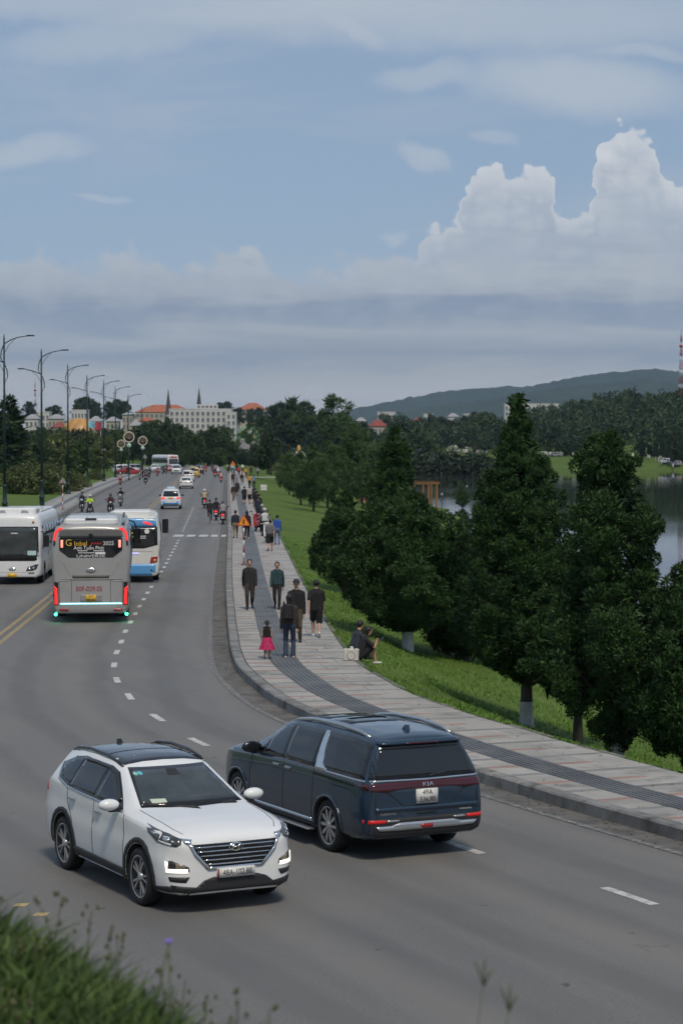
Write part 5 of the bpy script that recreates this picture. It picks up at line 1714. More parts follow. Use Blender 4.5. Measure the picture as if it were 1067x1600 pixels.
# ================================================================ people
def surface_net(D, org, h):
    """closed surface of a sampled distance field, as quads"""
    nx, ny, nz = D.shape
    S = D < 0
    corners = [(i, j, k) for i in (0, 1) for j in (0, 1) for k in (0, 1)]
    cs = [S[i:nx - 1 + i, j:ny - 1 + j, k:nz - 1 + k] for i, j, k in corners]
    cnt = sum(c.astype(np.int8) for c in cs)
    act = (cnt > 0) & (cnt < 8)
    I = np.argwhere(act)
    idx = np.full(act.shape, -1, np.int64)
    idx[act] = np.arange(len(I))
    vals = np.stack([D[I[:, 0] + i, I[:, 1] + j, I[:, 2] + k] for i, j, k in corners], 1)
    P = np.zeros((len(I), 3)); N = np.zeros(len(I))
    for a in range(8):
        for b in range(a + 1, 8):
            ca, cb = np.array(corners[a]), np.array(corners[b])
            if np.abs(ca - cb).sum() != 1: continue
            va, vb = vals[:, a], vals[:, b]
            m = (va < 0) != (vb < 0)
            t = np.where(m, va / np.where(m, va - vb, 1), 0)
            P += np.where(m[:, None], ca + (cb - ca) * t[:, None], 0)
            N += m
    V = (I + P / N[:, None]) * h + org
    F = []
    for ax in range(3):
        sl0 = [slice(None)] * 3; sl1 = [slice(None)] * 3
        sl0[ax] = slice(0, -1); sl1[ax] = slice(1, None)
        a, b = S[tuple(sl0)], S[tuple(sl1)]
        E = np.argwhere(a != b)
        u, v = (ax + 1) % 3, (ax + 2) % 3
        ok = (E[:, u] > 0) & (E[:, v] > 0) & (E[:, u] < D.shape[u] - 1) & (E[:, v] < D.shape[v] - 1)
        E = E[ok]
        inside = a[E[:, 0], E[:, 1], E[:, 2]]
        q = []
        for du, dv in ((1, 1), (0, 1), (0, 0), (1, 0)):
            c = E.copy()
            c[:, u] -= du; c[:, v] -= dv
            q.append(idx[c[:, 0], c[:, 1], c[:, 2]])
        q = np.stack(q, 1)
        q[~inside] = q[~inside][:, ::-1]
        F.append(q)
    return V, np.concatenate(F)


def blend(prims, h, k=0.02, cut=None):
    """one smooth body from tapered capsules (a, b, ra, rb, label, (sx, sy, sz))"""
    A = np.array([p[0] for p in prims] + [p[1] for p in prims], float)
    rm = max(max(p[2], p[3]) for p in prims) * 1.3 + 3 * h
    lo, hi = A.min(0) - rm, A.max(0) + rm
    n = np.ceil((hi - lo) / h).astype(int) + 1
    D = np.full(n, 0.5)
    Lb = np.zeros(n, np.int8); Ld = np.full(n, 9.0)
    for p in prims:
        a, b = np.array(p[0], float), np.array(p[1], float)
        sc_ = np.array(p[5] if len(p) > 5 else (1, 1, 1), float)
        r = max(p[2], p[3]) * max(sc_) + 0.06
        l = np.clip(np.floor((np.minimum(a, b) - r - lo) / h).astype(int), 0, n - 1)
        u = np.clip(np.ceil((np.maximum(a, b) + r - lo) / h).astype(int) + 1, 1, n)
        g = np.meshgrid(*[lo[i] + h * np.arange(l[i], u[i]) for i in range(3)], indexing='ij')
        Q = np.stack(g, -1)
        mid = (a + b) / 2
        Qs = (Q - mid) / sc_; a2 = (a - mid) / sc_; b2 = (b - mid) / sc_
        ab = b2 - a2
        L = max(float(ab @ ab), 1e-9)
        t = np.clip(((Qs - a2) @ ab) / L, 0, 1)
        d = np.linalg.norm(Qs - a2 - t[..., None] * ab, axis=-1) - (p[2] + (p[3] - p[2]) * t)
        d = d * min(sc_)
        s_ = tuple(slice(l[i], u[i]) for i in range(3))
        o = D[s_]
        hh = np.clip(0.5 + 0.5 * (o - d) / k, 0, 1)
        D[s_] = o * (1 - hh) + d * hh - k * hh * (1 - hh)
        m = d < Ld[s_]
        Lb[s_] = np.where(m, p[4], Lb[s_]); Ld[s_] = np.where(m, d, Ld[s_])
    if cut is not None:
        g = np.meshgrid(*[lo[i] + h * np.arange(n[i]) for i in range(3)], indexing='ij')
        D = np.maximum(D, cut(np.stack(g, -1)))
    D[0] = D[-1] = 0.5; D[:, 0] = D[:, -1] = 0.5; D[:, :, 0] = D[:, :, -1] = 0.5
    V, F = surface_net(D, lo, h)
    c = V[F].mean(1)
    ci = np.clip(np.round((c - lo) / h).astype(int), 0, n - 1)
    return V, F, Lb[ci[:, 0], ci[:, 1], ci[:, 2]]


def ik(a, t, l1, l2, pole):
    a, t, pole = Vector(a), Vector(t), Vector(pole)
    d = t - a
    L = min(d.length, (l1 + l2) * 0.995)
    d.normalize()
    x = (l1 * l1 - l2 * l2 + L * L) / (2 * L)
    hgt = math.sqrt(max(l1 * l1 - x * x, 0))
    pp = pole - d * pole.dot(d)
    pp.normalize()
    return a + d * x + pp * hgt, a + d * L


def cloth(c, rough=0.85):
    c = tuple(round(x, 3) for x in c)
    return mat('cloth_%d_%d_%d' % tuple(int(x * 1000) for x in c), c, rough, var=0.22, scale=14)


SKIN = mat('skin', (0.44, 0.26, 0.18), 0.6, var=0.08, scale=12)
HAIR = mat('black_hair', (0.010, 0.009, 0.009), 0.5, var=0.2, scale=20)
SHOE_W = mat('white_shoe', (0.55, 0.54, 0.52), 0.6)
SHOE_B = mat('black_shoe', (0.018, 0.017, 0.017), 0.6)


def person(label, loc, face, H=1.68, pose='walk', top=(0.02, 0.02, 0.022), bottom=(0.02, 0.02, 0.022), shoes=None, sleeves='long', legs='long', hair='short', hairc=None, bulk=1.0, res=0.03, phase=1, group=None, z=Z_SW,
           cat='person', hem=0.0, arms=None, lean=0.0, seat=None, helmet=None, skirt=None):
    """standing, walking, sitting or riding figure; face is the heading in degrees (0 = +x, 90 = away from the camera)"""
    k = H / 1.7
    det = res < 0.02
    hipz = 0.885
    P = []
    V3 = Vector
    spread = 0.085
    if pose == 'walk':
        hipz = 0.845
        ank = {1: V3((0.075, 0.26 * phase, 0.085 if phase > 0 else 0.19)), -1: V3((-0.075, -0.26 * phase, 0.085 if phase < 0 else 0.19))}
        wr = {1: V3((0.215, -0.17 * phase, 0.80)), -1: V3((-0.215, 0.17 * phase, 0.80))}
    elif pose == 'stand':
        ank = {1: V3((0.10, 0.02, 0.085)), -1: V3((-0.10, -0.02, 0.085))}
        wr = {1: V3((0.22, 0.07, 0.81)), -1: V3((-0.22, 0.05, 0.80))}
    elif pose == 'ride':
        hipz = seat or 0.86
        ank = {1: V3((0.17, 0.42, 0.40)), -1: V3((-0.17, 0.42, 0.40))}
        wr = {1: V3((0.30, 0.62, 1.03)), -1: V3((-0.30, 0.62, 1.03))}
    elif pose == 'pillion':
        hipz = seat or 0.92
        ank = {1: V3((0.22, 0.22, 0.42)), -1: V3((-0.22, 0.22, 0.42))}
        wr = {1: V3((0.18, 0.36, 1.02)), -1: V3((-0.18, 0.36, 1.02))}
    elif pose == 'feetdown':
        hipz = seat or 0.84
        ank = {1: V3((0.34, 0.25, 0.09)), -1: V3((-0.34, 0.25, 0.09))}
        wr = {1: V3((0.30, 0.60, 1.03)), -1: V3((-0.30, 0.60, 1.03))}
    elif pose == 'cycle':
        hipz = 0.95
        ank = {1: V3((0.11, 0.22, 0.30)), -1: V3((-0.11, 0.30, 0.52))}
        wr = {1: V3((0.24, 0.62, 1.05)), -1: V3((-0.24, 0.62, 1.05))}
    else:                                            # sit low
        hipz = seat or 0.13
        ank = {1: V3((0.11, 0.42, -0.02)), -1: V3((-0.11, 0.46, -0.04))}
        wr = {1: V3((0.12, 0.36, 0.48)), -1: V3((-0.16, 0.36, 0.46))}
    if arms:
        for s_, v in arms.items():
            wr[s_] = V3(v)
    hip = V3((0, 0, hipz))
    tor = V3((0, math.sin(lean), math.cos(lean)))

    def up(x, f, zz):
        return hip + V3((x, f * math.cos(lean), -f * math.sin(lean))) + tor * zz
    tl = 0.50
    b = bulk
    flat = (1, 0.74, 1)
    for s_ in (1, -1):
        P.append((up(s_ * 0.075, 0, -0.02), up(s_ * 0.075, 0, 0.16), 0.108 * b, 0.096 * b, 2, flat))
        P.append((up(s_ * 0.075, 0, 0.12 - hem), up(s_ * 0.085, -0.005, 0.40), 0.105 * b, 0.108 * b, 1, flat))
        P.append((up(s_ * 0.035, 0, 0.535), up(s_ * 0.155, 0, 0.468), 0.050, 0.056 * b, 1))
        sh = up(s_ * (0.172 * (0.6 + 0.4 * b)), 0, 0.455)
        el, wv = ik(sh, wr[s_], 0.285, 0.25, V3((s_ * 0.5, -1, -0.35)) if pose in ('walk', 'stand') else V3((s_ * 0.9, -0.3, -0.7)))
        lab_u = 1
        lab_f = 1 if sleeves == 'long' else 0
        P.append((sh, el, 0.056 * b, 0.044 * b, lab_u if sleeves != 'none' else 0))
        if sleeves == 'short':
            mid = sh + (el - sh) * 0.75
            P[-1] = (sh, mid, 0.060 * b, 0.056 * b, 1)
            P.append((mid, el, 0.042, 0.040, 0))
        P.append((el, wv, 0.045 * b if lab_f else 0.039, 0.040 * b if lab_f else 0.027, lab_f))
        hd = (wv - el).normalized()
        fw = V3((0, 0.25, -1)).normalized() if pose in ('walk', 'stand') else hd
        hd = (hd + fw * 0.6).normalized()
        palm = wv + hd * 0.075
        P.append((wv, palm, 0.027, 0.032, 0, (0.75, 1, 1)))
        if det:
            side_ = hd.cross(V3((1, 0, 0))).normalized()
            for q, ln in ((-0.030, 0.060), (-0.010, 0.075), (0.010, 0.072), (0.029, 0.055)):
                k0 = palm + side_ * q
                k1 = k0 + hd * ln * 0.55 + V3((-s_ * 0.010, 0, 0))
                P.append((k0, k1, 0.0105, 0.010, 0))
                P.append((k1, k1 + hd * ln * 0.45 + V3((-s_ * 0.022, 0.006, 0)), 0.010, 0.008, 0))
            P.append((wv + hd * 0.03, wv + hd * 0.075 + side_ * (0.045 if side_.y > 0 else -0.045), 0.013, 0.010, 0))
        else:
            P.append((palm, palm + hd * 0.05, 0.030, 0.018, 0, (0.7, 1, 1)))
        # legs
        hj = hip + V3((s_ * spread, 0, -0.02))
        kn, an = ik(hj, ank[s_], 0.43, 0.40, V3((s_ * (0.25 if pose in ('ride', 'feetdown', 'pillion') else 0.05), 1, 0.25)))
        if legs == 'shorts':
            md = hj + (kn - hj) * 0.86
            P.append((hj, md, 0.092 * b, 0.086 * b, 2))
            P.append((md, kn, 0.058, 0.052, 0))
            P.append((kn, kn + (an - kn) * 0.35, 0.050, 0.058, 0))
            P.append((kn + (an - kn) * 0.35, an, 0.058, 0.034, 0))
        elif legs == 'bare':
            P.append((hj, kn, 0.085 * b, 0.05, 0))
            P.append((kn, kn + (an - kn) * 0.35, 0.050, 0.055, 0))
            P.append((kn + (an - kn) * 0.35, an, 0.055, 0.033, 0))
        else:
            fl = 0.066 if legs == 'flare' else 0.05
            P.append((hj, kn, 0.090 * b, 0.062 * b, 2))
            P.append((kn, an + V3((0, 0, 0.02)), 0.062 * b, fl, 2))
        tilt = 0.0 if an.z < 0.12 else (-0.7 if pose == 'walk' else 0.0)
        fdir = V3((s_ * 0.12, math.cos(tilt), math.sin(tilt))).normalized()
        heel = an + V3((0, -0.03, -0.045))
        P.append((heel, heel + fdir * 0.17, 0.042, 0.036, 3, (0.95, 1, 0.85)))
    P.append((up(0, 0.0, 0.46), up(0, 0.005, 0.535), 0.085, 0.06, 1))
    neck, head = up(0, 0.005, 0.52), up(0, 0.025, 0.70)
    P.append((neck, up(0, 0.015, 0.63), 0.052, 0.050, 0))
    P.append((up(0, 0.035, 0.655), up(0, 0.018, 0.735), 0.066, 0.086, 0, (0.86, 1, 1)))
    P.append((up(0, 0.105, 0.70), up(0, 0.118, 0.675), 0.010, 0.014, 0))
    for s_ in (1, -1):
        P.append((up(s_ * 0.078, 0.01, 0.70), up(s_ * 0.080, 0.005, 0.675), 0.014, 0.010, 0))
    if skirt:
        pass
    # arms and legs keep apart: blend radius stays small
    V, F, L = blend([(tuple(a * k), tuple(c * k), ra * k, rb * k, lb, *(rest)) for a, c, ra, rb, lb, *rest in P], res, 0.018)
    zmin = float(V[:, 2].min()) if pose in ('walk', 'stand') else 0.0
    V[:, 2] -= zmin
    me = npmesh('person', V, F, [SKIN, cloth(top), cloth(bottom), shoes or SHOE_B], L, smooth=True)
    o = link('person', me)
    o.location = (loc[0], loc[1], z)
    o.rotation_euler = (0, 0, R(face - 90))
    tag(o, label, cat, group)
    # hair and headgear
    hc = (up(0, 0.005, 0.735)) * k - V3((0, 0, zmin))
    hr = 0.098 * k
    hm = hairc if hairc else HAIR
    hres = 0.014 if det else 0.022
    pr = [(hc - V3((0, 0.012, 0)), hc + V3((0, -0.006, 0.004)), hr, hr, 0, (0.9, 1.05, 1.0))]
    if hair == 'long':
        pr += [(hc + V3((0, -0.05, -0.02)) , hc + V3((0, -0.075, -0.30)) * k, 0.085 * k, 0.06 * k, 0, (1, 0.6, 1))]
    if hair == 'bun':
        pr += [(hc + V3((0, -0.10, 0.02)), hc + V3((0, -0.105, 0.02)), 0.045 * k, 0.045 * k, 0)]
    if hair != 'none':
        cf = np.array(hc)

        def cutter(Q):
            q = Q - cf
            return np.where(q[..., 1] > -0.02, 0.82 * (q[..., 1] - 0.045) - 0.57 * (q[..., 2] + 0.0), -1.0)
        Vh, Fh, _ = blend([(tuple(a), tuple(c), ra, rb, lb, *rs) for a, c, ra, rb, lb, *rs in pr], hres, 0.02, cutter)
        link('hair', npmesh('hair', Vh, Fh, [hm], smooth=True), o)
    if helmet:
        mb = MB()
        prof = [(0.001, 0.135), (0.06, 0.122), (0.10, 0.085), (0.122, 0.03), (0.126, -0.02), (0.120, -0.03)]
        mb.lathe([(a * k, b_ * k) for a, b_ in prof], 16, Matrix.Translation(hc + V3((0, -0.005, 0.01))) @ Matrix.Scale(1.08, 4, (0, 1, 0)))
        mb.prism([(-0.09 * k, 0.09 * k), (0.09 * k, 0.09 * k), (0.06 * k, 0.19 * k), (-0.06 * k, 0.19 * k)], 0, 0.012, Matrix.Translation(hc + V3((0, 0, 0.02))))
        mb.build('helmet', cloth(helmet, 0.3), o)
    if hair == 'cap' or hair == 'hat':
        mb = MB()
        mb.lathe([(0.001, 0.118 * k), (0.05 * k, 0.112 * k), (0.09 * k, 0.075 * k), (0.102 * k, 0.02 * k)], 16, Matrix.Translation(hc))
        if hair == 'cap':
            mb.prism([(-0.075 * k, 0.06 * k), (0.075 * k, 0.06 * k), (0.05 * k, 0.18 * k), (-0.05 * k, 0.18 * k)], 0, 0.012, Matrix.Translation(hc + V3((0, 0, 0.018))))
        else:
            mb.lathe([(0.10 * k, 0.02 * k), (0.19 * k, -0.01 * k), (0.19 * k, -0.018 * k), (0.10 * k, 0.008 * k)], 18, Matrix.Translation(hc))
        mb.build('cap' if hair == 'cap' else 'hat', cloth((0.03, 0.03, 0.032)), o)
    if det:
        for s_ in (1, -1):
            MB().ball(tuple(up(s_ * 0.032, 0.098, 0.705) * k - V3((0, 0, zmin))), (0.012 * k, 0.008 * k, 0.007 * k), 8, 5).build('eye', HAIR, o)
        MB().ball(tuple(up(0, 0.098, 0.643) * k - V3((0, 0, zmin))), (0.022 * k, 0.007 * k, 0.006 * k), 8, 5).build('mouth', mat('lips', (0.22, 0.08, 0.07), 0.5), o)
    if skirt:
        z0, z1, r0, r1, mt = skirt
        mb = MB()
        n = 28
        prof = []
        for i in range(7):
            f = i / 6
            prof.append((r0 + (r1 - r0) * f**0.8, z0 + (z1 - z0) * f))
        Pv, Fv = [], []
        for i, (r_, z_) in enumerate(prof):
            for j in range(n):
                a = 2 * PI * j / n
                rr_ = r_ * (1 + 0.09 * (i / 6) * math.cos(a * 7))
                Pv.append((rr_ * math.cos(a), rr_ * math.sin(a) * 0.85, z_))
        for i in range(6):
            for j in range(n):
                Fv.append((i * n + j, i * n + (j + 1) % n, (i + 1) * n + (j + 1) % n, (i + 1) * n + j))
        mb.add(Pv, Fv, True)
        mb.build('skirt', mt, o)
    return o


# ---- the people on the near pavement
BLACK, CHAR, NAVY, DENIM = (0.012, 0.012, 0.014), (0.022, 0.022, 0.024), (0.018, 0.024, 0.04), (0.030, 0.042, 0.075)
ZS = Z_SW


def sp(u, v):
    return at(u, v, ZS)


N = 0.015
person('man in black zipped jacket walking towards the camera near the kerb', sp(390, 952), -88, 1.70, 'walk', CHAR, (0.03, 0.024, 0.022), res=N, bulk=1.08, hem=0.08, phase=1)
person('man in dark teal zipped jacket walking on the pavement', sp(433, 952), -90, 1.62, 'walk', (0.022, 0.055, 0.062), BLACK, res=N, bulk=1.0, hem=0.06, phase=-1)
person('man in black jacket and cap facing the woman with backpack', sp(463, 1004), -95, 1.74, 'stand', BLACK, (0.07, 0.055, 0.035), shoes=SHOE_B, hair='cap', res=N, bulk=1.12, hem=0.1)
person('woman in brown jacket and flared jeans seen from behind', sp(452, 1029), 88, 1.66, 'stand', (0.042, 0.034, 0.026), DENIM, shoes=mat('pale_shoe', (0.5, 0.42, 0.34), 0.6), legs='flare', hair='long', res=N, bulk=1.0, hem=0.06)
person('man in black polo shirt and black shorts walking away', sp(494, 996), 92, 1.68, 'walk', BLACK, BLACK, shoes=SHOE_W, sleeves='short', legs='shorts', res=N, bulk=1.12, hem=0.08, phase=-1)
pink = mat('pink_skirt_cloth', (0.42, 0.02, 0.10), 0.8, var=0.5, scale=22)
person('small girl in black top and wide pink skirt', sp(417, 1030), 84, 0.98, 'stand', (0.012, 0.012, 0.014), (0.35, 0.02, 0.09), sleeves='none', legs='bare', hair='hat', res=0.011, skirt=(0.55, 0.24, 0.085, 0.21, pink))
# woman's backpack
x, y = sp(452, 1029)
bp = empty('backpack', (x - 0.02, y - 0.17, ZS + 1.0), 0.0, 'black backpack worn by the woman in brown jacket', 'backpack')
MBP = cloth((0.014, 0.014, 0.016), 0.7)
MB().box(-0.15, 0.15, -0.08, 0.06, 0.0, 0.42, b=0.05, taper=0.85).build('bag', MBP, bp)
MB().box(-0.11, 0.11, -0.135, -0.07, 0.04, 0.21, b=0.03).build('front_pocket', MBP, bp)
for s_ in (1, -1):
    MB().tube([(s_ * 0.10, 0.05, 0.40), (s_ * 0.12, 0.16, 0.47), (s_ * 0.13, 0.27, 0.38), (s_ * 0.13, 0.27, 0.15), (s_ * 0.12, 0.06, 0.06)], 0.02, 6, flat=0.5).build('strap', MBP, bp)
# couple on the edge of the pavement, looking to the lake
gx, gy = sp(546, 1029)
person('man in dark grey top sitting on the edge of the lawn', (gx + 0.10, gy + 0.55), 30, 1.68, 'sit', (0.030, 0.036, 0.048), CHAR, res=N, lean=0.30, seat=0.14, z=ZS)
gx2, gy2 = sp(560, 1033)
person('woman with bare knees sitting and looking at her phone', (gx2 + 0.03, gy2 + 0.1), 12, 1.60, 'sit', (0.016, 0.016, 0.02), BLACK, shoes=SHOE_W, sleeves='short', legs='shorts', hair='long', res=N, lean=0.36, seat=0.14, z=ZS, arms={1: (0.06, 0.46, 0.50), -1: (-0.06, 0.46, 0.50)})
ph = MB().box(-0.035, 0.035, -0.006, 0.006, -0.07, 0.07, b=0.005).build('phone', M_GLOSSBLK)
ph.location = (gx2 + 0.60, gy2 + 0.22, ZS + 0.52)
ph.rotation_euler = (R(-35), 0, R(-78))
tag(ph, 'dark phone in the hands of the sitting woman', 'phone')
bx, by = sp(549, 1033)
tb = empty('tote_bag', (bx, by, ZS), R(-8), 'white canvas tote bag with a round emblem beside the sitting couple', 'bag')
MCAN = mat('white_canvas', (0.58, 0.56, 0.52), 0.85, var=0.08, scale=10)
MB().box(-0.19, 0.19, -0.075, 0.075, 0.0, 0.31, b=0.03, taper=1.04).build('bag', MCAN, tb)
MB().lathe([(0.095, 0), (0.115, 0), (0.115, 0.006), (0.095, 0.006)], 24, Matrix.Translation((0, -0.079, 0.14)) @ Matrix.Rotation(PI / 2, 4, 'X')).build('round_emblem', mat('tan_print', (0.40, 0.36, 0.28), 0.8), tb)
MB().box(-0.03, 0.07, -0.03, 0.03, 0.29, 0.37, b=0.015).build('papers', mat('paper', (0.7, 0.7, 0.68), 0.8), tb)
for y_ in (-0.07, 0.07):
    MB().tube([(-0.10, y_, 0.28), (-0.09, y_, 0.36), (-0.03, y_ * 0.6, 0.42), (0.05, y_ * 0.6, 0.42), (0.10, y_, 0.28)], 0.011, 6).build('handle', cloth((0.016, 0.016, 0.018)), tb)
# ---- walkers farther up the pavement
def walker(label, u, v, away, top, bottom, **kw):
    p = sp(u, v)
    return person(label, p, (93 if away else -87) + rnd.uniform(-6, 6), kw.pop('H', 1.66), kw.pop('pose', 'walk'), top, bottom, res=kw.pop('res', 0.026), phase=rnd.choice((1, -1)), **kw)


walker('man in navy shirt and khaki trousers walking left of the warning sign', 368, 841, True, NAVY, (0.20, 0.15, 0.09), bulk=1.08)
walker('woman with long dark hair in black right of the warning sign', 386, 842, True, (0.03, 0.014, 0.016), BLACK, hair='long', shoes=SHOE_W)
walker('man in grey t-shirt and black shorts beside the parked scooters', 422, 861, True, (0.13, 0.13, 0.135), CHAR, sleeves='short', legs='shorts', shoes=mat('red_shoe', (0.3, 0.04, 0.03), 0.6), bulk=1.1)
walker('person in blue jacket and jeans at the lawn edge', 433, 851, True, (0.03, 0.075, 0.30), (0.09, 0.14, 0.24), pose='stand', H=1.62)
walker('person in brown jacket and grey trousers by the kerb', 365, 783, False, (0.035, 0.018, 0.018), (0.11, 0.09, 0.07), bulk=1.05)
walker('woman in dark patterned top with pale legs behind the brown jacket', 371, 775, False, (0.03, 0.022, 0.024), BLACK, legs='shorts')
walker('man in black t-shirt and black shorts in the middle of the pavement', 382, 788, True, BLACK, BLACK, legs='shorts', sleeves='short', bulk=1.1)
walker('man in light grey shirt and black shorts walking on the pavement', 390, 788, True, (0.35, 0.34, 0.33), BLACK, legs='shorts', sleeves='short')
walker('woman in dark navy top and shorts beside the lawn', 396.5, 787, True, NAVY, NAVY, legs='shorts', sleeves='short')
walker('person in orange yellow shirt among the distant walkers', 390, 762, True, (0.55, 0.24, 0.02), BLACK, sleeves='short', res=0.034)
walker('person in pale blue shirt and white hat at the lawn edge', 397, 763, True, (0.13, 0.20, 0.30), NAVY, sleeves='short', hair='hat', res=0.034)
walker('person in black shirt among the distant walkers near the kerb', 378, 758, True, BLACK, (0.2, 0.19, 0.18), res=0.034)
walker('person in dark red top by the distant kerb', 364, 757, False, (0.06, 0.015, 0.015), (0.03, 0.025, 0.025), res=0.034)
FAR = [('person in red shirt beyond the pavement end', 373.5, 744, (0.45, 0.03, 0.03), CHAR), ('person in white shirt left of the red shirt', 363, 739, (0.55, 0.54, 0.52), NAVY), ('person in white top and jeans behind the red shirt', 379, 738, (0.6, 0.58, 0.56), DENIM),
       ('person in yellow shirt beyond the pavement end', 384.5, 747, (0.5, 0.27, 0.03), (0.1, 0.09, 0.08)), ('person in black and red standing on the far path', 392.5, 743, (0.05, 0.012, 0.012), BLACK), ('person in grey top and black shorts on the far path', 403, 745, (0.22, 0.21, 0.21), BLACK),
       ('person in light blue shirt below the far warning sign', 365.5, 741, (0.25, 0.33, 0.45), DENIM), ('person in pink white top behind the black shirt', 380.5, 754, (0.5, 0.36, 0.34), (0.3, 0.28, 0.27)), ('person in dark blue standing by the far warning sign', 357.5, 741, (0.03, 0.04, 0.07), CHAR),
       ('person in pale green top near the far warning sign', 356, 738, (0.3, 0.36, 0.25), CHAR), ('person in black beyond the yellow shirt', 370, 737, BLACK, BLACK)]
for lb, u, v, a, b_ in FAR:
    walker(lb, u, v, rnd.random() < 0.5, a, b_, res=0.04, pose=rnd.choice(('walk', 'stand')))
# dark row of people resting along the lawn edge behind the scooters
for k, (u, v, c, lb) in enumerate(((399, 793, (0.02, 0.022, 0.028), 'person in dark top standing first in the row on the lawn edge'), (402, 799, BLACK, 'person in black standing second in the row on the lawn edge'),
                                  (405, 806, CHAR, 'person in black standing third in the row on the lawn edge'), (403.5, 812, NAVY, 'person in dark jeans last in the row on the lawn edge'))):
    walker(lb, u, v, True, c, c, pose='stand', res=0.03)
# stroller on the left pavement and the watcher under the pergola
x, y = at(117, 767, 0.2)
person('person in black jacket and white trousers on the left pavement', (x, y), 80, 1.68, 'walk', BLACK, (0.5, 0.48, 0.45), res=0.034, z=0.195)

# ================================================================ motorbikes
def scooter_meshes(key, paint, tailpaint):
    A = {}
    mb = MB()
    # rear body, tapering to the tail
    P, Fs = [], []
    stn = [(-0.93, 0.05, 0.60, 0.72), (-0.80, 0.12, 0.50, 0.78), (-0.50, 0.165, 0.42, 0.77), (-0.15, 0.16, 0.36, 0.74), (-0.02, 0.13, 0.34, 0.68)]
    for x, w_, z0, z1 in stn:
        zm = (z0 + z1) / 2
        P += [(x, w_ * 0.6, z0), (x, w_, z0 + 0.06), (x, w_, zm + 0.05), (x, w_ * 0.75, z1), (x, -w_ * 0.75, z1), (x, -w_, zm + 0.05), (x, -w_, z0 + 0.06), (x, -w_ * 0.6, z0)]
    for i in range(len(stn) - 1):
        for k in range(8):
            q = (k + 1) % 8
            Fs.append((i * 8 + k, i * 8 + q, i * 8 + 8 + q, i * 8 + 8 + k))
    Fs += [tuple(range(7, -1, -1)), tuple(range(32, 40))]
    mb.add(P, Fs, True)
    A['body'] = (mb.mesh('body', paint), None)
    A['seat'] = (MB().box(-0.82, 0.02, -0.145, 0.145, 0.75, 0.83, b=0.035).mesh('seat', M_CLAD), None)
    fs = MB()
    fs.prism([(0.30, 0.30), (0.40, 0.28), (0.60, 0.80), (0.56, 1.02), (0.47, 1.02), (0.46, 0.80)], -0.19, 0.19, XZ)
    A['front_shield'] = (fs.mesh('front_shield', paint), None)
    A['floorboard'] = (MB().box(-0.06, 0.38, -0.17, 0.17, 0.27, 0.34, b=0.02).mesh('floorboard', M_CLAD), None)
    hb = MB().tube([(0.40, 0.36, 1.03), (0.47, 0.2, 1.06), (0.49, 0, 1.06), (0.47, -0.2, 1.06), (0.40, -0.36, 1.03)], 0.018, 6)
    hb.box(0.40, 0.58, -0.13, 0.13, 0.98, 1.12, b=0.04)
    A['handlebar'] = (hb.mesh('handlebar', paint), None)
    for s_ in (1, -1):
        mm = MB().tube([(0.44, s_ * 0.24, 1.05), (0.42, s_ * 0.33, 1.22)], 0.008, 5)
        mm.ball((0.41, s_ * 0.36, 1.25), (0.02, 0.065, 0.045), 8, 5)
        A['mirror' + str(s_)] = (mm.mesh('mirror', M_CLAD), None)
    A['headlamp'] = (MB().ball((0.60, 0, 1.03), (0.05, 0.10, 0.07), 10, 6).mesh('headlamp', mat('bike_headlamp', (0.7, 0.7, 0.68), 0.1, var=0.0)), None)
    A['tail_lamp'] = (MB().ball((-0.93, 0, 0.68), (0.05, 0.10, 0.06), 10, 6).mesh('tail_lamp', tailpaint), None)
    A['number_plate'] = (MB().box(-0.975, -0.955, -0.085, 0.085, 0.42, 0.57).mesh('number_plate', M_PLATE), None)
    A['rear_mudguard'] = (MB().tube([(-0.85, 0, 0.60), (-0.97, 0, 0.50), (-1.0, 0, 0.36)], 0.06, 6, flat=0.4).mesh('rear_mudguard', M_CLAD), None)
    fk = MB()
    for s_ in (1, -1):
        fk.tube([(0.52, s_ * 0.09, 0.72), (0.66, s_ * 0.09, 0.26)], 0.022, 6)
    A['fork'] = (fk.mesh('fork', M_SATIN), None)
    fm = MB()
    pts = [(0.66 + 0.30 * math.cos(R(a)), 0, 0.26 + 0.30 * math.sin(R(a))) for a in range(20, 161, 20)]
    fm.tube(pts, 0.07, 8, flat=0.35)
    A['front_mudguard'] = (fm.mesh('front_mudguard', paint), None)
    A['exhaust'] = (MB().tube([(-0.1, -0.16, 0.26), (-0.5, -0.19, 0.28), (-0.92, -0.20, 0.36)], [0.025, 0.045, 0.05], 8).mesh('exhaust', M_CLAD), None)
    wm = Matrix.Rotation(PI / 2, 4, 'X')
    tyre = MB().lathe([(0.19, -0.045), (0.235, -0.05), (0.262, -0.025), (0.268, 0), (0.262, 0.025), (0.235, 0.05), (0.19, 0.045)], 24, wm).mesh('tyre', M_TYRE)
    rm = MB().lathe([(0.195, -0.03), (0.18, -0.03), (0.17, 0), (0.18, 0.03), (0.195, 0.03)], 20, wm)
    for k in range(5):
        a = 2 * PI * k / 5
        rm.tube([(0.03 * math.cos(a), 0, 0.03 * math.sin(a)), (0.18 * math.cos(a), 0, 0.18 * math.sin(a))], 0.02, 5)
    rm.lathe([(0.05, -0.05), (0.05, 0.05)], 10, wm)
    A['wheel'] = (tyre, rm.mesh('rim', M_SATIN))
    return A


_bikes = {}
PAINT = {'black': (0.016, 0.016, 0.018), 'red': (0.32, 0.015, 0.02), 'white': (0.62, 0.62, 0.61), 'blue': (0.03, 0.05, 0.12), 'grey': (0.14, 0.14, 0.15)}


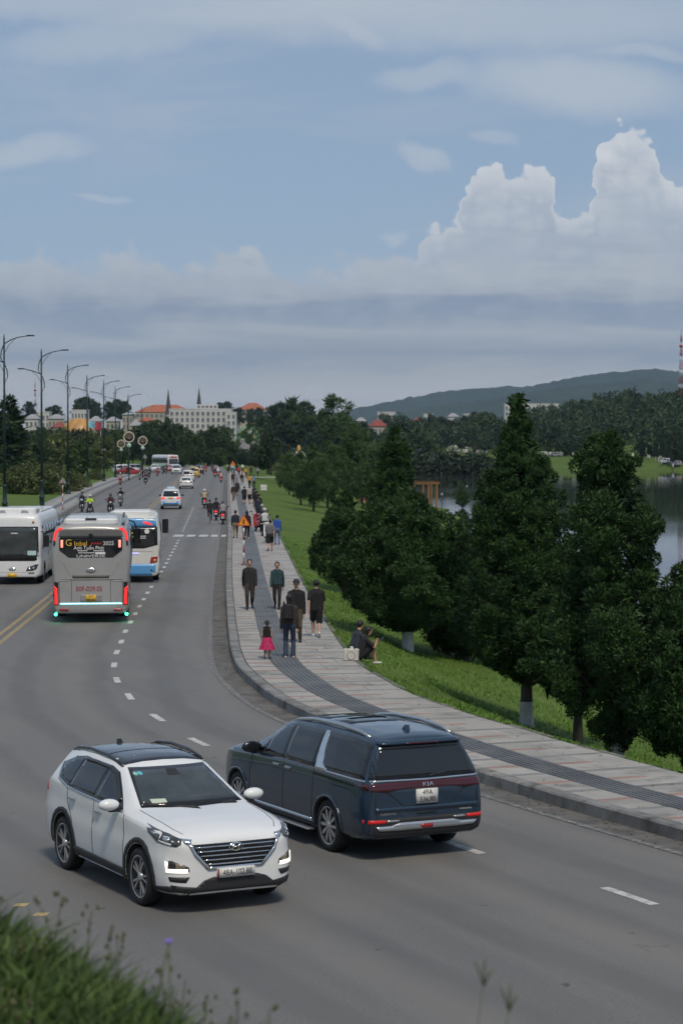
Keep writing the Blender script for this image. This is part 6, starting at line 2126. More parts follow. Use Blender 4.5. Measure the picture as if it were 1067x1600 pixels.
def scooter(label, loc, hd, colour='black', z=0.0, lit=False, group='motorbikes on the road', name='motor_scooter'):
    key = (colour, lit)
    if key not in _bikes:
        _bikes[key] = scooter_meshes(key, mat('bike_paint_' + colour, PAINT[colour], 0.25, var=0.05, coat=0.7), M_REDON if lit else M_REDL)
    A = _bikes[key]
    t = empty(name, (loc[0], loc[1], z), hd, label, 'motorbike', group)
    for k, (m_, _) in A.items():
        if k == 'wheel': continue
        link(m_.name.split('.')[0], m_, t)
    for x in (0.66, -0.62):
        e = bpy.data.objects.new('wheel', None)
        C.objects.link(e)
        e.parent = t
        e.location = (x, 0, 0.265)
        link('tyre', A['wheel'][0], e)
        link('rim', A['wheel'][1], e)
    return t


def rider_on(label, loc, hd, top, z=0.0, pose='ride', helmet=(0.03, 0.03, 0.03), res=0.032, bottom=CHAR, back=-0.22, **kw):
    x = loc[0] + math.cos(hd) * back
    y = loc[1] + math.sin(hd) * back
    return person(label, (x, y), math.degrees(hd), kw.pop('H', 1.66), pose, top, bottom, res=res, z=z, helmet=helmet, hair=kw.pop('hair', 'none' if helmet else 'short'), lean=kw.pop('lean', 0.08), group=kw.pop('group', None), **kw)


def moto(desc, u, v, away, colour, top, helmet=(0.03, 0.03, 0.03), pillion=None, pose='ride', res=0.034, lit=True, bottom=CHAR, **kw):
    x, y = at(u, v)
    h = lane_dir(max(y, 60), away) + rnd.uniform(-0.05, 0.05)
    scooter(colour + ' scooter of ' + desc, (x, y), h, colour, lit=lit and away)
    rider_on(desc + ', riding a scooter', (x, y), h, top, helmet=helmet, pose=pose, res=res, bottom=bottom, **kw)
    if pillion:
        rider_on('passenger behind ' + desc, (x, y), h, pillion[0], helmet=pillion[1], pose='pillion', res=res, back=-0.58, lean=0.05)


moto('a man in dark jacket and black helmet at the left kerb', 128.5, 800, False, 'black', (0.03, 0.032, 0.036))
moto('a man in lime yellow jacket with feet on the ground', 141, 806, False, 'black', (0.50, 0.75, 0.03), helmet=(0.5, 0.5, 0.5), pose='feetdown', bottom=(0.04, 0.03, 0.03))
moto('a man in black with dark red vest carrying a passenger', 173, 805, False, 'black', (0.07, 0.02, 0.02), pillion=(BLACK, (0.05, 0.04, 0.04)))
moto('a man in black with black helmet ahead of the pair', 189, 791, False, 'grey', BLACK)
moto('a person in white helmet alone in the left lane', 188.5, 758, False, 'red', (0.3, 0.3, 0.3), helmet=(0.6, 0.6, 0.6))
moto('a person in dark red shirt with passenger in the left half', 228, 757, False, 'black', (0.09, 0.02, 0.03), pillion=(BLACK, (0.03, 0.03, 0.03)))
moto('a person in grey shirt left of the dark red shirt', 219, 750, False, 'grey', (0.12, 0.12, 0.13))
moto('a person in black shirt ahead of the dark red shirt', 233.5, 747, False, 'black', BLACK)
moto('a person on a bright scooter before the queue', 246.5, 744, False, 'red', (0.10, 0.09, 0.09), helmet=(0.5, 0.48, 0.46))
moto('a person in black left of the white oncoming car', 255, 741, False, 'black', BLACK)
moto('a person in dark grey next to the white oncoming car', 260, 740, False, 'black', CHAR)
moto('a man in beige shirt and white helmet in the middle lane', 319.5, 794, True, 'black', (0.42, 0.33, 0.22), helmet=(0.62, 0.60, 0.55))
moto('a person in black jacket beside the cyclist', 338, 813, True, 'red', BLACK)
moto('a person in grey shirt and purple helmet by the kerb', 348.5, 819, True, 'red', (0.26, 0.25, 0.26), helmet=(0.07, 0.05, 0.16), res=0.03)
moto('a person in pink shirt near the far kerb', 345.5, 755, True, 'red', (0.55, 0.33, 0.32), helmet=(0.05, 0.05, 0.06))
moto('a person in dark shirt with passenger near the far kerb', 336, 746, True, 'red', (0.04, 0.04, 0.06), pillion=((0.05, 0.05, 0.07), (0.4, 0.4, 0.4)))
moto('a person in white rain cape near the far kerb', 341, 745, True, 'black', (0.62, 0.62, 0.62), helmet=(0.6, 0.6, 0.6), bulk=1.3)
moto('a person in red shirt far up the middle lane', 322, 738, True, 'red', (0.30, 0.05, 0.04), helmet=(0.5, 0.45, 0.4))
moto('a person in black shirt far up by the kerb', 332, 738, True, 'black', (0.05, 0.05, 0.06))
# the rider half hidden behind the white bus
x, y = at(88, 848)
h = lane_dir(y, False)
scooter('dark motor scooter half hidden behind the white bus', (x, y), h, 'black', group='motorbikes on the road')
rider_on('rider in black with open helmet behind the white bus', (x, y), h, BLACK, helmet=(0.12, 0.10, 0.09), res=0.03)
# scooters parked at the lawn edge
for k, (u, v, c, lb) in enumerate(((419, 848, 'white', 'white scooter parked nearest at the lawn edge'), (415, 838, 'black', 'black scooter parked second at the lawn edge'), (411, 829, 'white', 'white scooter parked third at the lawn edge'), (404, 831, 'red', 'red scooter parked beside the row at the lawn edge'))):
    p = sp(u, v)
    scooter(lb, p, R(100 + 8 * (k % 2)), c, z=ZS, group='scooters parked on the pavement')
p = sp(413, 838)
rider_on('person in white top and pale helmet sitting on a parked scooter', p, R(100), (0.5, 0.49, 0.48), z=ZS, helmet=(0.45, 0.45, 0.45), res=0.028)
p = sp(409, 829)
rider_on('person in dark jacket and grey helmet sitting on a parked scooter', p, R(100), NAVY, z=ZS, helmet=(0.30, 0.30, 0.30), res=0.028)


# bicycle and rider
def bicycle(loc, hd):
    t = empty('bicycle', (loc[0], loc[1], 0), hd, 'black bicycle ridden beside the red scooters near the kerb', 'bicycle')
    wm = Matrix.Rotation(PI / 2, 4, 'X')
    ty = MB().lathe([(0.31, -0.012), (0.335, -0.014), (0.345, 0), (0.335, 0.014), (0.31, 0.012)], 28, wm).mesh('tyre', M_TYRE)
    rm = MB()
    for k in range(14):
        a = 2 * PI * k / 14
        rm.tube([(0, 0, 0), (0.31 * math.cos(a), 0, 0.31 * math.sin(a))], 0.003, 3)
    rm.lathe([(0.312, -0.01), (0.30, 0), (0.312, 0.01)], 24, wm)
    rim = rm.mesh('rim', M_SATIN)
    for x in (0.52, -0.52):
        e = bpy.data.objects.new('wheel', None)
        C.objects.link(e)
        e.parent = t
        e.location = (x, 0, 0.345)
        link('tyre', ty, e); link('rim', rim, e)
    fr = MB()
    for a, b_ in (((-0.52, 0, .345), (-0.08, 0, .30)), ((-0.08, 0, .30), (-0.2, 0, .82)), ((-0.08, 0, .30), (0.36, 0, .78)), ((-0.18, 0, .74), (0.35, 0, .84)), ((-0.18, 0, .74), (-0.52, 0, .345)), ((0.34, 0, .92), (0.38, 0, .7)), ((0.38, 0, .7), (0.52, 0, .345))):
        fr.tube([a, b_], 0.018, 6)
    fr.build('frame', M_GLOSSBLK, t)
    MB().box(-0.34, -0.08, -0.07, 0.07, .83, .89, b=0.03).build('saddle', M_CLAD, t)
    MB().tube([(0.36, 0.3, 1.02), (0.36, 0.1, 1.0), (0.35, 0, .94), (0.36, -0.1, 1.0), (0.36, -0.3, 1.02)], 0.014, 6).build('handlebar', M_CLAD, t)
    MB().tube([(-0.08, -0.1, .16), (-0.08, -0.06, .30), (-0.08, 0.06, .30), (-0.08, 0.1, .44)], 0.014, 6).build('cranks', M_SATIN, t)
    return t


p = at(328, 818)
h = lane_dir(p[1])
bicycle(p, h)
rider_on('cyclist in black on the black bicycle', p, h, BLACK, pose='cycle', helmet=None, back=-0.24, lean=0.3, bottom=BLACK, res=0.026)
# ================================================================ trees
def leaf_material(name, dark, mid, light, rough=0.6, trans=0.12, scale=1.4):
    mt = bpy.data.materials.new(name)
    mt.use_nodes = True
    t = NT(mt.node_tree)
    b = mt.node_tree.nodes['Principled BSDF']
    geo = t.node('ShaderNodeNewGeometry')
    co = t.node('ShaderNodeTexCoord').outputs['Object']
    n = t.noise(co, scale, 3, 0.6)
    f = t.m('ADD', t.m('MULTIPLY', n, 0.75), t.m('MULTIPLY', t.m('SUBTRACT', geo.outputs['Random Per Island'], 0.5), 0.45))
    c = t.ramp(f, [(0.22, dark), (0.42, mid), (0.66, light)])
    mt.node_tree.links.new(c, b.inputs['Base Color'])
    b.inputs['Roughness'].default_value = rough
    b.inputs['Specular IOR Level'].default_value = 0.25
    return mt


M_JUN = leaf_material('juniper_leaves', (0.012, 0.032, 0.009), (0.024, 0.059, 0.014), (0.046, 0.098, 0.022))
M_PINE = leaf_material('pine_needles', (0.027, 0.054, 0.018), (0.051, 0.099, 0.030), (0.093, 0.158, 0.048))
M_DARK = leaf_material('dark_leaves', (0.019, 0.035, 0.014), (0.032, 0.058, 0.020), (0.054, 0.086, 0.030), scale=0.4)
M_MID = leaf_material('mid_leaves', (0.030, 0.054, 0.016), (0.049, 0.086, 0.024), (0.084, 0.128, 0.038), scale=0.4)
M_OLIVE = leaf_material('olive_leaves', (0.051, 0.071, 0.024), (0.085, 0.111, 0.037), (0.144, 0.169, 0.061), scale=0.5)
M_BARK = mat('bark', (0.075, 0.062, 0.050), 0.9, var=0.35, scale=5, bump=0.6, bscale=14, stretch=(1, 1, 0.25))
M_LIME = mat('lime_washed_bark', (0.52, 0.51, 0.48), 0.9, var=0.25, scale=4, bump=0.5, bscale=14, dirt=((0.20, 0.19, 0.17), 3.0, 0.58), stretch=(1, 1, 0.4))


def unit(rng, n):
    v = rng.normal(size=(n, 3))
    return v / np.linalg.norm(v, axis=1)[:, None]


def leaves(Cn, Rd, per, ln, wd, rng, out_dir=None, up=0.5, spread=0.5, shell=0.45, flat=1.0, quad=False):
    """small leaf faces spread through puffs: centres Cn, radii Rd"""
    n = len(Cn)
    idx = np.repeat(np.arange(n), per)
    d = unit(rng, len(idx))
    if out_dir is not None:
        d = d + out_dir[idx] * 0.55
        d /= np.linalg.norm(d, axis=1)[:, None]
    r = Rd[idx] * (1 - shell * rng.random(len(idx))**1.5)
    dd = d.copy(); dd[:, 2] *= flat
    p = Cn[idx] + dd * r[:, None]
    tg = np.cross(d, unit(rng, len(idx)))
    tg /= np.maximum(np.linalg.norm(tg, axis=1), 1e-6)[:, None]
    ax = d * 0.55 + tg * 0.75 + np.array([0, 0, up * 0.7]) + unit(rng, len(idx)) * spread * 0.5
    ax /= np.linalg.norm(ax, axis=1)[:, None]
    sd = np.cross(ax, d + unit(rng, len(idx)) * 0.5)
    sd /= np.maximum(np.linalg.norm(sd, axis=1), 1e-6)[:, None]
    L = ln * (0.6 + 0.8 * rng.random(len(idx)))[:, None]
    Wd = wd * (0.6 + 0.8 * rng.random(len(idx)))[:, None]
    if quad:
        V = np.stack([p - sd * Wd * 0.25, p + ax * L * 0.45 - sd * Wd * 0.5, p + ax * L, p + ax * L * 0.45 + sd * Wd * 0.5], 1).reshape(-1, 3)
        F = np.arange(len(V)).reshape(-1, 4)
    else:
        V = np.stack([p - sd * Wd * 0.5, p + sd * Wd * 0.5, p + ax * L], 1).reshape(-1, 3)
        F = np.arange(len(V)).reshape(-1, 3)
    return V, F


def crown_points(prof, H, n, rng, puff, lobes=0.18, fill=0.62, lean=(0, 0)):
    """puff centres under an outline (height fraction, radius)"""
    hs = np.array([p[0] for p in prof]); rs = np.array([p[1] for p in prof])
    hh = np.linspace(hs[0], hs[-1], 200)
    wgt = np.interp(hh, hs, rs) + 0.12
    cdf = np.cumsum(wgt) / wgt.sum()
    h = np.interp(rng.random(n), cdf, hh)
    a = rng.random(n) * 2 * PI
    k = [(rng.integers(2, 6), rng.uniform(0, 6.28), rng.uniform(2, 9)) for _ in range(5)]
    lob = 1 + lobes * sum(np.sin(a * m + ph + h * fz) for m, ph, fz in k) / 2.0
    R0 = np.interp(h, hs, rs)
    pr = puff * (0.55 + 0.75 * rng.random(n)) * np.clip(0.45 + 0.55 * R0 / max(rs.max(), 1e-3), 0.4, 1)
    r = np.maximum(R0 * lob - pr * 0.7, 0) * (fill + (1 - fill) * rng.random(n)**0.5)
    rag = rng.random(n) < 0.10                       # loose tufts that break the outline
    r = np.where(rag, np.maximum(R0 * lob, 0) + pr * 0.35, r)
    pr = np.where(rag, pr * 0.55, pr)
    C_ = np.c_[r * np.cos(a) + lean[0] * h, r * np.sin(a) + lean[1] * h, h * H]
    out = np.c_[np.cos(a), np.sin(a), np.full(n, 0.25)]
    return C_, pr, out


def trunk_mesh(H, r0, tgt, rng, name='trunk', mt=None, bend=0.05, top=0.85, limbs=10, r1=0.25):
    mb = MB()
    n = 7
    path = []
    for i in range(n):
        f = i / (n - 1)
        path.append((bend * (math.sin(f * 3 + 1) - math.sin(1)) * H * 0.1, bend * math.cos(f * 4) * H * 0.1 * f, f * H * top))
    mb.tube([(p[0], p[1], p[2] - (0.3 if i == 0 else 0)) for i, p in enumerate(path)], [r0 * (1.25 if i == 0 else 1) * (1 - (1 - r1) * i / (n - 1)) for i in range(n)], 9)
    if len(tgt):
        for q in tgt[rng.choice(len(tgt), min(limbs, len(tgt)), replace=False)]:
            h0 = max(0.12 * H, min(q[2] - 0.25 * math.hypot(q[0], q[1]) - 0.1 * H * rng.random(), H * top * 0.95))
            f = h0 / (H * top)
            i = min(int(f * (n - 1)), n - 2)
            b0 = Vector(path[i]).lerp(Vector(path[i + 1]), f * (n - 1) - i)
            q = Vector(q)
            mid = b0.lerp(q, 0.55) + Vector((0, 0, -0.04 * H * rng.random()))
            rr = r0 * 0.38 * (1 - 0.6 * f)
            mb.tube([b0, mid, q], [rr, rr * 0.65, rr * 0.2], 5, cap=False)
    return mb.mesh(name, mt or M_BARK)


def tree_meshes(prof, H, n, puff, per, ln, wd, seed, mt, trunk_r, lobes=0.18, fill=0.62, up=0.5, lean=(0, 0), inner=0.12, flat=1.0, limbs=10, top=0.85, spread=0.5, shell=0.45, quad=False, bark=None):
    rng = np.random.default_rng(seed)
    C_, pr, out = crown_points(prof, H, n, rng, puff, lobes, fill, lean)
    V, F = leaves(C_, pr, per, ln, wd, rng, out, up, spread, shell, flat, quad)
    if inner > 0:
        m = max(6, int(n * inner))
        C2, p2, o2 = crown_points([(h, r * 0.6) for h, r in prof], H, m, rng, puff * 1.3, lobes, 0.2, lean)
        V2, F2 = leaves(C2, p2 * 1.1, max(8, per // 4), ln * 2.2, wd * 2.6, rng, None, 0.0, 1.0, 1.0, 1.0, quad)
        F = np.concatenate([F, F2 + len(V)]); V = np.concatenate([V, V2])
    return trunk_mesh(H, trunk_r, C_, rng, limbs=limbs, top=top, mt=bark), npmesh('crown', V, F, [mt])


def plant_tree(name, label, x, y, meshes, cat='tree', group=None, z=None, rz=0.0, scale=1.0, lime=None):
    t = empty(name, (x, y, ground_z(x, y) - 0.02 if z is None else z), rz, label, cat, group)
    t.scale = (scale, scale, scale) if not isinstance(scale, tuple) else scale
    link('trunk', meshes[0], t)
    link('crown', meshes[1], t)
    if lime:
        r, h = lime
        MB().lathe([(r * 1.28, -0.3), (r * 1.12, 0.12), (r * 1.02, h * 0.6), (r * 1.0, h)], 14).build('lime_wash', M_LIME, t)
    return t


# ---- the big junipers along the bank
JP = dict(lobes=0.34, fill=0.66, up=0.8, spread=0.5, shell=0.22)
# conical tall one
x, y = at(823, 1130, -1.0)
pb = [(0.15, 0.3), (0.20, 0.95), (0.26, 1.35), (0.33, 1.55), (0.42, 1.45), (0.50, 1.30), (0.60, 1.15), (0.70, 0.98), (0.78, 0.72), (0.86, 0.46), (0.93, 0.24), (1.0, 0.04)]
plant_tree('juniper_tree', 'tall pointed dark juniper with white painted trunk foot', x, y, tree_meshes(pb, 7.95, 950, 0.27, 150, 0.08, 0.04, 11, M_JUN, 0.15, lean=(-0.25, 0), lobes=0.16, fill=0.72, up=0.9, spread=0.45, shell=0.22), 'tree', 'junipers on the bank', lime=(0.16, 0.62))
# bushy one with the seated couple in front
x, y = at(637, 1030, -0.9)
pa = [(0.15, 0.3), (0.21, 1.15), (0.30, 1.65), (0.44, 1.85), (0.60, 1.75), (0.74, 1.45), (0.87, 0.95), (0.95, 0.5), (1.0, 0.2)]
plant_tree('juniper_tree', 'broad bushy juniper behind the sitting couple', x, y, tree_meshes(pa, 4.85, 820, 0.32, 170, 0.10, 0.048, 12, M_JUN, 0.17, **JP), 'tree', 'junipers on the bank', lime=(0.17, 0.6))
# narrow one behind it
x, y = 2.0, 84.0
pc = [(0.12, 0.6), (0.25, 1.2), (0.42, 1.15), (0.58, 0.85), (0.70, 0.68), (0.80, 0.55), (0.90, 0.38), (0.96, 0.2), (1.0, 0.04)]
plant_tree('juniper_tree', 'narrow pointed juniper rising behind the bushy one', x, y, tree_meshes(pc, 7.0, 600, 0.29, 120, 0.11, 0.055, 13, M_JUN, 0.16, lobes=0.16, fill=0.72, up=0.9, spread=0.45, shell=0.22), 'tree', 'junipers on the bank')
x, y = 0.12, 89.0
pd = [(0.12, 0.3), (0.25, 0.75), (0.5, 1.0), (0.72, 0.85), (0.88, 0.5), (1.0, 0.15)]
plant_tree('juniper_tree', 'low round juniper at the end of the row beside the lawn', x, y, tree_meshes(pd, 3.9, 280, 0.33, 130, 0.12, 0.06, 14, M_JUN, 0.12, **JP), 'tree', 'junipers on the bank')
x, y = 3.9, 71.0
plant_tree('juniper_tree', 'juniper filling the gap behind the pointed one', x, y, tree_meshes([(0.1, 0.5), (0.25, 1.1), (0.5, 1.25), (0.75, 0.9), (0.9, 0.5), (1.0, 0.15)], 3.1, 380, 0.34, 130, 0.11, 0.055, 18, M_JUN, 0.15, **JP), 'tree', 'junipers on the bank')
# ragged one at the right
x, y = at(966, 1170, -0.7)
pe = [(0.06, 0.15), (0.11, 0.45), (0.18, 0.80), (0.26, 1.1), (0.35, 1.3), (0.45, 1.25), (0.56, 0.85), (0.64, 0.75), (0.72, 0.98), (0.79, 0.85), (0.84, 0.42), (0.90, 0.60), (0.96, 0.5), (1.0, 0.2)]
plant_tree('juniper_tree', 'ragged open juniper with a notched crown at the pavement edge', x, y, tree_meshes(pe, 7.0, 640, 0.30, 170, 0.08, 0.04, 15, M_JUN, 0.13, lean=(-0.32, 0), lobes=0.42, fill=0.6, up=0.8, spread=0.5, shell=0.22), 'tree', 'junipers on the bank', lime=(0.14, 0.5))
x, y = 5.55, 52.5
plant_tree('juniper_tree', 'juniper squeezed between the pointed and the ragged one', x, y, tree_meshes([(0.24, 0.3), (0.32, 0.8), (0.45, 1.1), (0.62, 1.0), (0.8, 0.7), (0.93, 0.35), (1.0, 0.12)], 4.4, 420, 0.30, 150, 0.085, 0.042, 17, M_JUN, 0.12, **JP), 'tree', 'junipers on the bank')
x, y = 7.55, 46.0
plant_tree('juniper_tree', 'dark juniper cut off by the right edge of the photo', x, y, tree_meshes([(0.10, 0.4), (0.18, 1.0), (0.32, 1.6), (0.5, 1.55), (0.68, 1.15), (0.82, 0.75), (0.92, 0.42), (1.0, 0.1)], 5.2, 760, 0.32, 150, 0.085, 0.042, 16, M_JUN, 0.17, **JP), 'tree', 'junipers on the bank')

# ---- pines on the lawn
PP = [(0.16, 0.5), (0.25, 1.7), (0.40, 2.3), (0.56, 2.2), (0.70, 1.7), (0.84, 1.1), (0.94, 0.55), (1.0, 0.12)]
PINE = [tree_meshes(PP, 8.5, 150, 0.75, 90, 0.36, 0.075, 21 + k, M_PINE, 0.16, lobes=0.34, fill=0.35, up=0.7, spread=0.7, limbs=18, top=0.95, inner=0.15) for k in range(3)]
for k, (u, Y, sc_, lb) in enumerate(((470, 225, 0.62, 'pine nearest the pavement on the lawn'), (490, 205, 0.70, 'pine with pale trunk at the front of the lawn group'), (512, 225, 0.78, 'full green pine left of the pergola group'), (550, 245, 1.02, 'tallest pine of the lawn group with pointed top'),
                                    (582, 225, 0.75, 'pine in front of the red and white sculpture'), (600, 250, 0.85, 'pine behind the narrow juniper'), (630, 275, 0.6, 'pine just left of the wooden pergola'), (452, 262, 0.55, 'small pale pine beside the far lawn'),
                                    (566, 262, 1.0, 'pine rising at the back of the lawn group'), (596, 310, 0.9, 'pine at the lake edge behind the lawn group'), (702, 118, 0.36, 'small bright pine between the junipers and the lake'), (722, 290, 0.42, 'small pine standing at the water beside the pergola'))):
    X = (u - 533.5) * Y / FPX
    plant_tree('pine_tree', lb, X, Y, PINE[k % 3], 'tree', 'pines on the lawn', rz=k * 1.3, scale=sc_)

# ---- prototypes for the background
BROAD = [tree_meshes([(0.14, 1.2), (0.25, 2.9), (0.45, 3.8), (0.65, 3.6), (0.82, 2.6), (0.94, 1.3), (1.0, 0.4)], 11.0, 90, 1.25, 46, 0.55, 0.34, 31 + k, [M_DARK, M_MID, M_DARK, M_OLIVE][k], 0.22, lobes=0.35, fill=0.45, limbs=9, inner=0.2) for k in range(4)]
CONE = tree_meshes([(0.06, 0.8), (0.15, 1.7), (0.4, 1.5), (0.7, 0.9), (0.9, 0.4), (1.0, 0.05)], 10.0, 90, 0.7, 50, 0.5, 0.22, 41, M_DARK, 0.18, fill=0.5, limbs=4)
UMB = tree_meshes([(0.55, 0.6), (0.62, 2.6), (0.74, 4.2), (0.80, 3.2), (0.86, 3.4), (0.93, 2.3), (1.0, 0.8)], 13.0, 44, 1.25, 60, 0.7, 0.2, 43, M_PINE, 0.2, lobes=0.5, fill=0.5, limbs=22, top=0.85, flat=0.42, inner=0.0)
TALLP = tree_meshes([(0.42, 0.9), (0.5, 2.1), (0.65, 2.8), (0.8, 2.4), (0.92, 1.4), (1.0, 0.3)], 14.0, 60, 1.15, 50, 0.6, 0.26, 44, M_DARK, 0.22, lobes=0.5, fill=0.5, limbs=14, flat=0.7, inner=0.1)
SHRUB = tree_meshes([(0.0, 1.6), (0.3, 2.0), (0.6, 1.8), (0.85, 1.1), (1.0, 0.3)], 2.6, 70, 0.55, 60, 0.26, 0.13, 45, M_OLIVE, 0.06, fill=0.5, limbs=6, top=0.6)


def skyline(name, label, u, vtop, Y, meshes, H, group, wide=1.0, z=None):
    """tree whose top the photo shows at row vtop"""
    X = (u - 533.5) * Y / FPX
    zt = CAM_H - (vtop - 690) * Y / FPX
    z0 = ground_z(X, Y) if z is None else z
    s_ = max((zt - z0) / (H * 1.07), 0.15)
    return plant_tree(name, label, X, Y, meshes, 'tree', group, z=z0 - 0.05, rz=(u * 1.7) % 6.28, scale=(s_ * wide, s_ * wide, s_))


g1 = 'dark trees behind the end of the road'
for k, (u, vt, Y) in enumerate(((172, 690, 545), (190, 668, 560), (208, 672, 575), (226, 658, 540), (243, 652, 560), (262, 650, 545), (280, 660, 575), (297, 668, 555), (314, 670, 580), (332, 664, 560), (348, 662, 590), (364, 688, 560), (380, 700, 570), (398, 698, 545), (236, 690, 500), (262, 694, 505), (286, 700, 515), (306, 696, 510), (326, 700, 520), (344, 698, 515), (360, 704, 520), (378, 708, 525))):
    skyline('roadside_tree', 'dark leafy tree in the belt behind the end of the road', u, vt, Y, BROAD[k % 3], 11.0, g1, wide=1.0 + 0.15 * math.sin(k * 2.1))
skyline('roadside_tree', 'dark round tree right of the road end beside the lawn', 419, 674, 430, BROAD[0], 11.0, None, 1.1)
skyline('roadside_tree', 'smaller dark tree under the striped dome', 402, 692, 470, BROAD[2], 11.0, None, 1.0)
skyline('roadside_tree', 'light green loose tree at the far lawn', 452, 704, 330, BROAD[3], 11.0, None, 1.3)
skyline('umbrella_pine', 'flat topped pine in front of the striped dome', 391, 657, 520, UMB, 13.0, None, 0.8)
skyline('umbrella_pine', 'spreading flat topped pine against the sky', 520, 611, 420, UMB, 13.0, None, 0.95)
skyline('tall_pine', 'tall dark pine beside the slim mast', 455, 614, 640, TALLP, 14.0, None, 0.9)
skyline('tall_pine', 'tall dark pine left of the spreading pine', 437, 622, 700, TALLP, 14.0, None, 0.8)
skyline('tall_pine', 'tall pine right of the slim mast', 476, 620, 690, TALLP, 14.0, None, 0.9)
for k, (u, vt, Y) in enumerate(((415, 645, 760), (430, 650, 720), (450, 668, 650), (468, 660, 700), (488, 650, 720), (505, 655, 760), (530, 645, 740), (548, 650, 700), (565, 655, 760), (584, 676, 740), (606, 668, 780), (625, 660, 800), (640, 655, 820), (655, 664, 790), (672, 645, 1000), (690, 650, 960), (708, 655, 940), (725, 648, 980), (742, 642, 960), (758, 640, 900), (772, 652, 860))):
    skyline('town_tree', 'dark tree on the wooded slope left of the lake', u, vt, Y, BROAD[k % 3] if k % 4 else TALLP, 11.0 if k % 4 else 14.0, 'trees on the slope between town and lake', 1.25)
# left side
skyline('dark_conifer', 'large dark conifer at the left edge', 14, 611, 300, CONE, 10.0, None, 1.6)
skyline('dark_conifer', 'slim dark cypress beside the third lamp post', 108, 695, 262, CONE, 10.0, None, 0.9)
g2 = 'trees and bushes on the left lawn'
for k, (u, vt, Y, kind, lb) in enumerate(((60, 672, 330, 0, 'grey green bushy tree behind the left lawn'), (84, 668, 345, 1, 'bushy tree right of the second lamp post'), (128, 676, 350, 3, 'brownish tree before the yellow dome'), (150, 684, 360, 0, 'dark tree right of the yellow dome'),
                                        (40, 690, 300, 3, 'olive bush below the big conifer'), (168, 672, 420, 2, 'tree beside the fifth lamp post'), (182, 664, 450, 1, 'tree behind the ring lamps'), (100, 660, 420, 2, 'tree under the left houses'), (20, 668, 420, 2, 'tree beside the big conifer'), (142, 662, 440, 1, 'tree right behind the dome'), (66, 655, 470, 0, 'tree under the left radio mast'))):
    skyline('lawn_tree', lb, u, vt + 9, Y, BROAD[(kind, 3, 1, 3)[k % 4]], 11.0, g2, 0.95)
for k, (u, vt, Y) in enumerate(((32, 728, 235), (48, 724, 245), (64, 727, 238), (80, 722, 250), (95, 727, 255), (108, 734, 262), (121, 738, 275), (150, 733, 330))):
    skyline('shrub', 'rounded olive green shrub in the row on the left lawn', u, vt, Y, SHRUB, 2.6, 'shrubs on the left lawn', 1.15)
for k, (u, vt, Y) in enumerate(((47, 624, 1090), (88, 630, 1120), (78, 633, 1150), (126, 618, 1070), (136, 616, 1090), (150, 624, 1120), (172, 624, 1090), (184, 620, 1110), (196, 624, 1130), (345, 626, 1350), (356, 624, 1300), (374, 634, 1250), (392, 636, 1200), (405, 634, 1250), (426, 630, 1100))):
    skyline('hilltop_tree', 'dark tree on the town skyline', u, vt, Y, TALLP, 14.0, 'trees on the town skyline', 1.1)
# row of cypresses on the far shore
for k, (u, vt) in enumerate(((858, 690), (870, 684), (882, 682), (893, 683), (904, 682), (915, 684), (1003, 686), (1014, 682), (1024, 684), (1034, 681), (1044, 683), (1054, 680), (1064, 684))):
    Y = float(y_far((u - 533.5) * 0.2)) + 42 + 6 * math.sin(k)
    skyline('shore_cypress', 'conical green cypress in the row on the far shore', u, vt, Y, CONE, 10.0, 'cypresses on the far shore', 1.0)


# ---- wooded slopes that read as one mass
def wood(name, label, mname, n, u0, u1, y0, y1, ok, seed, H0, H1, cols, rad=4.2):
    rng = np.random.default_rng(seed)
    U = rng.uniform(u0, u1, n); Yv = rng.uniform(y0, y1, n)
    Xv = (U - 533.5) / FPX * Yv
    keep = ok(Xv, Yv, U)
    Xv, Yv = Xv[keep], Yv[keep]
    Zv = gz(Xv, Yv)
    Vs, Fs, c = [], [], 0
    for X, Y, z in zip(Xv, Yv, Zv):
        H = rng.uniform(H0, H1)
        m = 9
        h = rng.uniform(0.3, 1.0, m)
        rr = rad * np.sin(np.clip(h, 0, 1) * PI * 0.85) * rng.uniform(0.3, 1, m)
        a = rng.uniform(0, 6.28, m)
        Cn = np.c_[X + rr * np.cos(a), Y + rr * np.sin(a), z + h * H]
        V, F = leaves(Cn, rng.uniform(1.2, 2.1, m), 40, 1.0, 0.75, rng, None, 0.5, 0.7)
        Vs.append(V); Fs.append(F + c); c += len(V)
    o = link(name, npmesh(name, np.concatenate(Vs), np.concatenate(Fs), [leaf_material(mname, *cols, scale=0.05)]))
    return tag(o, label, 'forest', kind='stuff')


wood('forest', 'dark green wooded hill beyond the lake', 'hill_forest_leaves', 760, 600, 1240, 620, 1080, lambda X, Y, U: Y > y_far(X) + 68 + 20 * np.sin(X * 0.3), 5, 8, 13, ((0.022, 0.042, 0.016), (0.038, 0.066, 0.024), (0.066, 0.104, 0.036)))
wood('town_wood', 'dark trees covering the slope between the road end and the town', 'town_wood_leaves', 430, -160, 760, 590, 775, lambda X, Y, U: (Y < y_far(X) - 8 + 300 * (X < 20)) & (X < 0.12 * Y), 6, 4, 7, ((0.020, 0.028, 0.013), (0.028, 0.046, 0.019), (0.048, 0.070, 0.028)))
# ================================================================ street furniture
M_POST = mat('dark_green_post', (0.014, 0.032, 0.030), 0.5, metal=0.2, var=0.2, scale=2)
M_GREYMET = mat('grey_metal', (0.30, 0.31, 0.32), 0.5, metal=0.4, var=0.15)


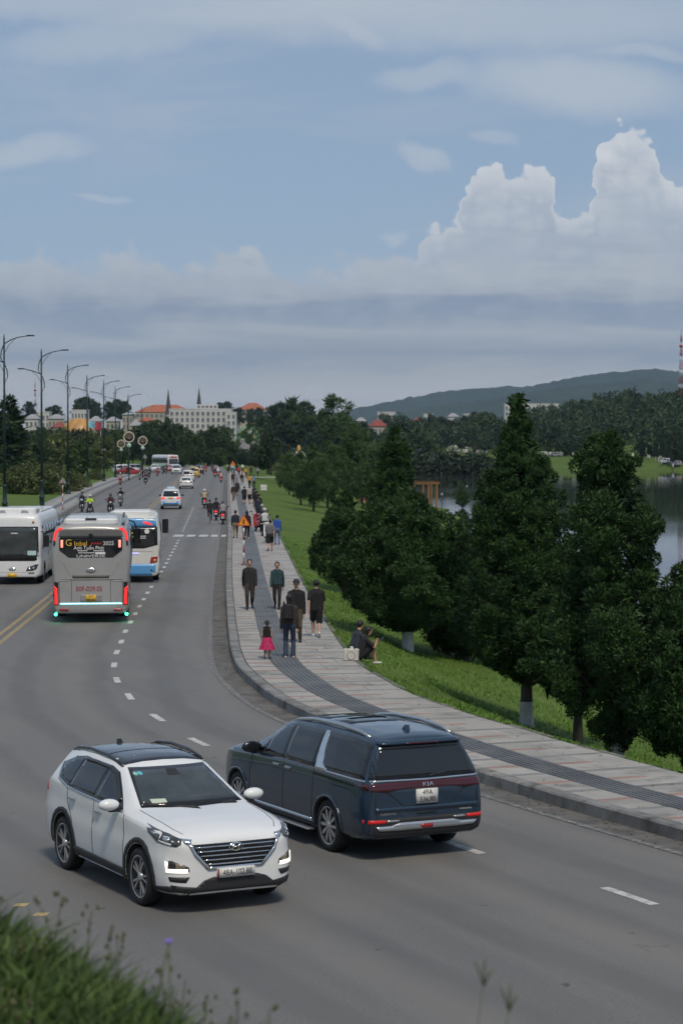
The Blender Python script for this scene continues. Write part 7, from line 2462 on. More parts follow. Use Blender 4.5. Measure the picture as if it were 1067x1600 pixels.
def lamp_post(u, vb, H, label):
    H -= 0.6
    x, y = at(u, vb, 0.19)
    t = empty('street_lamp', (x, y, 0.19), 0.04, label, 'street lamp', 'double arm street lamps on the left pavement')
    MB().lathe([(0.30, 0), (0.30, 0.12), (0.22, 0.2), (0.19, 0.9), (0.24, 0.95), (0.24, 1.05), (0.17, 1.15), (0.13, 2.2), (0.17, 2.25), (0.17, 2.35), (0.11, 2.45)], 12).build('base', M_POST, t)
    MB().tube([(0, 0, 2.3), (0, 0, H * 0.6), (0, 0, H)], [0.105, 0.085, 0.06], 8).build('pole', M_POST, t)
    MB().lathe([(0.06, H), (0.03, H + 0.1), (0.05, H + 0.16), (0.0, H + 0.3)], 8).build('finial', M_POST, t)
    for s_, h0, ln, rise in ((1, H - 0.45, 1.75, 0.6), (-1, H - 1.85, 1.45, 0.45)):
        a = MB().tube([(0, 0, h0 - 1.5), (-s_ * 0.26, 0, h0 - 1.05), (-s_ * 0.20, 0, h0 - 0.5), (0, 0, h0), (s_ * 0.5, 0, h0 + rise * 0.5), (s_ * 1.0, 0, h0 + rise * 0.8), (s_ * ln, 0, h0 + rise)], [0.03, 0.035, 0.04, 0.045, 0.045, 0.04, 0.035], 6).build('arm', M_POST, t)
        MB().tube([(0, 0, h0 - 0.7), (s_ * 0.35, 0, h0 - 0.1), (s_ * 0.8, 0, h0 + rise * 0.62)], 0.02, 5).build('brace', M_POST, a)
        MB().box(min(s_ * (ln - 0.1), s_ * (ln + 0.5)), max(s_ * (ln - 0.1), s_ * (ln + 0.5)), -0.1, 0.1, h0 + rise - 0.03, h0 + rise + 0.07, b=0.03).build('lamp_head', M_POST, a)
    return t


for u, v, H, lb in ((8, 808, 13.9, 'double arm lamp post at the left edge of the photo'), (66, 796, 13.6, 'double arm lamp post right of the big conifer'), (107, 772, 14.2, 'third double arm lamp post beside the slim cypress'), (137, 760, 14.3, 'fourth double arm lamp post in front of the yellow dome'),
                    (163, 752, 14.6, 'fifth double arm lamp post right of the yellow dome'), (181, 746, 14.6, 'sixth double arm lamp post left of the ring ornaments'), (201, 741, 14.2, 'seventh double arm lamp post behind the ring ornaments'), (222, 737.5, 12.6, 'farthest double arm lamp post in front of the orange roof')):
    lamp_post(u, v, H, lb)
# ring ornaments on slim posts
M_RING = mat('pale_ring_metal', (0.55, 0.50, 0.40), 0.5, var=0.15)
M_DISC = mat('pale_green_disc', (0.40, 0.55, 0.47), 0.5, var=0.1)
for u, v, rp, Y, lb in ((202, 683, 8.6, 335, 'largest ring ornament on a slim post at the left pavement'), (190, 693.5, 6.2, 372, 'smallest ring ornament on a slim post left of the others'), (223.5, 689, 7.3, 360, 'ring ornament on a slim post nearest the road')):
    x, y, z = at_y(u, v, Y)
    g = ground_z(x, y)
    r = rp * Y / FPX
    t = empty('ring_ornament', (x, y, g), 0.0, lb, 'ornament', 'ring ornaments by the road')
    MB().tube([(0, 0, -0.1), (0, 0, z - g - r)], [0.09, 0.05], 8).build('post', M_POST, t)
    cM = Matrix.Translation((0, 0, z - g)) @ Matrix.Rotation(PI / 2, 4, 'X')
    ring = MB().lathe([(r * 0.82, -0.05), (r, -0.06), (r * 1.02, 0), (r, 0.06), (r * 0.82, 0.05), (r * 0.82, -0.05)], 28, cM).build('ring', M_RING, t)
    sp_ = MB()
    for k in range(9):
        a = R(20 * k + 10)
        sp_.tube([(0, 0, z - g - r * 0.25), (r * 0.85 * math.cos(a), 0, z - g + r * 0.85 * math.sin(a))], 0.035, 5)
    sp_.ball((0, 0, z - g - r * 0.25), r * 0.2, 8, 6)
    for k in range(12):
        a = R(30 * k)
        sp_.ball((r * 1.08 * math.cos(a), 0, z - g + r * 1.08 * math.sin(a)), 0.06, 6, 4)
    sp_.build('flower_spokes', mat('spoke_brown', (0.22, 0.15, 0.11), 0.6, var=0.3), ring)
    MB().lathe([(0.0, -0.05), (r * 0.42, -0.05), (r * 0.42, 0.05), (0.0, 0.05)], 20, Matrix.Translation((0, -0.02, z - g - r * 1.5)) @ Matrix.Rotation(PI / 2, 4, 'X')).build('disc', M_DISC, t)
# low park lamp
x, y, z = at_y(163, 703, 330)
t = empty('park_lamp', (x, y, ground_z(x, y)), 0, 'low globe park lamp beside the fifth lamp post', 'lamp')
g = ground_z(x, y)
MB().tube([(0, 0, -0.1), (0, 0, z - g - 0.25)], 0.07, 8).build('post', M_POST, t)
MB().ball((0, 0, z - g), 0.24, 10, 8).build('globe', mat('globe_grey', (0.35, 0.33, 0.33), 0.4), t)


# warning signs
def tri_sign(x, y, z0, hc, side, label, banded=True, back=False, face=-PI / 2, pole_r=0.038):
    t = empty('warning_sign', (x, y, z0), 0, label, 'sign')
    n = 7
    for k in range(n):
        a, b_ = hc * k / n, hc * (k + 1) / n
        MB().tube([(0, 0, a), (0, 0, b_)], pole_r, 8).build('pole_band', [mat('band_white', (0.62, 0.62, 0.6), 0.5), mat('band_red', (0.25, 0.04, 0.035), 0.5)][(k + 1) % 2] if banded else M_GREYMET, t)
    MB().lathe([(0.13, 0), (0.13, 0.04), (0.05, 0.07)], 10).build('foot', mat('sign_foot', (0.16, 0.06, 0.05), 0.7), t)
    h = side * 0.866

    def tri(s):
        return [(-side / 2 * s, -h / 3 * s), (side / 2 * s, -h / 3 * s), (0, 2 * h / 3 * s)]
    M = Matrix.Translation((0, -0.05 if not back else 0.05, hc)) @ Matrix.Rotation(PI / 2, 4, 'X')
    if back:
        MB().prism(tri(1.0), -0.012, 0.012, M).build('plate', M_GREYMET, t)
    else:
        p = MB().prism(tri(1.0), -0.012, 0.012, M).build('plate', mat('sign_red', (0.55, 0.06, 0.03), 0.45), t)
        MB().prism(tri(0.74), 0.012, 0.018, M).build('yellow_field', mat('sign_amber', (0.80, 0.33, 0.02), 0.45, var=0.03), p)
        f = MB()
        k = side
        # walking figure
        for a, b_, w_ in (((0, 0.16), (0, 0.0), 0.05), ((0, 0.0), (-0.09, -0.17), 0.035), ((0, 0.0), (0.08, -0.17), 0.035), ((0, 0.13), (-0.10, 0.03), 0.025), ((0, 0.13), (0.10, 0.05), 0.025)):
            d = Vector((b_[0] - a[0], b_[1] - a[1])).normalized()
            nn = Vector((-d.y, d.x)) * w_
            f.prism([(a[0] * k + nn.x * k, a[1] * k + nn.y * k), (b_[0] * k + nn.x * k * .7, b_[1] * k + nn.y * k * .7), (b_[0] * k - nn.x * k * .7, b_[1] * k - nn.y * k * .7), (a[0] * k - nn.x * k, a[1] * k - nn.y * k)], 0.018, 0.022, M)
        f.lathe([(0, 0.022), (0.04 * k, 0.022), (0.04 * k, 0.018)], 10, M @ Matrix.Translation((0, 0.215 * k, 0)))
        f.build('walking_figure', M_INK, p)
    return t


x, y = sp(381, 883)
tri_sign(x, y, ZS, 1.96, 0.62, 'red and amber triangular pedestrian sign on a banded pole')
x, y = sp(364, 747)
tri_sign(x, y, ZS, 2.2, 0.85, 'distant orange triangular sign above the crowd')
x, y = at(98.5, 796, 0.2)
tri_sign(x, y, 0.19, 2.35, 0.62, 'triangular sign seen from behind on the left pavement', back=True)
x, y = at(227, 739)
tri_sign(x, y, 0.0, 3.0, 0.9, 'pale triangular sign at the far bend', banded=False, back=True)
# white box on the lawn
x, y = at(412, 768.5, -0.1)
t = empty('utility_box', (x, y, ground_z(x, y) - 0.02), R(6), 'white utility box standing on the lawn', 'box')
MB().box(-0.36, 0.36, -0.22, 0.22, 0.06, 0.72, b=0.03).build('cabinet', mat('white_box', (0.66, 0.66, 0.64), 0.6, var=0.08), t)
MB().box(-0.40, 0.40, -0.26, 0.26, 0.0, 0.07).build('plinth', M_KERB, t)
MB().box(-0.30, 0.30, -0.235, -0.221, 0.12, 0.66).build('door', mat('white_box_door', (0.60, 0.60, 0.58), 0.6), t)

# ================================================================ things on the lawn by the lake
M_WOOD = mat('orange_brown_wood', (0.26, 0.13, 0.045), 0.7, var=0.25, scale=3, stretch=(1, 1, 0.3))
x, y = at(660, 789, -2.0)
g = ground_z(x, y)
t = empty('pergola', (x, y, g), R(14), 'orange brown timber pergola at the lake edge', 'pergola')
for px, py in ((-1.45, -1.2), (1.45, -1.2), (-1.45, 1.2), (1.45, 1.2), (0.4, -1.2), (0.4, 1.2)):
    MB().box(px - 0.11, px + 0.11, py - 0.11, py + 0.11, -0.2, 2.95).build('post', M_WOOD, t)
for py in (-1.2, 1.2):
    MB().box(-1.8, 1.8, py - 0.09, py + 0.09, 2.95, 3.17).build('beam', M_WOOD, t)
for k in range(7):
    MB().box(-1.55 + 0.5 * k, -1.45 + 0.5 * k, -1.6, 1.6, 3.175, 3.32).build('rafter', M_WOOD, t)
p = (x + 0.45, y - 1.6)
person('person in dark blue shirt standing at the pergola', p, 60, 1.68, 'stand', (0.03, 0.035, 0.06), (0.05, 0.05, 0.06), res=0.035, z=ground_z(*p))
x, y = at(568, 784, -1.6)
t = empty('striped_sculpture', (x, y, ground_z(x, y)), 0.2, 'red and white striped teepee shaped sculpture on the lawn', 'sculpture')
for k in range(8):
    a0, a1 = 2 * PI * k / 8, 2 * PI * (k + 1) / 8
    MB().add([(0.62 * math.cos(a0), 0.62 * math.sin(a0), 0), (0.62 * math.cos(a1), 0.62 * math.sin(a1), 0), (0.12 * math.cos(a1), 0.12 * math.sin(a1), 2.3), (0.12 * math.cos(a0), 0.12 * math.sin(a0), 2.3), (0, 0, 0), (0, 0, 2.3)], [(0, 1, 2, 3), (1, 0, 4), (2, 5, 3), (0, 3, 5, 4), (1, 4, 5, 2)]).build('stripe', [mat('stripe_red', (0.5, 0.05, 0.03), 0.6), mat('stripe_white', (0.7, 0.62, 0.55), 0.6)][k % 2], t)
# jetty on the far water
x, y, z = at_y(684, 724, 800)
t = empty('jetty', (x, y, WATER_Z), 0, 'white jetty at the far end of the lake', 'jetty')
MB().box(-4.6, 4.6, -1.5, 1.5, 0.15, 0.55).build('deck', M_WHITEP, t)
for k in range(10):
    MB().box(-4.5 + k, -4.4 + k, -1.45, -1.35, 0.55, 1.5).build('rail_post', M_WHITEP, t)
MB().box(-4.6, 4.6, -1.45, -1.35, 1.5, 1.6).build('rail', M_WHITEP, t)
MB().box(-4.4, -2.8, -1.2, 1.2, 0.55, 2.6, b=0.1).build('hut', M_WHITEP, t)
# low lamps at the water
for u, v, lb in ((729, 760, 'dark lamp on a post in the lake'), (690, 795, 'slim white headed lamp beside the pergola')):
    x, y = at(u, v + 4, -2.6)
    t = empty('lake_lamp', (x, y, min(ground_z(x, y), -2.4)), 0, lb, 'lamp')
    MB().tube([(0, 0, -0.5), (0, 0, 1.9)], 0.05, 6).build('post', M_POST, t)
    MB().ball((0, 0, 2.1), (0.16, 0.16, 0.2), 8, 6).build('lantern', mat('lantern_pale', (0.3, 0.32, 0.35), 0.4), t)

# ================================================================ buildings of the town
M_WALLW = mat('white_render', (0.54, 0.53, 0.52), 0.8, var=0.08, scale=0.2, dirt=((0.45, 0.44, 0.42), 0.15, 0.6))
M_WALLC = mat('cream_render', (0.40, 0.36, 0.29), 0.8, var=0.1, scale=0.2)
M_WALLG = mat('grey_render', (0.34, 0.33, 0.33), 0.8, var=0.12, scale=0.2)
M_ROOFO = mat('orange_tiles', (0.36, 0.115, 0.055), 0.8, var=0.22, scale=0.5, stretch=(1, 1, 4))
M_ROOFR = mat('red_tiles', (0.24, 0.055, 0.042), 0.8, var=0.22, scale=0.5)
M_ROOFG = mat('grey_sheet_roof', (0.30, 0.30, 0.31), 0.6, var=0.15, scale=0.4)
M_PANE = mat('dark_pane', (0.15, 0.155, 0.165), 0.15, var=0.2, scale=0.4)


def building(name, label, u0, u1, vtop, Y, depth, wall, roof=None, rows=2, cols=3, roofh=2.0, vbase=None, rz=0.0, overhang=0.4, parapet=False, group=None, low=6.0):
    x0, _, zt = at_y(u0, vtop, Y)
    x1 = (u1 - 533.5) * Y / FPX
    wd = x1 - x0
    cx = (x0 + x1) / 2
    zb = min(ground_z(cx, Y + depth / 2), zt - low)
    t = empty(name, (cx, Y + depth / 2, zb), rz, label, 'building', group)
    hh = zt - zb - (roofh if roof else 0)
    MB().box(-wd / 2, wd / 2, -depth / 2, depth / 2, -1.5, hh).build('wall', wall, t)
    if roof:
        a, b_ = wd / 2 + overhang, depth / 2 + overhang
        k = max(a - b_ * 0.9, a * 0.25)
        P = [(-a, -b_, hh + .003), (a, -b_, hh + .003), (a, b_, hh + .003), (-a, b_, hh + .003), (-k, 0, hh + roofh), (k, 0, hh + roofh), (-a, -b_, hh + .15), (a, -b_, hh + .15), (a, b_, hh + .15), (-a, b_, hh + .15)]
        MB().add(P, [(3, 2, 1, 0), (0, 1, 7, 6), (1, 2, 8, 7), (2, 3, 9, 8), (3, 0, 6, 9), (6, 7, 5, 4), (7, 8, 5), (8, 9, 4, 5), (9, 6, 4)]).build('roof', roof, t)
    else:
        MB().box(-wd / 2 - .15, wd / 2 + .15, -depth / 2 - .15, depth / 2 + .15, hh + .003, hh + .5).build('parapet', wall, t)
    vis = min(hh, 3.2 * rows + 0.6)
    sh = (vis - 0.6) / rows
    w_ = wd / cols
    pane = MB().box(-w_ * .28, w_ * .28, -0.09, 0.05, -sh * .30, sh * .30).mesh('window', M_PANE)
    sill = MB().box(-w_ * .34, w_ * .34, -0.22, 0.0, -sh * .37, -sh * .31).mesh('sill', wall)
    for r_ in range(rows):
        for c in range(cols):
            o = link('window', pane, t)
            o.location = (-wd / 2 + w_ * (c + .5), -depth / 2, hh - 0.5 - sh * (r_ + .5))
            link('sill', sill, o)
    return t


h = building('hotel', 'long white hotel with rows of windows above the trees', 265, 362, 640, 1150, 14, M_WALLW, None, 4, 12, low=14)
MB().box(-6, 5, -4, 4, 0, 2.4).build('penthouse', M_WALLW, h).location = (3.5, 1, (CAM_H + 50 * 1150 / FPX) - h.location.z - 0.2 + 0.5)
for k in range(5):
    o = MB().box(-.7, .7, -.1, .05, -.6, .6).build('penthouse_window', M_PANE, h)
    o.location = (-1 + 2.1 * k, -3.0, (CAM_H + 50 * 1150 / FPX) - h.location.z + 1.5)
building('hotel_wing', 'lower white wing at the right of the hotel', 354, 369, 645, 1135, 12, M_WALLW, None, 4, 2, low=12)
building('college', 'long building with orange roof left of the hotel', 212, 301, 632, 1320, 22, M_WALLC, M_ROOFO, 1, 12, 4.6, low=12)
building('college', 'orange roofed building right of the hotel', 372, 416, 629, 1380, 22, M_WALLC, M_ROOFO, 1, 6, 4.4, low=12)
for u0, u1, vt, Y, w_, rf, rws, cl, rh, lb in (
        (40, 60, 647, 900, M_WALLW, M_ROOFG, 2, 3, 2.0, 'white house with grey roof at the left end of the town'), (60, 78, 645, 950, M_WALLW, None, 2, 3, 0, 'flat white house second from the left in the town'), (76, 100, 647, 920, M_WALLC, M_ROOFG, 2, 4, 2.0, 'cream house with grey roof under the left skyline'),
        (84, 99, 659, 860, M_WALLC, M_ROOFR, 2, 3, 2.2, 'cream house with dark red roof in front of the town'), (100, 112, 652, 900, M_WALLG, M_ROOFG, 2, 2, 1.6, 'grey house left of the yellow dome'), (112, 137, 642, 960, M_WALLW, None, 2, 5, 0, 'wide flat white house above the yellow dome'),
        (140, 158, 650, 900, M_WALLW, M_ROOFG, 2, 3, 2.2, 'white gabled house right above the dome'), (166, 186, 651, 920, M_WALLC, M_ROOFG, 2, 3, 2.0, 'cream house beside the fifth lamp post'), (192, 208, 644, 980, M_WALLC, M_ROOFG, 3, 3, 1.2, 'tall cream house left of the orange roof'),
        (204, 219, 656, 880, M_WALLC, M_ROOFG, 2, 2, 2.4, 'cream gabled house below the orange roof'), (218, 240, 652, 940, M_WALLC, M_ROOFO, 2, 4, 1.6, 'low house with orange roof below the long roof'),
        (577, 604, 656, 900, M_WALLC, M_ROOFR, 2, 4, 2.6, 'villa with red hipped roof on the wooded slope'), (590, 617, 645, 1050, M_WALLW, None, 3, 5, 0, 'white block behind the red roofed villa'), (556, 572, 652, 1000, M_WALLC, M_ROOFG, 2, 3, 1.8, 'pale house left of the red roofed villa'),
        (646, 662, 652, 1100, M_WALLC, M_ROOFR, 1, 3, 2.0, 'small red roofed house among trees left of the lake'), (662, 676, 648, 1150, M_WALLW, None, 2, 3, 0, 'small white house among trees left of the lake'), (700, 716, 645, 1100, M_WALLW, M_ROOFG, 2, 3, 2.0, 'white gabled house above the lake'),
        (724, 738, 648, 1120, M_WALLW, None, 2, 3, 0, 'small white block above the lake'), (788, 872, 632, 1250, M_WALLW, None, 2, 14, 0, 'long low white building behind the pointed juniper')):
    building('house', lb, u0, u1, vt, Y, 9, w_, rf, rws, cl, rh or 2.0, low=9)

# two pointed spires
M_SPIRE = mat('dark_spire_slate', (0.055, 0.062, 0.066), 0.7, var=0.25, scale=0.6)
for u, vt, vb, hw, Y, lb in ((263.5, 607, 648, 5.0, 1250, 'dark pointed spire left of the hotel roof'), (311.5, 605, 645, 5.4, 1240, 'dark pointed spire above the hotel')):
    x, y, zt = at_y(u, vt, Y)
    _, _, zb = at_y(u, vb, Y)
    r = hw * Y / FPX
    t = empty('spire', (x, y, ground_z(x, y)), R(30), lb, 'spire', 'pair of spires')
    g = ground_z(x, y)
    MB().box(-r, r, -r, r, 0, zb - g).build('tower_base', M_WALLG, t)
    n = 9
    for k in range(n):
        f0, f1 = k / n, (k + 1) / n
        ra, rb_ = r * (1 - f0) * 1.04 + .05, r * (1 - f1) + .04
        MB().lathe([(ra, zb - g + (zt - zb) * f0), (rb_, zb - g + (zt - zb) * f1)], 8).build('spire_tier', M_SPIRE, t)
    MB().tube([(0, 0, zt - g - 0.2), (0, 0, zt - g + 1.2)], 0.06, 5).build('finial', M_SPIRE, t)


# yellow flower shaped dome and green striped bud
def dome(name, label, u, vc, hw, hh, Y, cols, n, twist, petals):
    x, y, zc = at_y(u, vc, Y)
    a, c = hw * Y / FPX, hh * Y / FPX
    g = ground_z(x, y)
    t = empty(name, (x, y, g), 0, label, 'building')
    MB().lathe([(a * 0.96, 0), (a * 0.98, zc - g)], 28).build('drum', M_WALLG, t)
    for k in range(n):
        P, F = [], []
        m = 12
        for i in range(m + 1):
            f = i / m
            el_ = f * PI / 2
            for j in (0, 0.5, 1):
                ang = 2 * PI * (k + j * 0.995) / n + twist * f
                bulge = 1.0 + petals * math.sin(PI * j)
                P.append((a * math.cos(el_) * bulge * math.cos(ang), a * math.cos(el_) * bulge * math.sin(ang), zc - g + c * math.sin(el_)))
        for i in range(m):
            for j in (0, 1):
                q = i * 3 + j
                F.append((q, q + 1, q + 4, q + 3))
        MB().add(P, F, True).build('shell_segment', cols[k % len(cols)], t)
    return t


M_AMB = mat('amber_glass_panel', (0.50, 0.27, 0.07), 0.4, var=0.15, scale=0.3)
M_AMB2 = mat('ochre_panel', (0.40, 0.22, 0.07), 0.45, var=0.15, scale=0.3)
dome('flower_dome', 'ochre ribbed dome like a flower behind the left trees', 125, 678, 27, 25, 700, [M_AMB, M_AMB2], 16, 0.5, 0.05)
dome('bud_dome', 'green and pale striped bud shaped dome behind the road', 387.5, 688, 18.5, 24, 690, [mat('bud_green', (0.06, 0.22, 0.13), 0.4, var=0.1), mat('bud_pale', (0.42, 0.45, 0.30), 0.4, var=0.1), mat('bud_teal', (0.07, 0.20, 0.20), 0.4), mat('bud_olive', (0.26, 0.30, 0.10), 0.4)], 14, 1.6, 0.03)
for u0, u1, v0, v1, c, lb in ((139, 149, 659, 669, (0.20, 0.50, 0.62), 'pale blue billboard beside the ochre dome'), (149, 159, 660, 672, (0.42, 0.06, 0.08), 'red billboard right of the blue one')):
    x0, y0, z1 = at_y(u0, v0, 640)
    x1, _, z0 = at_y(u1, v1, 640)
    t = empty('billboard', ((x0 + x1) / 2, 640, ground_z((x0 + x1) / 2, 640)), 0, lb, 'billboard')
    g = t.location.z
    MB().box(-(x1 - x0) / 2, (x1 - x0) / 2, -0.1, 0.1, z0 - g, z1 - g).build('panel', mat('billboard_%d' % int(u0), c, 0.5, var=0.4, scale=0.8), t)
    for s_ in (-1, 1):
        MB().tube([(s_ * (x1 - x0) * .4, 0.2, -0.5), (s_ * (x1 - x0) * .4, 0.2, z1 - g)], 0.12, 6).build('leg', M_GREYMET, t)
# mast and stand left of the lake
x, y, z = at_y(446, 630, 640)
t = empty('light_mast', (x, y, ground_z(x, y)), 0, 'slim pale mast rising above the far lawn', 'mast')
MB().tube([(0, 0, -0.5), (0, 0, z - t.location.z)], [0.16, 0.09], 8).build('pole', M_GREYMET, t)
MB().box(-0.9, 0.9, -0.15, 0.15, 0, 0.3).build('floodlight_bar', M_GREYMET, t).location = (0, 0, z - t.location.z)
x, y, z = at_y(467, 716, 560)
t = empty('pavilion', (x, y, ground_z(x, y)), R(8), 'grey roofed pavilion with a yellow figure beyond the lawn', 'pavilion')
g = t.location.z
MB().add([(-2.6, -2, z - g - .2), (2.6, -2, z - g - .2), (2.6, 2, z - g - .2), (-2.6, 2, z - g - .2), (-0.6, 0, z - g + 1.8), (0.9, 0, z - g + 1.8)], [(3, 2, 1, 0), (0, 1, 5, 4), (1, 2, 5), (2, 3, 4, 5), (3, 0, 4)]).build('roof', M_WALLG, t)
for px, py in ((-2.3, -1.7), (2.3, -1.7), (2.3, 1.7), (-2.3, 1.7)):
    MB().tube([(px, py, -0.5), (px, py, z - g - .1)], 0.1, 6).build('post', M_WHITEP, t)
MB().lathe([(0.45, z - g + 1.75), (0.5, z - g + 2.5), (0.3, z - g + 3.1), (0.0, z - g + 3.4)], 10).build('yellow_figure', mat('ochre_figure', (0.5, 0.32, 0.08), 0.6), t)


# lattice radio masts
def mast(u, vt, vb, hw, Y, label):
    x, y, zt = at_y(u, vt, Y)
    _, _, zb = at_y(u, vb, Y)
    g = ground_z(x, y)
    t = empty('radio_mast', (x, y, g), R(20), label, 'mast')
    r = hw * Y / FPX
    H = zt - g
    n = 12
    red, white = mat('mast_red', (0.34, 0.06, 0.05), 0.6), mat('mast_white', (0.62, 0.62, 0.62), 0.6)
    for k in range(n):
        f0, f1 = k / n, (k + 1) / n
        ra, rb_ = r * (1 - f0 * 0.85), r * (1 - f1 * 0.85)
        mb = MB()
        c0 = [(ra * a, ra * b_, H * f0) for a, b_ in ((-1, -1), (1, -1), (1, 1), (-1, 1))]
        c1 = [(rb_ * a, rb_ * b_, H * f1) for a, b_ in ((-1, -1), (1, -1), (1, 1), (-1, 1))]
        w_ = max(0.04, r * 0.055)
        for i in range(4):
            j = (i + 1) % 4
            mb.tube([c0[i], c1[i]], w_, 4)
            mb.tube([c0[i], c1[j]], w_ * .6, 4)
            mb.tube([c0[j], c1[i]], w_ * .6, 4)
            mb.tube([c1[i], c1[j]], w_ * .6, 4)
        mb.build('lattice_section', red if k % 2 else white, t)
    MB().tube([(0, 0, H), (0, 0, H + 3)], 0.08, 5).build('aerial', red, t)
    MB().lathe([(0.0, 0), (0.7, 0.1), (0.7, 0.9), (0, 1.0)], 10, Matrix.Translation((0, 0, H * 0.86))).build('dish', red, t)


mast(1062.5, 525, 612, 4.2, 900, 'tall red and white lattice mast on the wooded hill')
mast(56, 600, 640, 2.6, 1150, 'small red and white lattice mast above the left houses')
# ================================================================ far hills, foreground weeds, lawn grass, haze
def ridge(name, pts, Y, depth, label, seed, mt):
    us = np.linspace(pts[0][0], pts[-1][0], 260)
    vs = np.interp(us, [p[0] for p in pts], [p[1] for p in pts])
    rng = np.random.default_rng(seed)
    n = 26
    rows = []
    ph = rng.uniform(0, 6.28, 8)
    for j in range(n):
        f = j / (n - 1)
        yy = Y - depth * (1 - f)
        X = (us - 533.5) * Y / FPX
        crest = CAM_H - (vs - 690) * Y / FPX
        prof = f**0.75
        bumps = sum(np.sin(X / (190 / (i + 1)) + ph[i] + yy / 260 * (i % 3)) / (i + 1) for i in range(8))
        z = -6 + (crest + 6) * prof + bumps * 7 * math.sin(PI * f) + rng.normal(0, 1.6, len(us)) * (0.6 + 0.4 * f)
        rows.append([(X[i], yy, max(z[i], -6)) for i in range(len(us))])
    rows.append([(p[0], p[1] + 500, -6) for p in rows[-1]])
    o = strip(name, rows, mt)
    o.data.polygons.foreach_set('use_smooth', np.ones(len(o.data.polygons), bool))
    return tag(o, label, kind='structure')


M_HILL = mat('wooded_mountain', (0.030, 0.046, 0.024), 0.95, var=0.45, scale=0.02, detail=8, bump=1.0, bscale=0.05)
ridge('hills', [(300, 660), (540, 644), (560, 637), (600, 630), (640, 621), (690, 612), (740, 607), (790, 604), (830, 604), (860, 596), (900, 589), (950, 582), (1000, 577), (1030, 577), (1067, 582), (1150, 588), (1300, 605), (1600, 640)], 6800, 1500, 'long blue mountain ridge beyond the town', 3, M_HILL)
ridge('front_hills', [(500, 668), (600, 648), (680, 634), (730, 628), (780, 620), (840, 610), (880, 603), (930, 600), (1000, 592), (1080, 600), (1200, 610), (1500, 650)], 5200, 1100, 'darker mountain slope in front of the long ridge', 4, M_HILL)


# ---- grass on the near bank of the lawn
def blades(P, hmin, hmax, w, rng, lean=0.45):
    n = len(P)
    a = rng.uniform(0, 2 * PI, n)
    h = rng.uniform(hmin, hmax, n)
    d = np.c_[np.cos(a), np.sin(a), np.zeros(n)]
    tip = P + np.c_[rng.normal(0, lean, n) * h, rng.normal(0, lean, n) * h, h]
    mid = P + (tip - P) * 0.5 + np.c_[np.zeros(n), np.zeros(n), h * 0.12]
    ww = w * rng.uniform(0.6, 1.3, n)[:, None]
    V = np.stack([P - d * ww, P + d * ww, mid + d * ww * 0.8, tip, mid - d * ww * 0.8], 1).reshape(-1, 3)
    k = np.arange(n) * 5
    F = np.concatenate([np.c_[k, k + 1, k + 2, k + 4], np.c_[k + 4, k + 2, k + 3, k + 3]])
    tri = np.concatenate([np.c_[k, k + 1, k + 2], np.c_[k, k + 2, k + 4], np.c_[k + 4, k + 2, k + 3]])
    return V, tri


rng = np.random.default_rng(9)
n = 130000
sy = KR.s_of_y(36) + (KR.s_of_y(135) - KR.s_of_y(36)) * rng.random(n)**1.5
d = SW + 0.02 + 10.5 * rng.random(n)**1.15
d[:9000] = SW + rng.normal(0.03, 0.05, 9000)
ix = np.clip((sy / 0.25).astype(int), 0, len(KR.p) - 1)
pt = KR.p[ix] + KR.n[ix] * d[:, None]
patch = np.sin(pt[:, 0] * 1.9 + pt[:, 1] * 0.7) + np.sin(pt[:, 1] * 1.3 - pt[:, 0] * 0.6) + rng.normal(0, 0.9, n)
keep = patch > -0.6
pt = pt[keep]; patch = patch[keep]
z = gz(pt[:, 0], pt[:, 1])
P = np.c_[pt, np.where(patch > 9, z, np.maximum(z - 0.01, np.where(KR.offset(pt[:, 0], pt[:, 1]) < SW + 0.06, 0.15, -9)))]
V, F = blades(P, 0.03, 0.11, 0.011, rng, 0.6)
M_BLADE = leaf_material('lawn_grass_blades', (0.075, 0.150, 0.024), (0.115, 0.215, 0.034), (0.165, 0.27, 0.052), scale=0.35)
tag(link('lawn_grass', npmesh('lawn_grass', V, F, [M_BLADE])), 'short green lawn grass on the bank', 'grass', kind='stuff')

# ---- leaf litter and grit in the gutter and on the slabs
n = 1500
sy = KR.s_of_y(30) + (KR.s_of_y(90) - KR.s_of_y(30)) * rng.random(n)
of = np.where(rng.random(n) < 0.72, -np.abs(rng.normal(0.0, 0.28, n)) - 0.02, rng.uniform(0.3, 3.0, n))
ix = np.clip((sy / 0.25).astype(int), 0, len(KR.p) - 1)
pt = KR.p[ix] + KR.n[ix] * of[:, None]
sz = rng.uniform(0.008, 0.035, n)
an = rng.uniform(0, 6.28, n)
zz = np.where(of < 0, 0.012, Z_SW + 0.012)
q = [np.c_[pt[:, 0] + sz * k1 * np.cos(an + b1), pt[:, 1] + sz * k1 * np.sin(an + b1), zz + sz * t1] for k1, b1, t1 in ((1, 0, 0.1), (0.5, 1.6, 0.3), (1, 3.14, 0.0), (0.5, 4.7, 0.25))]
V = np.stack(q, 1).reshape(-1, 3)
tag(link('leaf_litter', npmesh('leaf_litter', V, np.arange(4 * n).reshape(-1, 4), [leaf_material('dry_leaf_litter', (0.035, 0.028, 0.02), (0.075, 0.058, 0.036), (0.16, 0.12, 0.07), scale=6)])), 'dry leaves and grit along the kerb', 'litter', kind='stuff')

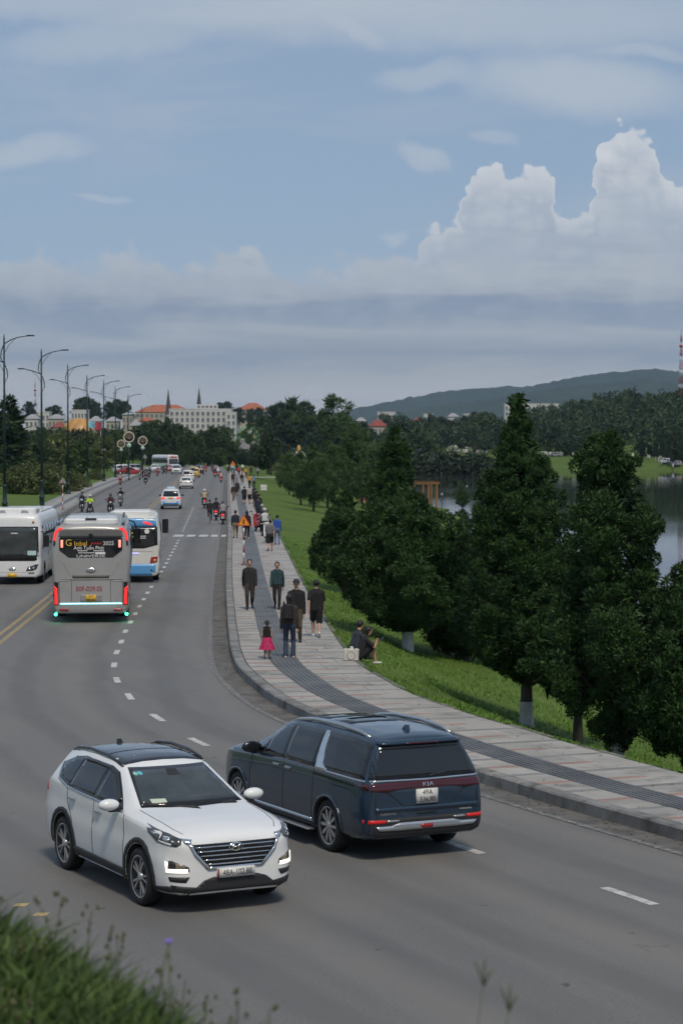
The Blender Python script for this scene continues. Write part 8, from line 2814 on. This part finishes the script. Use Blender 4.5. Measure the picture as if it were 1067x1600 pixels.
# ---- weeds on the bank right before the camera
M_WEED = leaf_material('weed_blades', (0.026, 0.050, 0.011), (0.052, 0.092, 0.018), (0.095, 0.140, 0.034), scale=9.0)
n = 32000
X = rng.uniform(-1.75, 0.45, n); Y = rng.uniform(3.8, 6.6, n)
z = gz(X, Y)
V, F = blades(np.c_[X, Y, z - 0.02], 0.04, 0.14, 0.0045, rng, 0.7)
n2 = 2600
X2 = rng.uniform(-1.7, 0.1, n2); Y2 = rng.uniform(4.0, 6.4, n2)
V2, F2 = blades(np.c_[X2, Y2, gz(X2, Y2) - 0.02], 0.04, 0.12, 0.014, rng, 0.7)
tag(link('bank_grass', npmesh('bank_grass', np.concatenate([V, V2]), np.concatenate([F, F2 + len(V)]), [M_WEED])), 'blurred green weeds on the bank before the camera', 'grass', kind='stuff')
# seed stems
M_SEED = mat('dry_seed_heads', (0.10, 0.095, 0.045), 0.9, var=0.35, scale=40)
M_STEM = mat('green_stem', (0.075, 0.10, 0.035), 0.8, var=0.3, scale=20)
st, sd_ = MB(), MB()
srng = random.Random(4)
for k in range(70):
    x = srng.uniform(-1.0, 0.1); y = srng.uniform(4.4, 5.9)
    g = ground_z(x, y)
    h = srng.uniform(0.08, 0.24)
    tip = Vector((x + srng.uniform(-.05, .06), y + srng.uniform(-.04, .04), g + h))
    st.tube([(x, y, g - .02), ((x + tip.x) / 2 + .01, (y + tip.y) / 2, g + h * .55), tip], [0.0022, 0.0018, 0.0012], 4, cap=False)
    for q in range(srng.randint(2, 6)):
        c = tip + Vector((srng.uniform(-.022, .022), srng.uniform(-.02, .02), srng.uniform(-.07, .02)))
        sd_.ball(tuple(c), (0.0045, 0.0045, 0.008), 5, 4)
o = st.build('weed_stems', M_STEM)
tag(o, 'thin stems of the roadside weeds', 'weeds', kind='stuff')
o = sd_.build('weed_seed_heads', M_SEED)
tag(o, 'brown seed heads on the roadside weeds', 'weeds', kind='stuff')
# two tall grass stalks at the right and the purple flower
for k, (u, v, lb) in enumerate(((757, 1512, 'pale forked grass stalk standing in front of the road'), (797, 1552, 'second pale grass stalk with spread seed spikes'))):
    Yk = 4.6
    x, y, z = at_y(u, v, Yk)
    g = ground_z(x, y)
    t = empty('grass_stalk', (x - 0.05, y, g), 0, lb, 'grass stalk')
    hh = z - g
    MB().tube([(0, 0, -.02), (0.02, 0, hh * .6), (0.05, 0, hh - 0.04)], [0.0016, 0.0013, 0.001], 5).build('stem', M_STEM, t)
    for dx, dz in ((-0.018, 0.014), (0.003, 0.022), (0.02, 0.0)):
        MB().tube([(0.05, 0, hh - 0.045), (0.05 + dx * .6, 0.004, hh - .02 + dz * .6), (0.05 + dx, 0.004, hh + dz - .01)], [0.0018, 0.0024, 0.0012], 5).build('seed_spike', M_STEM, t)
x, y, z = at_y(262, 1475, 4.9)
g = ground_z(x, y)
t = empty('purple_flower', (x, y, g), 0, 'small purple flower above the weeds', 'flower')
MB().tube([(0.01, 0, -.02), (0, 0, z - g)], 0.002, 5).build('stem', M_STEM, t)
for k in range(6):
    a = 2 * PI * k / 6
    MB().ball((0.005 * math.cos(a), 0.005 * math.sin(a), z - g), (0.0045, 0.0045, 0.004), 6, 4).build('petal', mat('purple_petal', (0.22, 0.16, 0.55), 0.6), t)
# tiny crowd on the far shore road
fc_ = MB()
srng = random.Random(8)
for k in range(130):
    u = srng.uniform(690, 1100)
    X = (u - 533.5) * 0.2
    Yv = float(y_far(X)) + srng.uniform(26, 38)
    X = (u - 533.5) * Yv / FPX
    g = ground_z(X, Yv)
    hh = srng.uniform(1.5, 1.8)
    fc_.tube([(X, Yv, g), (X, Yv, g + hh * .45), (X, Yv, g + hh * .8), (X, Yv, g + hh)], [0.12, 0.2, 0.22, 0.1], 6)
tag(fc_.build('far_crowd', mat('far_crowd_cloth', (0.35, 0.33, 0.32), 0.8, var=0.9, scale=0.35)), 'specks of people along the far shore', 'crowd', kind='stuff')
for k, (u, c) in enumerate(((845, M_PWHITE), (868, M_PGRY), (1040, M_PWHITE), (1056, M_PGRY), (726, M_PWHITE), (712, M_PGRY))):
    X = (u - 533.5) * 0.2
    Yv = float(y_far(X)) + 34
    X = (u - 533.5) * Yv / FPX
    lb = ['white car parked on the far shore left of the cypresses', 'grey car parked on the far shore before the cypresses', 'white car parked on the far shore under the last cypresses', 'grey car at the right end of the far shore', 'white car at the far end of the lake', 'grey car at the far end of the lake'][k]
    o = small_car('distant_car', lb, c, (X, Yv), R(170 - 20 * k), 'suv')
    o.location.z = ground_z(X, Yv) + 0.02

# ---- air
hz = bpy.data.materials.new('haze_air')
hz.use_nodes = True
hz.node_tree.nodes.clear()
nt = NT(hz.node_tree)
pv = nt.node('ShaderNodeVolumePrincipled')
pv.inputs['Color'].default_value = (0.52, 0.73, 1.0, 1)
pv.inputs['Density'].default_value = 0.000058
pv.inputs['Anisotropy'].default_value = 0.2
out = nt.node('ShaderNodeOutputMaterial')
hz.node_tree.links.new(pv.outputs[0], out.inputs['Volume'])
tag(MB().box(-6500, 6500, -1200, 9800, -9, 260).build('haze', hz), 'thin blue haze over the whole landscape', kind='stuff')
